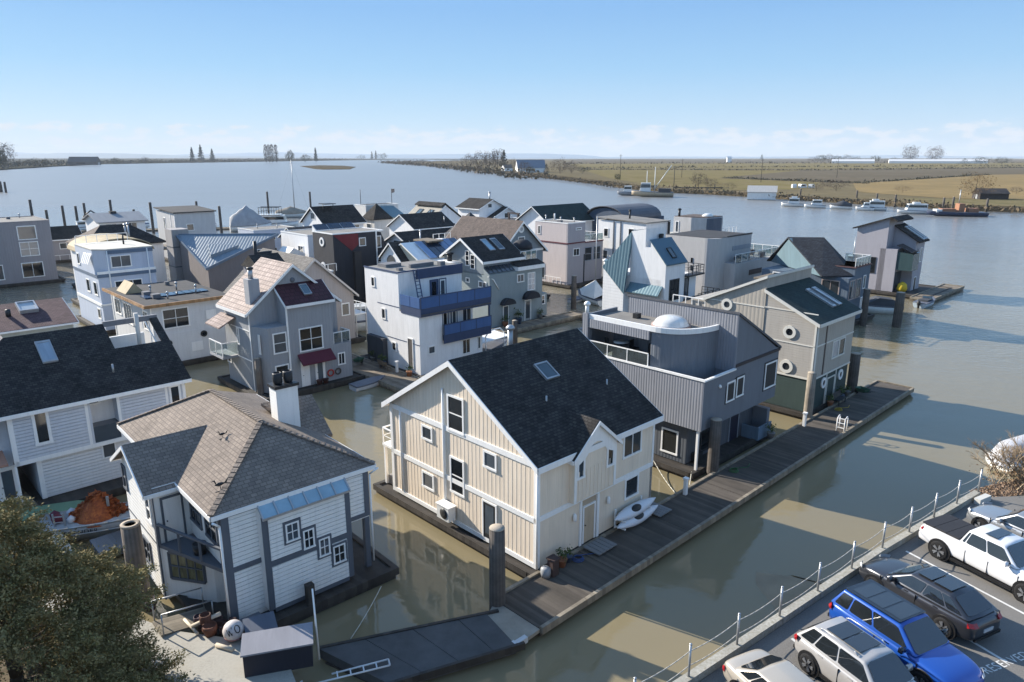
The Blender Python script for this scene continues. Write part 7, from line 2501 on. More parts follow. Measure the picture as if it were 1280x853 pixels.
def leaf_mesh(name, P_, size, m, parent, seed, droop=.3, ax=None):
    """Many small leaf-sprays: P_ is an (n, 3) array of their places."""
    g = np.random.default_rng(seed)
    n = len(P_)
    d = g.normal(size=(n, 3))
    if ax is not None:
        d = d * .7 + ax
    d[:, 2] -= droop
    d /= np.linalg.norm(d, axis=1)[:, None]
    r = g.normal(size=(n, 3))
    e = np.cross(d, r)
    e /= np.linalg.norm(e, axis=1)[:, None]
    s = size * g.uniform(.6, 1.4, n)[:, None]
    a, b = d * s, e * s * .42
    V = np.stack([P_ - a, P_ + b, P_ + a, P_ - b], 1).reshape(-1, 3)
    me = bpy.data.meshes.new(name)
    me.vertices.add(len(V))
    me.vertices.foreach_set('co', V.ravel())
    me.loops.add(4 * n)
    me.loops.foreach_set('vertex_index', np.arange(4 * n))
    me.polygons.add(n)
    me.polygons.foreach_set('loop_start', np.arange(0, 4 * n, 4))
    me.update()
    me.uv_layers.new(name='UVMap')
    me.materials.append(m)
    o = bpy.data.objects.new(name, me)
    COL.objects.link(o)
    o.parent = parent
    return o


def leafmat(name, c1, c2, scale=1.4):
    m = M(name, c1, .85, 'rough', scale * .5, .3, 1.2, bump=0, col2=c2, spec=.15)
    return m


def trunk(parent, h, r, limbs, m, seed, spread=.5):
    q = random.Random(seed)
    t = MB()
    pts = [(q.uniform(-.05, .05) * i, q.uniform(-.05, .05) * i, h * i / 6) for i in range(7)]
    for i, (a, b) in enumerate(zip(pts, pts[1:])):
        t.tube(a, b, r * (1 - i / 7.5), r * (1 - (i + 1) / 7.5), 8)
    for k in range(limbs):
        z = h * q.uniform(.25, .9)
        a = q.uniform(0, 6.28)
        ln = h * spread * (1.05 - z / h) + .3
        t.tube((0, 0, z), (ln * math.cos(a), ln * math.sin(a), z + ln * .35), r * .35 * (1 - z / h) + .02, .015, 5)
    t.build('trunk', m, parent)


BARK = M('bark', (.10, .08, .062), .95, 'rough', .2, .3)
BARKG = M('bark_grey_twig', (.15, .125, .10), .95, 'rough', .3, .3)
# the big evergreen in the near corner
tr_ = empty('evergreen_tree', (-17.0, 20.6, .78), 0, 'big olive-brown evergreen tree on the shore by the path', 'tree')
trunk(tr_, 6.2, .28, 26, BARK, 2)
g = np.random.default_rng(4)
pts, axs = [], []
nt_ = 1050
shade = []
for i in range(nt_):
    zc = 8.3 * (1 - g.uniform(0, 1) ** .55) + .2
    az_ = g.uniform(0, 6.283)
    rmax = min(4.0, .25 + .72 * (8.6 - zc)) * (1 + .13 * math.sin(az_ * 3 + zc * 1.3) + .09 * math.sin(az_ * 7 - zc * 2.1))
    rad = rmax * g.uniform(.5, 1.0) ** .45 * (1 + .07 * g.normal())
    v = np.array([math.cos(az_), math.sin(az_), 0])
    c = v * rad + np.array([0, 0, zc])
    k = 240
    t_ = g.uniform(0, 1, (k, 1))
    sp_ = v * (t_ - .5) * .95 + np.array([0, 0, 1]) * (.28 * t_ - .1) + g.normal(size=(k, 3)) * np.array([.20, .20, .13]) * (1.15 - t_ * .6)
    pts.append(c + sp_)
    axs.append(np.tile(v * .8 + np.array([0, 0, .25]), (k, 1)))
leaf_mesh('crown', np.concatenate(pts), .055, leafmat('evergreen_leaf', (.15, .135, .055), (.27, .215, .10), .9), tr_, 7, .1, np.concatenate(axs))
leaf_mesh('leaf_tips', np.concatenate([p[:26] + np.array([0, 0, .08]) for p in pts[::2]]), .05, leafmat('evergreen_tip', (.26, .235, .085), (.34, .28, .12), 1.0), tr_, 9, .0)


def tree(x, y, h, r, kind, label, seed, z=1.7, group='trees across the river', name='tree'):
    t = empty(name, (x, y, z), 0, label, 'tree', group)
    g = np.random.default_rng(seed)
    n = {'conifer': 500, 'poplar': 420, 'broad': 620, 'bare': 1500, 'willow': 1800}[kind]
    u = g.uniform(0, 1, n)
    a = g.uniform(0, 6.283, n)
    if kind == 'conifer':
        zz = h * (.08 + .92 * u)
        rr = r * (1 - u) ** .8 * np.sqrt(g.uniform(.1, 1, n)) * (1 + .3 * np.sin(zz / h * 40))
        m, s = leafmat('conifer_far', (.022, .034, .024), (.035, .05, .03), 2), h * .045
    elif kind == 'poplar':
        zz = h * (.06 + .94 * u)
        rr = r * np.sqrt(g.uniform(0, 1, n)) * (1 - (2 * u - 1) ** 4) ** .5
        m, s = leafmat('poplar_far', (.05, .05, .045), (.075, .07, .06), 2), h * .035
    else:
        v = g.normal(size=(n, 3))
        v /= np.linalg.norm(v, axis=1)[:, None]
        q = g.uniform(.3, 1, n) ** .5 * (1 + .18 * np.sin(v[:, 0] * 6 + seed) + .15 * np.sin(v[:, 2] * 8 + v[:, 1] * 5))
        rr = r * q * np.sqrt(v[:, 0] ** 2 + v[:, 1] ** 2)
        a = np.arctan2(v[:, 1], v[:, 0])
        base = .55 if kind != 'bush' else .4
        zz = h * base + v[:, 2] * q * h * .45
        m = leafmat('bare_twig_far', (.105, .078, .062), (.075, .055, .045), 2) if kind in ('bare', 'willow') else leafmat('broad_far', (.05, .055, .028), (.075, .07, .04), 2)
        if kind == 'willow':
            m = leafmat('willow_far', (.17, .11, .055), (.13, .085, .045), 2)
        s = h * (.02 if kind == 'willow' else .026 if kind == 'bare' else .05)
    P_ = np.stack([rr * np.cos(a), rr * np.sin(a), zz], 1)
    leaf_mesh('crown', P_, s, m, t, seed + 1, .1)
    trunk(t, h * .8, h * .022, 5, BARK, seed)
    return t


sd = 100
def far_tree(x, y, h, r, kind, label, z=1.7):
    global sd
    sd += 1
    tree(x, y, h, r, kind, label, sd, z)


# mainland bank
for x, y, h_, r_, kind, lab in (
    (-1077.7, 2473.2, 48.9, 10.1, 'conifer', 'slim dark conifer, leftmost of the three on the far mainland bank'),
    (-1128.6, 2663.8, 58.9, 12.4, 'conifer', 'tallest of the three dark conifers on the far mainland bank'),
    (-1010.1, 2473.2, 43.1, 11.5, 'conifer', 'broad dark conifer, rightmost of the three on the far mainland bank'),
    (-829.2, 2473.2, 57.5, 7.2, 'poplar', 'bare upright poplar, first of a row of four on the mainland bank'),
    (-818.4, 2473.2, 57.5, 7.2, 'poplar', 'bare upright poplar, second of a row of four on the mainland bank'),
    (-807.6, 2473.2, 57.5, 7.2, 'poplar', 'bare upright poplar, third of a row of four on the mainland bank'),
    (-794.1, 2473.2, 57.5, 7.2, 'poplar', 'bare upright poplar, last of a row of four on the mainland bank'),
    (-748.2, 2473.2, 37.4, 15.8, 'broad', 'round dark tree just beyond the row of four poplars'),
    (-696.8, 2473.2, 25.9, 17.3, 'broad', 'low spreading tree between the poplars and a lone conifer'),
    (-712.6, 2663.8, 49.6, 7.7, 'conifer', 'lone narrow conifer past the poplars on the mainland bank'),
    (-1194.9, 1729.8, 50.3, 22.1, 'bare', 'tall bare tree at the edge of the mainland fields'),
    (-858.9, 1234.2, 28.7, 7.2, 'broad', 'dark shrubby tree on the mainland bank at the photo edge'),
    (-869.7, 1329.5, 15.5, 10.8, 'broad', 'low bush clump near the mainland bank'),
    (-881.8, 1382.9, 14.5, 8.0, 'broad', 'second low bush near the mainland bank'),
    (-935.9, 1729.8, 16.1, 12.1, 'broad', 'small bush beyond the mainland barn'),
    (-962.1, 1922.5, 17.9, 11.2, 'bare', 'small bare bush in the mainland fields'),
    (-945.3, 4951.1, 51.8, 11.5, 'conifer', 'tiny conifer on the most distant spit'),
    (-918.3, 4951.1, 57.6, 11.5, 'conifer', 'taller tiny conifer on the most distant spit'),
    (-875.1, 4951.1, 40.3, 40.3, 'broad', 'low tree clump on the most distant spit'),
    (-1015.5, 4951.1, 28.8, 34.5, 'broad', 'low shrubs on the most distant spit')):
    far_tree(x, y, h_, r_, kind, lab)
# island trees round the farmhouse, and field trees
for x, y, h_, r_, kind, lab in (
    (-63.8, 1079.3, 21.3, 12.6, 'bare', 'bare brown tree at the island tip side of the grove'),
    (-44.5, 1015.6, 24.8, 13.0, 'bare', 'tall bare brown tree in the island grove'),
    (-33.1, 1079.3, 25.1, 12.6, 'bare', 'bare tree in the middle of the island grove'),
    (-22.7, 1151.6, 29.5, 12.1, 'bare', 'bare tree beside the tall evergreen of the island grove'),
    (-12.6, 1151.6, 28.1, 7.4, 'conifer', 'tall dark evergreen beside the island farmhouse'),
    (0.0, 1079.3, 15.1, 8.8, 'bare', 'bare shrub before the island farmhouse wall'),
    (-106.2, 1329.5, 13.9, 17.0, 'bare', 'low brown thicket toward the island tip'),
    (-158.1, 1572.1, 11.0, 20.1, 'bare', 'sparse brown thicket at the island tip'),
    (14.2, 862.5, 13.0, 8.0, 'bare', 'bare shrub overlapping the blue-roofed farmhouse'),
    (40.6, 862.5, 10.0, 4.5, 'conifer', 'dark shrubby evergreen after the farmhouse'),
    (20.7, 821.2, 7.6, 5.7, 'broad', 'dark bush in front of the farmhouse'),
    (54.0, 821.2, 16.2, 10.5, 'bare', 'wide bare tree beyond the farmhouse'),
    (66.6, 821.2, 13.4, 8.6, 'bare', 'second bare tree beyond the farmhouse'),
    (79.2, 821.2, 7.6, 7.6, 'broad', 'dark low bush at the edge of the green field'),
    (115.9, 451.7, 8.9, 5.8, 'bare', 'bare clump on the bank behind the pier'),
    (117.2, 428.9, 6.0, 4.5, 'bare', 'brown thicket beside the bare clump on the bank'),
    (83.2, 573.4, 5.3, 2.7, 'broad', 'little bush on the edge of the green field'),
    (121.5, 408.2, 4.3, 6.2, 'bare', 'brown bramble mass on the bank by the boathouse'),
    (167.1, 398.6, 6.0, 7.0, 'bare', 'dark bramble thicket behind the moored boats'),
    (178.1, 398.6, 6.5, 6.0, 'bare', 'second dark bramble thicket behind the moored boats'),
    (205.0, 380.7, 3.5, 4.9, 'bare', 'low brown bush on the bank behind the motor yacht'),
    (206.2, 322.5, 11.3, 7.1, 'willow', 'bare russet willow leaning by the dark barn'),
    (1342.4, 2473.2, 54.6, 27.3, 'bare', 'round bare tree, left one of a pair on the horizon'),
    (1426.1, 2473.2, 51.8, 28.8, 'bare', 'round bare tree, right one of a pair on the horizon'),
    (1474.7, 4331.6, 30.2, 12.6, 'conifer', 'tiny dark conifer alone on the island horizon'),
    (253.4, 364.3, 3.8, 3.4, 'bare', 'low bush beyond the dark barn'),
    (1157.1, 1729.8, 18.1, 18.1, 'broad', 'dark tree in the far tree belt near the photo edge'),
    (1107.9, 1729.8, 18.1, 20.1, 'broad', 'dark broad tree of the far tree belt'),
    (1068.2, 1729.8, 14.1, 16.1, 'conifer', 'dark conifer of the far tree belt')):
    far_tree(x, y, h_, r_, kind, lab)
for i, (x, y, h_) in enumerate(((948, 2308, 18.8), (973, 2308, 24.2), (998, 2308, 26.8), (1026, 2308, 21.5), (1054, 2308, 24.2), (1084, 2308, 18.8), (1114, 2308, 16.1), (1144, 2308, 21.5), (1175, 2308, 13.4), (1205, 2308, 16.1))):
    far_tree(x, y, h_, 17.4, ('bare', 'broad')[i % 2], '%s tree of the long dark belt on the horizon, counting towards the long greenhouse' % ('first', 'second', 'third', 'fourth', 'fifth', 'sixth', 'seventh', 'eighth', 'ninth', 'tenth')[i])
# bare bush on the bank
bs = empty('bare_bush', (29.2 * LK, 38.6 * LK, LZ - .22), 0, 'bare tan-twigged bush growing on the bank beyond the parking lot', 'bush')
q = random.Random(21)
tw = MB()


def grow(p, d, ln, r, depth):
    e = p + d * ln
    tw.tube(p, e, r, r * .7, 4, caps=False)
    if depth == 0:
        return
    for _ in range(3 if depth > 1 else 4):
        nd = (d + Vector((q.uniform(-1, 1), q.uniform(-1, 1), q.uniform(-.5, .7))) * .75).normalized()
        grow(p.lerp(e, q.uniform(.5, 1)), nd, ln * q.uniform(.55, .8), r * .62, depth - 1)


for i in range(16):
    a = q.uniform(0, 6.28)
    grow(Vector((q.uniform(-.8, 1.9), q.uniform(-1.0, 1.0), 0)), Vector((math.cos(a) * .6, math.sin(a) * .6, 1)).normalized(), q.uniform(.8, 1.25), .04, 4)
tw.build('twigs', M('tan_twig', (.33, .25, .165), .9, 'rough', .3, .3), bs, fix=False)
g = np.random.default_rng(30)
Pn = np.concatenate([g.normal(size=(900, 3)) * np.array([.8, .6, .3]) + np.array([.6, .1, .4])])
leaf_mesh('dead_leaves', Pn, .07, leafmat('dead_leaf', (.26, .18, .11), (.19, .13, .08), 1), bs, 31)
lt = np.stack([g.uniform(26.5, 31.5, 2600), np.zeros(2600), np.full(2600, LZ - .18)], 1)
lt[:, 1] = 36.75 + (lt[:, 0] - 26.6) * .42 + g.uniform(-.7, .9, 2600)
lt[:, :2] *= LK
lo = leaf_mesh('leaf_litter', lt, .08, leafmat('litter_leaf', (.34, .24, .17), (.25, .17, .11), 1), None, 33)
tag(lo, kind='stuff', label='fallen brown leaves on the bank beneath the bare bush')
o = MB().box(-.5, .5, -.15, .15, 0, .3).build('wheel_stop', M('white_concrete', (.55, .54, .5), .9), None, (26.0 * LK, 35.8 * LK, LZ), 30)
tag(o, 'short white concrete block at the head of the silver car', 'wheel stop')

# ---------------------------------------------------------------- buildings across the river
def shed(x, y, rz, L, Wd, h, rise, wm, rm, label, name, cat='building', door=True, z=1.7):
    b = empty(name, (x, y, z), rz, label, cat)
    MB().prism('x', [(-Wd / 2, 0), (Wd / 2, 0), (Wd / 2, h), (0, h + rise), (-Wd / 2, h)], -L / 2, L / 2).build('wall', wm, b)
    k = rise / (Wd / 2)
    mb = MB()
    for s in (1, -1):
        mb.slab([(-L / 2 - .3, s * (Wd / 2 + .4), h - .4 * k + .2), (L / 2 + .3, s * (Wd / 2 + .4), h - .4 * k + .2), (L / 2 + .3, 0, h + rise + .2), (-L / 2 - .3, 0, h + rise + .2)], .18)
    mb.build('roof', rm, b)
    if door:
        MB().box(L / 2, L / 2 + .05, -Wd * .22, Wd * .22, 0, h * .8).build('door', M('far_door', (.35, .36, .37), .7), b)
        MB().box(-L * .2, L * .1, -Wd / 2 - .04, -Wd / 2, h * .4, h * .75).build('window', GLASS, b)
    return b


GREYIRON = M('grey_iron_roof', (.42, .41, .39), .6, 'rib', .8, .12, bump=.3)
x, y = (119.4, 342.6)
b = shed(x + .5, y + 5, 160, 13, 8, 3.6, 2.6, WHITE, GREYIRON, 'white boathouse with pale roof standing in the river by the far bank', 'boathouse', z=.2)
x, y = (213.0, 322.5)
shed(x, y, 170, 11.5, 8, 2.6, 1.9, M('barn_dark', (.05, .042, .04), .9), M('barn_roof_dark', (.06, .052, .05), .9), 'low dark barn beside the russet willow', 'barn')
x, y = (22.3, 884.8)
shed(x, y, 8, 34, 18, 5.5, 9, WHITE, M('blue_grey_far_roof', (.16, .20, .25), .7), 'island farmhouse with big blue-grey roof', 'farmhouse')
x, y = (5.2, 958.9)
shed(x - 12, y, 30, 12, 9, 4, 4, WHITE, M('brown_far_roof', (.14, .11, .09), .8), 'small white outbuilding before the island farmhouse', 'outbuilding')
x, y = (-961.5, 1647.2)
shed(x, y, 10, 60, 26, 7, 11, M('barn_grey', (.10, .09, .085), .9), M('barn_grey_roof', (.09, .085, .085), .9), 'weathered grey barn on the mainland bank', 'barn')
for x, y, ln, lab in ((1184, 2085, 200, 'long white greenhouse on the island horizon'), (1269, 2085, 90, 'short pale farm shed after the long greenhouse'), (970, 2085, 110, 'white farm building in the far tree belt'), (1305, 2085, 80, 'grey farm roof at the end of the far tree belt')):
    shed(x, y, -24, ln, 30, 6, 5, WHITE, M('far_white_roof', (.62, .62, .62), .6), lab, 'farm_building', door=False)
for x, y in ((711.6, 2404.3),):
    shed(x, y, 0, 14, 10, 14, 5, WHITE, WHITE, 'small white tower-like farmhouse out on the island fields', 'farmhouse', door=False)
for i, (x, y) in enumerate(((171.6, 428.9), (176.8, 428.9), (166.4, 428.9))):
    b = empty('parked_trailer', (x, y, 1.7), 20 + 30 * i, 'small white vehicle parked in the brambles behind the far moored boats, %s' % ('largest', 'by the thicket', 'nearest the boathouse')[i], 'trailer')
    MB().loft([[(xx, -1.1, .5), (xx, -1.1, zz), (xx, 1.1, zz), (xx, 1.1, .5)] for xx, zz in ((-2.4, 1.6), (-2.1, 2.6), (1.4, 2.6), (2.4, 1.5))], smooth=False).build('body', HULLW, b)
    MB().box(-1.6, 1.0, -1.13, -1.1, 1.5, 2.2).build('window', GLASS, b)
# piers and poles on the far bank
pr_ = empty('timber_pier', (*(107.1, 425.6), 0), -8, 'dark timber pier running along the far bank beside the fishing boat', 'pier')
MB().box(-12, 16, -1.5, 1.5, 2.2, 2.7).build('deck', M('pier_dark', (.055, .048, .042), .9), pr_)
for i in range(8):
    MB().tube((-11 + i * 3.7, -1.3, -1), (-11 + i * 3.7, -1.3, 2.2 + (i % 3 == 0) * 2), .3).build('pier_post', MATS['pier_dark'], pr_)
for x, y, ph in ((90.9, 408.2, 13.0), (88.0, 593.4, 20.2), (154.2, 662.4, 16.6), (183.8, 537.3, 17.1), (295.2, 662.4, 18.8)):
    o = MB().tube((0, 0, 0), (0, 0, ph), .22, .16).build('utility_pole', MATS['pier_dark'], None, (x, y, 1.6))
    MB().bar((-1.2, 0, ph - 1.2), (1.2, 0, ph - 1.2), .2).build('cross_arm', MATS['pier_dark'], o)
    tag(o, 'dark utility pole rising from the island fields behind the far bank', 'pole', 'utility poles across the river')
for x, y in ((154.1, 305.6), (156.8, 295.7), (163.5, 273.6), (169.6, 277.7), (174.8, 265.6), (158.7, 333.3), (140.3, 352.5)):
    piling(x, y, 5, .4, 'dark piling standing among the boats of the far bank')
# outer float with its clutter
o = MB().box(-60, 30, -1.2, 1.2, -.1, .5).build('dock', OLDWOOD, None, (-98, 199, 0), 12)
tag(o, 'long outer float beyond the homes at the open river edge', 'dock')
MB().box(-20, 20, 1.22, 1.5, .2, .6).build('rim_timber', PALEWOOD, o)
g_ = MB()
for x in (-2.5, 2.5):
    g_.path([(x, 0, .5), (x * .8, 0, 4), (0, 0, 5.5)], .18)
g_.bar((-2, 0, 3), (2, 0, 3), .2)
o = g_.build('boat_hoist', BLACKMETAL, None, (-117, 200, 0), 10)
tag(o, 'black A-frame boat hoist on the outer float', 'hoist')


# scrub and reeds along the far banks: a mass nobody could count
def scrub(line, n, wid, h, label, m, seed, s=.7, z0=1.3):
    g = np.random.default_rng(seed)
    seg = [(Vector((*a, 0)), Vector((*b, 0))) for a, b in zip(line, line[1:])]
    ln = np.array([(b - a).length for a, b in seg])
    P_ = []
    for k in g.choice(len(seg), n, p=ln / ln.sum()):
        a, b = seg[k]
        t = g.uniform()
        d = (b - a).normalized()
        nn = Vector((-d.y, d.x, 0))
        w_ = g.uniform(0, 1) * wid
        lump = .5 + .5 * math.sin((a.x + (b.x - a.x) * t) * .11 + seed) * math.sin((a.y + (b.y - a.y) * t) * .043)
        p = a.lerp(b, t) + nn * w_
        P_.append((p.x, p.y, z0 + g.uniform(0, 1) ** 1.6 * h * (.25 + lump)))
    o = leaf_mesh('bank_scrub', np.array(P_), s, m, None, seed, -.3)
    tag(o, label, kind='stuff')


scrub(ISL[0:13][::-1], 9000, -14, 2.8, 'brown scrub and reeds along the island bank', leafmat('scrub_brown', (.095, .072, .047), (.15, .115, .072), 6), 51, .75)
scrub(ISL[10:16][::-1], 3000, -40, 7, 'rough brown thicket along the island tip', MATS['scrub_brown'], 52, 2.2)
scrub([(-778, 1110), (-921, 1453), (-1109, 1990), (-1074, 2522), (-998, 3154), (-918, 4207)], 8000, 260, 9, 'dull scrub along the mainland bank', leafmat('scrub_dull', (.06, .058, .04), (.09, .08, .055), 8), 53, 3.0, 1.5)
# hedge lines and ditches out on the fields
for i, (a, b_, h_) in enumerate((((100, 1060), (420, 1000), 2.2), ((420, 1000), (900, 1250), 2.5), ((184, 640), (245, 505), 1.6), ((245, 512), (500, 760), 1.8), ((140, 1900), (1900, 2300), 5), ((120, 1200), (1150, 1500), 3.5))):
    scrub([a, b_], 700, 6, h_, ('brown hedge line behind the green field', 'hedge line along the ploughed field', 'short hedge beside the ploughed field', 'hedge line behind the straw field', 'most distant hedge line on the island', 'hedge line beyond the farthest green field')[i], MATS['scrub_dull'], 60 + i, h_ * .6, 1.6)

# ---------------------------------------------------------------- clutter on the rafts and docks
q = random.Random(77)
POTC = [M('clay_pot', (.30, .13, .07), .8), M('glazed_pot', (.05, .08, .14), .35), M('grey_pot', (.20, .20, .2), .8)]
GREENL = leafmat('potted_leaf', (.05, .085, .03), (.10, .12, .045), .3)


def potted(x, y, z, s, label, k=0):
    o = MB().lathe([(.2 * s, 0), (.28 * s, .42 * s), (.31 * s, .45 * s), (.26 * s, .45 * s), (0, .4 * s)], (0, 0, 0), 12).build('potted_plant', POTC[k % 3], None, dock(x, y, z))
    tag(o, label, 'plant', 'potted plants on the rafts')
    g = np.random.default_rng(int(x * 31 + y))
    leaf_mesh('foliage', g.normal(size=(90, 3)) * .17 * s + np.array([0, 0, .75 * s]), .09 * s, GREENL, o, 5)


def bench(x, y, z, rz, label, m=None):
    b = empty('garden_bench', dock(x, y, z), 44 + rz, label, 'bench')
    m = m or OLDWOOD
    MB().box(-.75, .75, -.22, .22, .42, .47).build('seat', m, b)
    MB().extrude([(-.75, .2, .5), (.75, .2, .5), (.75, .3, .95), (-.75, .3, .95)], (0, .04, 0)).build('backrest', m, b)
    for x_ in (-.68, .62):
        for y_ in (-.2, .15):
            MB().box(x_, x_ + .06, y_, y_ + .06, 0, .42).build('leg', m, b)


def table_set(x, y, z, label):
    b = empty('patio_table', dock(x, y, z), 44, label, 'table')
    MB().lathe([(.55, .7), (.55, .74), (0, .74)], (0, 0, 0), 16).build('table_top', WHITE, b)
    MB().tube((0, 0, 0), (0, 0, .7), .04).build('leg', BLACKMETAL, b)


def barrow(x, y, z, rz, label, c=(.05, .12, .08)):
    b = empty('wheelbarrow', dock(x, y, z), 44 + rz, label, 'wheelbarrow')
    MB().mesh([(-.35, -.25, .35), (.35, -.25, .35), (.35, .25, .35), (-.35, .25, .35), (-.5, -.36, .65), (.55, -.36, .65), (.55, .36, .65), (-.5, .36, .65)], [(0, 1, 5, 4), (1, 2, 6, 5), (2, 3, 7, 6), (3, 0, 4, 7), (3, 2, 1, 0)]).build('tray', M('barrow_green', c, .5), b)
    MB().path([(.55, 0, .2), (-.3, -.25, .38), (-1.0, -.28, .6)], .025).path([(.55, 0, .2), (-.3, .25, .38), (-1.0, .28, .6)], .025).build('frame', BLACKMETAL, b)
    MB().tube((.6, -.05, .2), (.6, .05, .2), .2, n=14).build('wheel', BLACKMETAL, b)


def power_post(x, y, label):
    o = MB().box(-.1, .1, -.1, .1, 0, .95).box(-.14, .14, -.14, .14, .95, 1.08).build('power_pedestal', TRIMWHITE, None, dock(x, y, .5), 44)
    tag(o, label, 'pedestal', 'power pedestals on the docks')


def hose(x, y, z, label, c=(.05, .16, .06)):
    pts = [(.32 * math.cos(t) * (1 - .02 * t), .32 * math.sin(t) * (1 - .02 * t), .02 + .008 * t) for t in [i * .5 for i in range(40)]]
    o = MB().path(pts + [(.6, .3, .02), (1.2, .2, .02), (1.7, .6, .02)], .022, 5).build('garden_hose', M('hose%d' % int(c[0] * 100), c, .6), None, dock(x, y, z), 20)
    tag(o, label, 'hose')


power_post(12.2, -.5, 'white power pedestal on the main dock between the cream and charcoal homes')
power_post(28.2, -.5, 'white power pedestal on the main dock between the charcoal and taupe homes')
power_post(14.3, 32, 'white power pedestal on the weathered dock by the white cube home')
hose(17.2, -.9, .51, 'green hose coiled on the main dock outside the charcoal home')
hose(33.5, -.9, .51, 'yellow hose trailing on the main dock outside the taupe home', (.40, .30, .05))
hose(2.2, -.75, .51, 'blue hose coiled on the main dock at the foot of the cream home', (.04, .09, .25))
for i, (x, y, s, lab) in enumerate(((1.2, -.55, .9, 'clay pot of greenery on the dock left of the cream entry'), (1.75, -.5, .7, 'small blue pot beside the clay pot at the cream home'), (24.1, .1, 1.0, 'grey pot of greenery beside the charcoal home screen'), (34.0, .0, .9, 'clay pot by the first green door porthole of the taupe home'), (36.0, .0, 1.1, 'blue pot between the door portholes of the taupe home'), (37.6, .05, .9, 'grey pot near the dark piling at the taupe home'),
                              (34.2, 38.3, 1.3, 'clay pot under the first domed awning of the grey-green home'), (36.4, 38.3, 1.6, 'large blue pot of shrubs between the domed awnings'), (40.2, 38.35, 1.2, 'grey pot at the end of the grey-green home raft'), (14.4, 30.2, 1.0, 'clay pot by the weathered door of the white cube home'), (14.3, 34.4, 1.2, 'blue pot beside the bench at the white cube home'), (14.7, 36.6, 1.0, 'grey pot beside the dark store of the white cube home'))):
    potted(x, y, .51, s, lab, i)
bench(13.9, 33.4, .5, 90, 'weathered bench on the dock beside the white cube home')
bench(35.2, -.3, .5, 0, 'dark bench outside the green base of the taupe home', BLACKMETAL)
barrow(13.0, 36.5, .5, 30, 'dark green wheelbarrow left on the weathered dock')
barrow(38.6, -.8, .5, 70, 'black wheelbarrow on the main dock beyond the taupe home', (.03, .03, .03))
table_set(16.9, 8.2, 6.7, 'round white table on the charcoal home balcony')
table_set(21.5, 28.4 + 2.6, 6.26, 'round white table on the upper blue balcony')
for i, (x, y, z) in enumerate(((17.2, 7.3, 6.7), (16.6, 9.0, 6.7), (20.6, 31.2, 6.26), (22.3, 31.0, 6.26))):
    b = empty('patio_chair', dock(x, y, z), 44 + 70 * i, ('dark patio chair on the charcoal home balcony, nearer the curved wall', 'dark patio chair on the charcoal home balcony by the corner post', 'dark patio chair on the upper blue balcony beside the ladder side of the table', 'dark patio chair on the upper blue balcony beyond the table')[i], 'chair')
    MB().box(-.24, .24, -.24, .24, .4, .45).build('seat', BLACKMETAL, b)
    MB().box(-.24, .24, .2, .25, .45, .95).build('backrest', BLACKMETAL, b)
    for x_ in (-.22, .18):
        for y_ in (-.22, .18):
            MB().box(x_, x_ + .04, y_, y_ + .04, 0, .4).build('leg', BLACKMETAL, b)
o = MB().lathe([(.3, 0), (.42, .3), (.38, .8), (.2, .95), (0, .98)], (0, 0, 0), 12, sx=1.3).build('barbecue', BLACKMETAL, None, dock(15.9 + 2, 6.1, 6.7), 44)
tag(o, 'covered black barbecue on the charcoal home balcony', 'barbecue')
for i, (x, y, c, lab) in enumerate(((10.9, 31.5, (.55, .55, .56), 'white dinghy tied off the weathered dock'), (27.5, 30.4, (.10, .17, .30), 'blue dinghy at the far corner of the white cube home'), (41.5, 31.0, (.45, .45, .42), 'grey dinghy behind the taupe home'), (12.0, 58.0, (.5, .48, .42), 'cream dinghy behind the pinkish-grey gabled home'), (54.0, 44.0, (.55, .55, .56), 'white skiff before the mauve cube home'))):
    X_, Y_, _ = dock(x, y)
    b = boat((X_, Y_), 44 + 90 * (i % 2), 3.4, 1.4, .45, lab, hull=M('dinghy%d' % i, c, .5), name='dinghy', cat='dinghy')
    MB().box(-.9, -.5, -.55, .55, .3, .4).build('thwart', OLDWOOD, b)


# more of the outer rows: small house-barges, sheds and boats crowding the river edge
def barge_home(x, y, L_, W_, h, wm, rm, pitched, label, seed, rz=44):
    home(x, y, label, rz, name='float_cabin')
    deck(-.6, L_ + .8, -.6, W_ + .6, .5)
    if pitched:
        wall(wm, ('prism', 'x', [(0, .5), (W_, .5), (W_, h), (W_ / 2, h + pitched), (0, h)], 0, L_))
        gable('x', 0, W_, h, h + pitched, 0, L_, rm, ov=.4, fascia=(TRIMWHITE, .18))
    else:
        wall(wm, ('box', 0, L_, 0, W_, .5, h))
        flat(0, L_, 0, W_, h, rm)
    k = int(L_ // 2.6)
    rowwin('y', 0, [.6 + 2.5 * i for i in range(k)], h - 2.0, h - .8, 1.3, 1 + seed % 2)
    win('x', 0, W_ * .35, h - .8, W_ * .65, h - 2.1, 2, 1)
    if h > 5:
        rowwin('y', 0, [.9 + 2.5 * i for i in range(k)], 1.4, 2.7, 1.1)
    rail([(-.5, -.5, .5), (L_ + .7, -.5, .5)], 1.0, gap=1.5)
    roofbits(.8, L_ - .8, .8, W_ - .8, h + (pitched or 0) * .3, 2, seed)


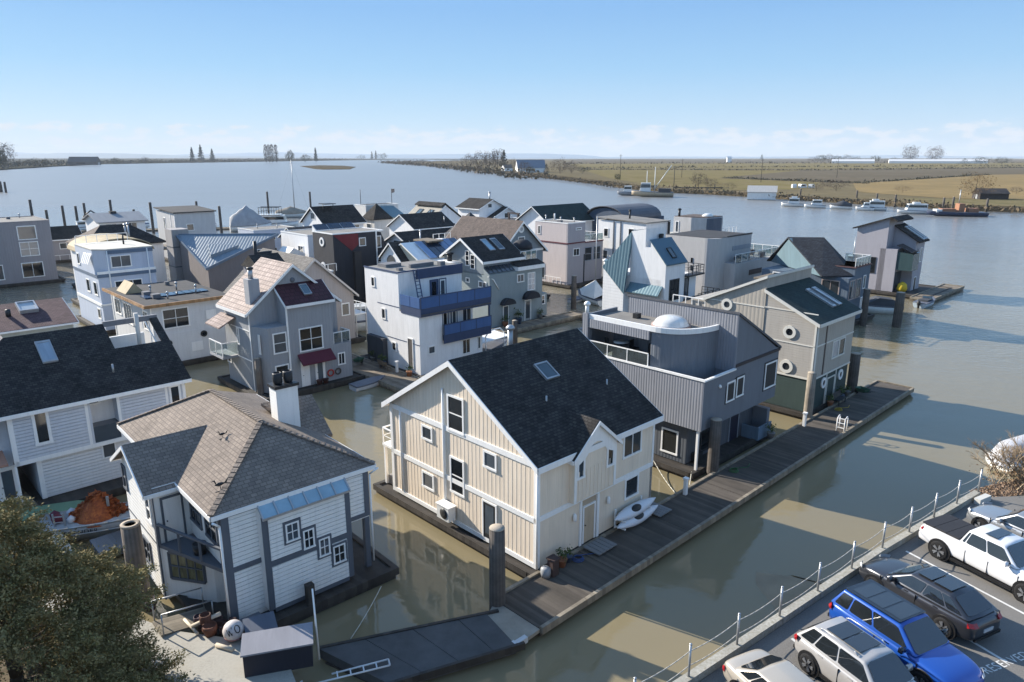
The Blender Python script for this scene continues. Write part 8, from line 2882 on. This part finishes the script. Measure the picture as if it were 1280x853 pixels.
for a in ((-2, 128, 8, 6, 4.2, WSTUC, DARKFLAT, 0, 'low white cabin barge with dark flat roof before the outer float, near the mauve-grey home', 1),
          (7.5, 139, 7, 6, 4.6, MAUVE, ROOFDK, 2.0, 'small mauve cabin with black gable roof at the outer float', 2),
          (37.5, 112, 9, 7, 6.2, LIGHTB, GREYFLAT, 0, 'pale blue two-storey box home between the grey box home and the tarped boat', 3),
          (40, 99, 8, 7, 5.4, TAUPEP, BROWNR, 1.8, 'taupe cabin with brown gable roof behind the triangular metal roof', 4),
          (55, 84, 9, 8, 7.4, WSTUC, ROOFDK, 2.2, 'white home with black gable roof between the turreted and mauve cube homes', 5),
          (78.5, 84, 9, 8, 7.0, LIGHTB, DARKFLAT, 0, 'pale blue flat-roofed home behind the dark green gable', 6),
          (20, 63, 6, 6, 5.2, PINKG, DARKFLAT, 0, 'pinkish flat-roofed cabin beside the charcoal home with the red corner', 7)):
    barge_home(*a)
inner_dock(15, 27.5, 76.2, 78.4, 'weathered dock leading past the triangular metal roof')
inner_dock(44.5, 60, 58.6, 60.8, 'weathered dock beneath the mauve cube home')
inner_dock(6.8, 9.2, 50, 112, 'long inner dock running between the rows by the porthole and tile-roofed homes')
for i, (x, y, rz, L, lab, cb, cv) in enumerate(((2.5, 146, 20, 8, 'white cabin boat moored in front of the low cabin barge', (-2.2, .8, 1.8, 1.0), None), (20.5, 140, 30, 9, 'white sport-fisher with tall cabin beside the white cabin', (-2.4, 1.2, 2.4, 1.1), None), (34, 138, 25, 7, 'boat under a crumpled blue tarp beside the grey box home', None, (TARPB, 1.8)), (46, 133, 20, 8, 'grey-tarped boat between the box homes and the cruiser', None, (TARP, 1.9)), (12.0, 72, 50, 6, 'open white boat on the inner dock beside the pale blue home', (-1.2, .4, 1.2, .8), None), (53, 68, 40, 7, 'white cabin boat below the turreted home', (-1.8, .8, 1.7, .95), None), (82, 33, 60, 7, 'white cabin boat behind the stucco home', (-1.8, .8, 1.7, .95), None))):
    X_, Y_, _ = dock(x, y)
    boat((X_, Y_), rz, L, L * .34, 1.0, lab, cabin=cb, cover=cv)
o = MB().path([(16.3, 31.05, .04), (17.2, 30.95, .1), (18.4, 31.25, .08), (19.2, 31.3, .03)], .07, 7).path([(17.4, 31.0, .08), (17.9, 31.3, .2)], .03).build('drift_branch', M('wet_branch', (.05, .042, .035), .7), None)
tag(o, 'dark drift branch floating off the muddy bank below the parking lot', 'branch')
# thin sea air: far things fade into it
hm = bpy.data.materials.new('sea_air')
hm.use_nodes = True
hm.node_tree.nodes.clear()
ho = hm.node_tree.nodes.new('ShaderNodeOutputMaterial')
hv = hm.node_tree.nodes.new('ShaderNodeVolumePrincipled')
hv.inputs['Color'].default_value = (.80, .88, .97, 1)
hv.inputs['Density'].default_value = 0.00006
hm.node_tree.links.new(hv.outputs[0], ho.inputs['Volume'])
hz = MB().box(-19000, 19000, -400, 16500, -21.5, 215).build('haze', hm)
tag(hz, kind='stuff')
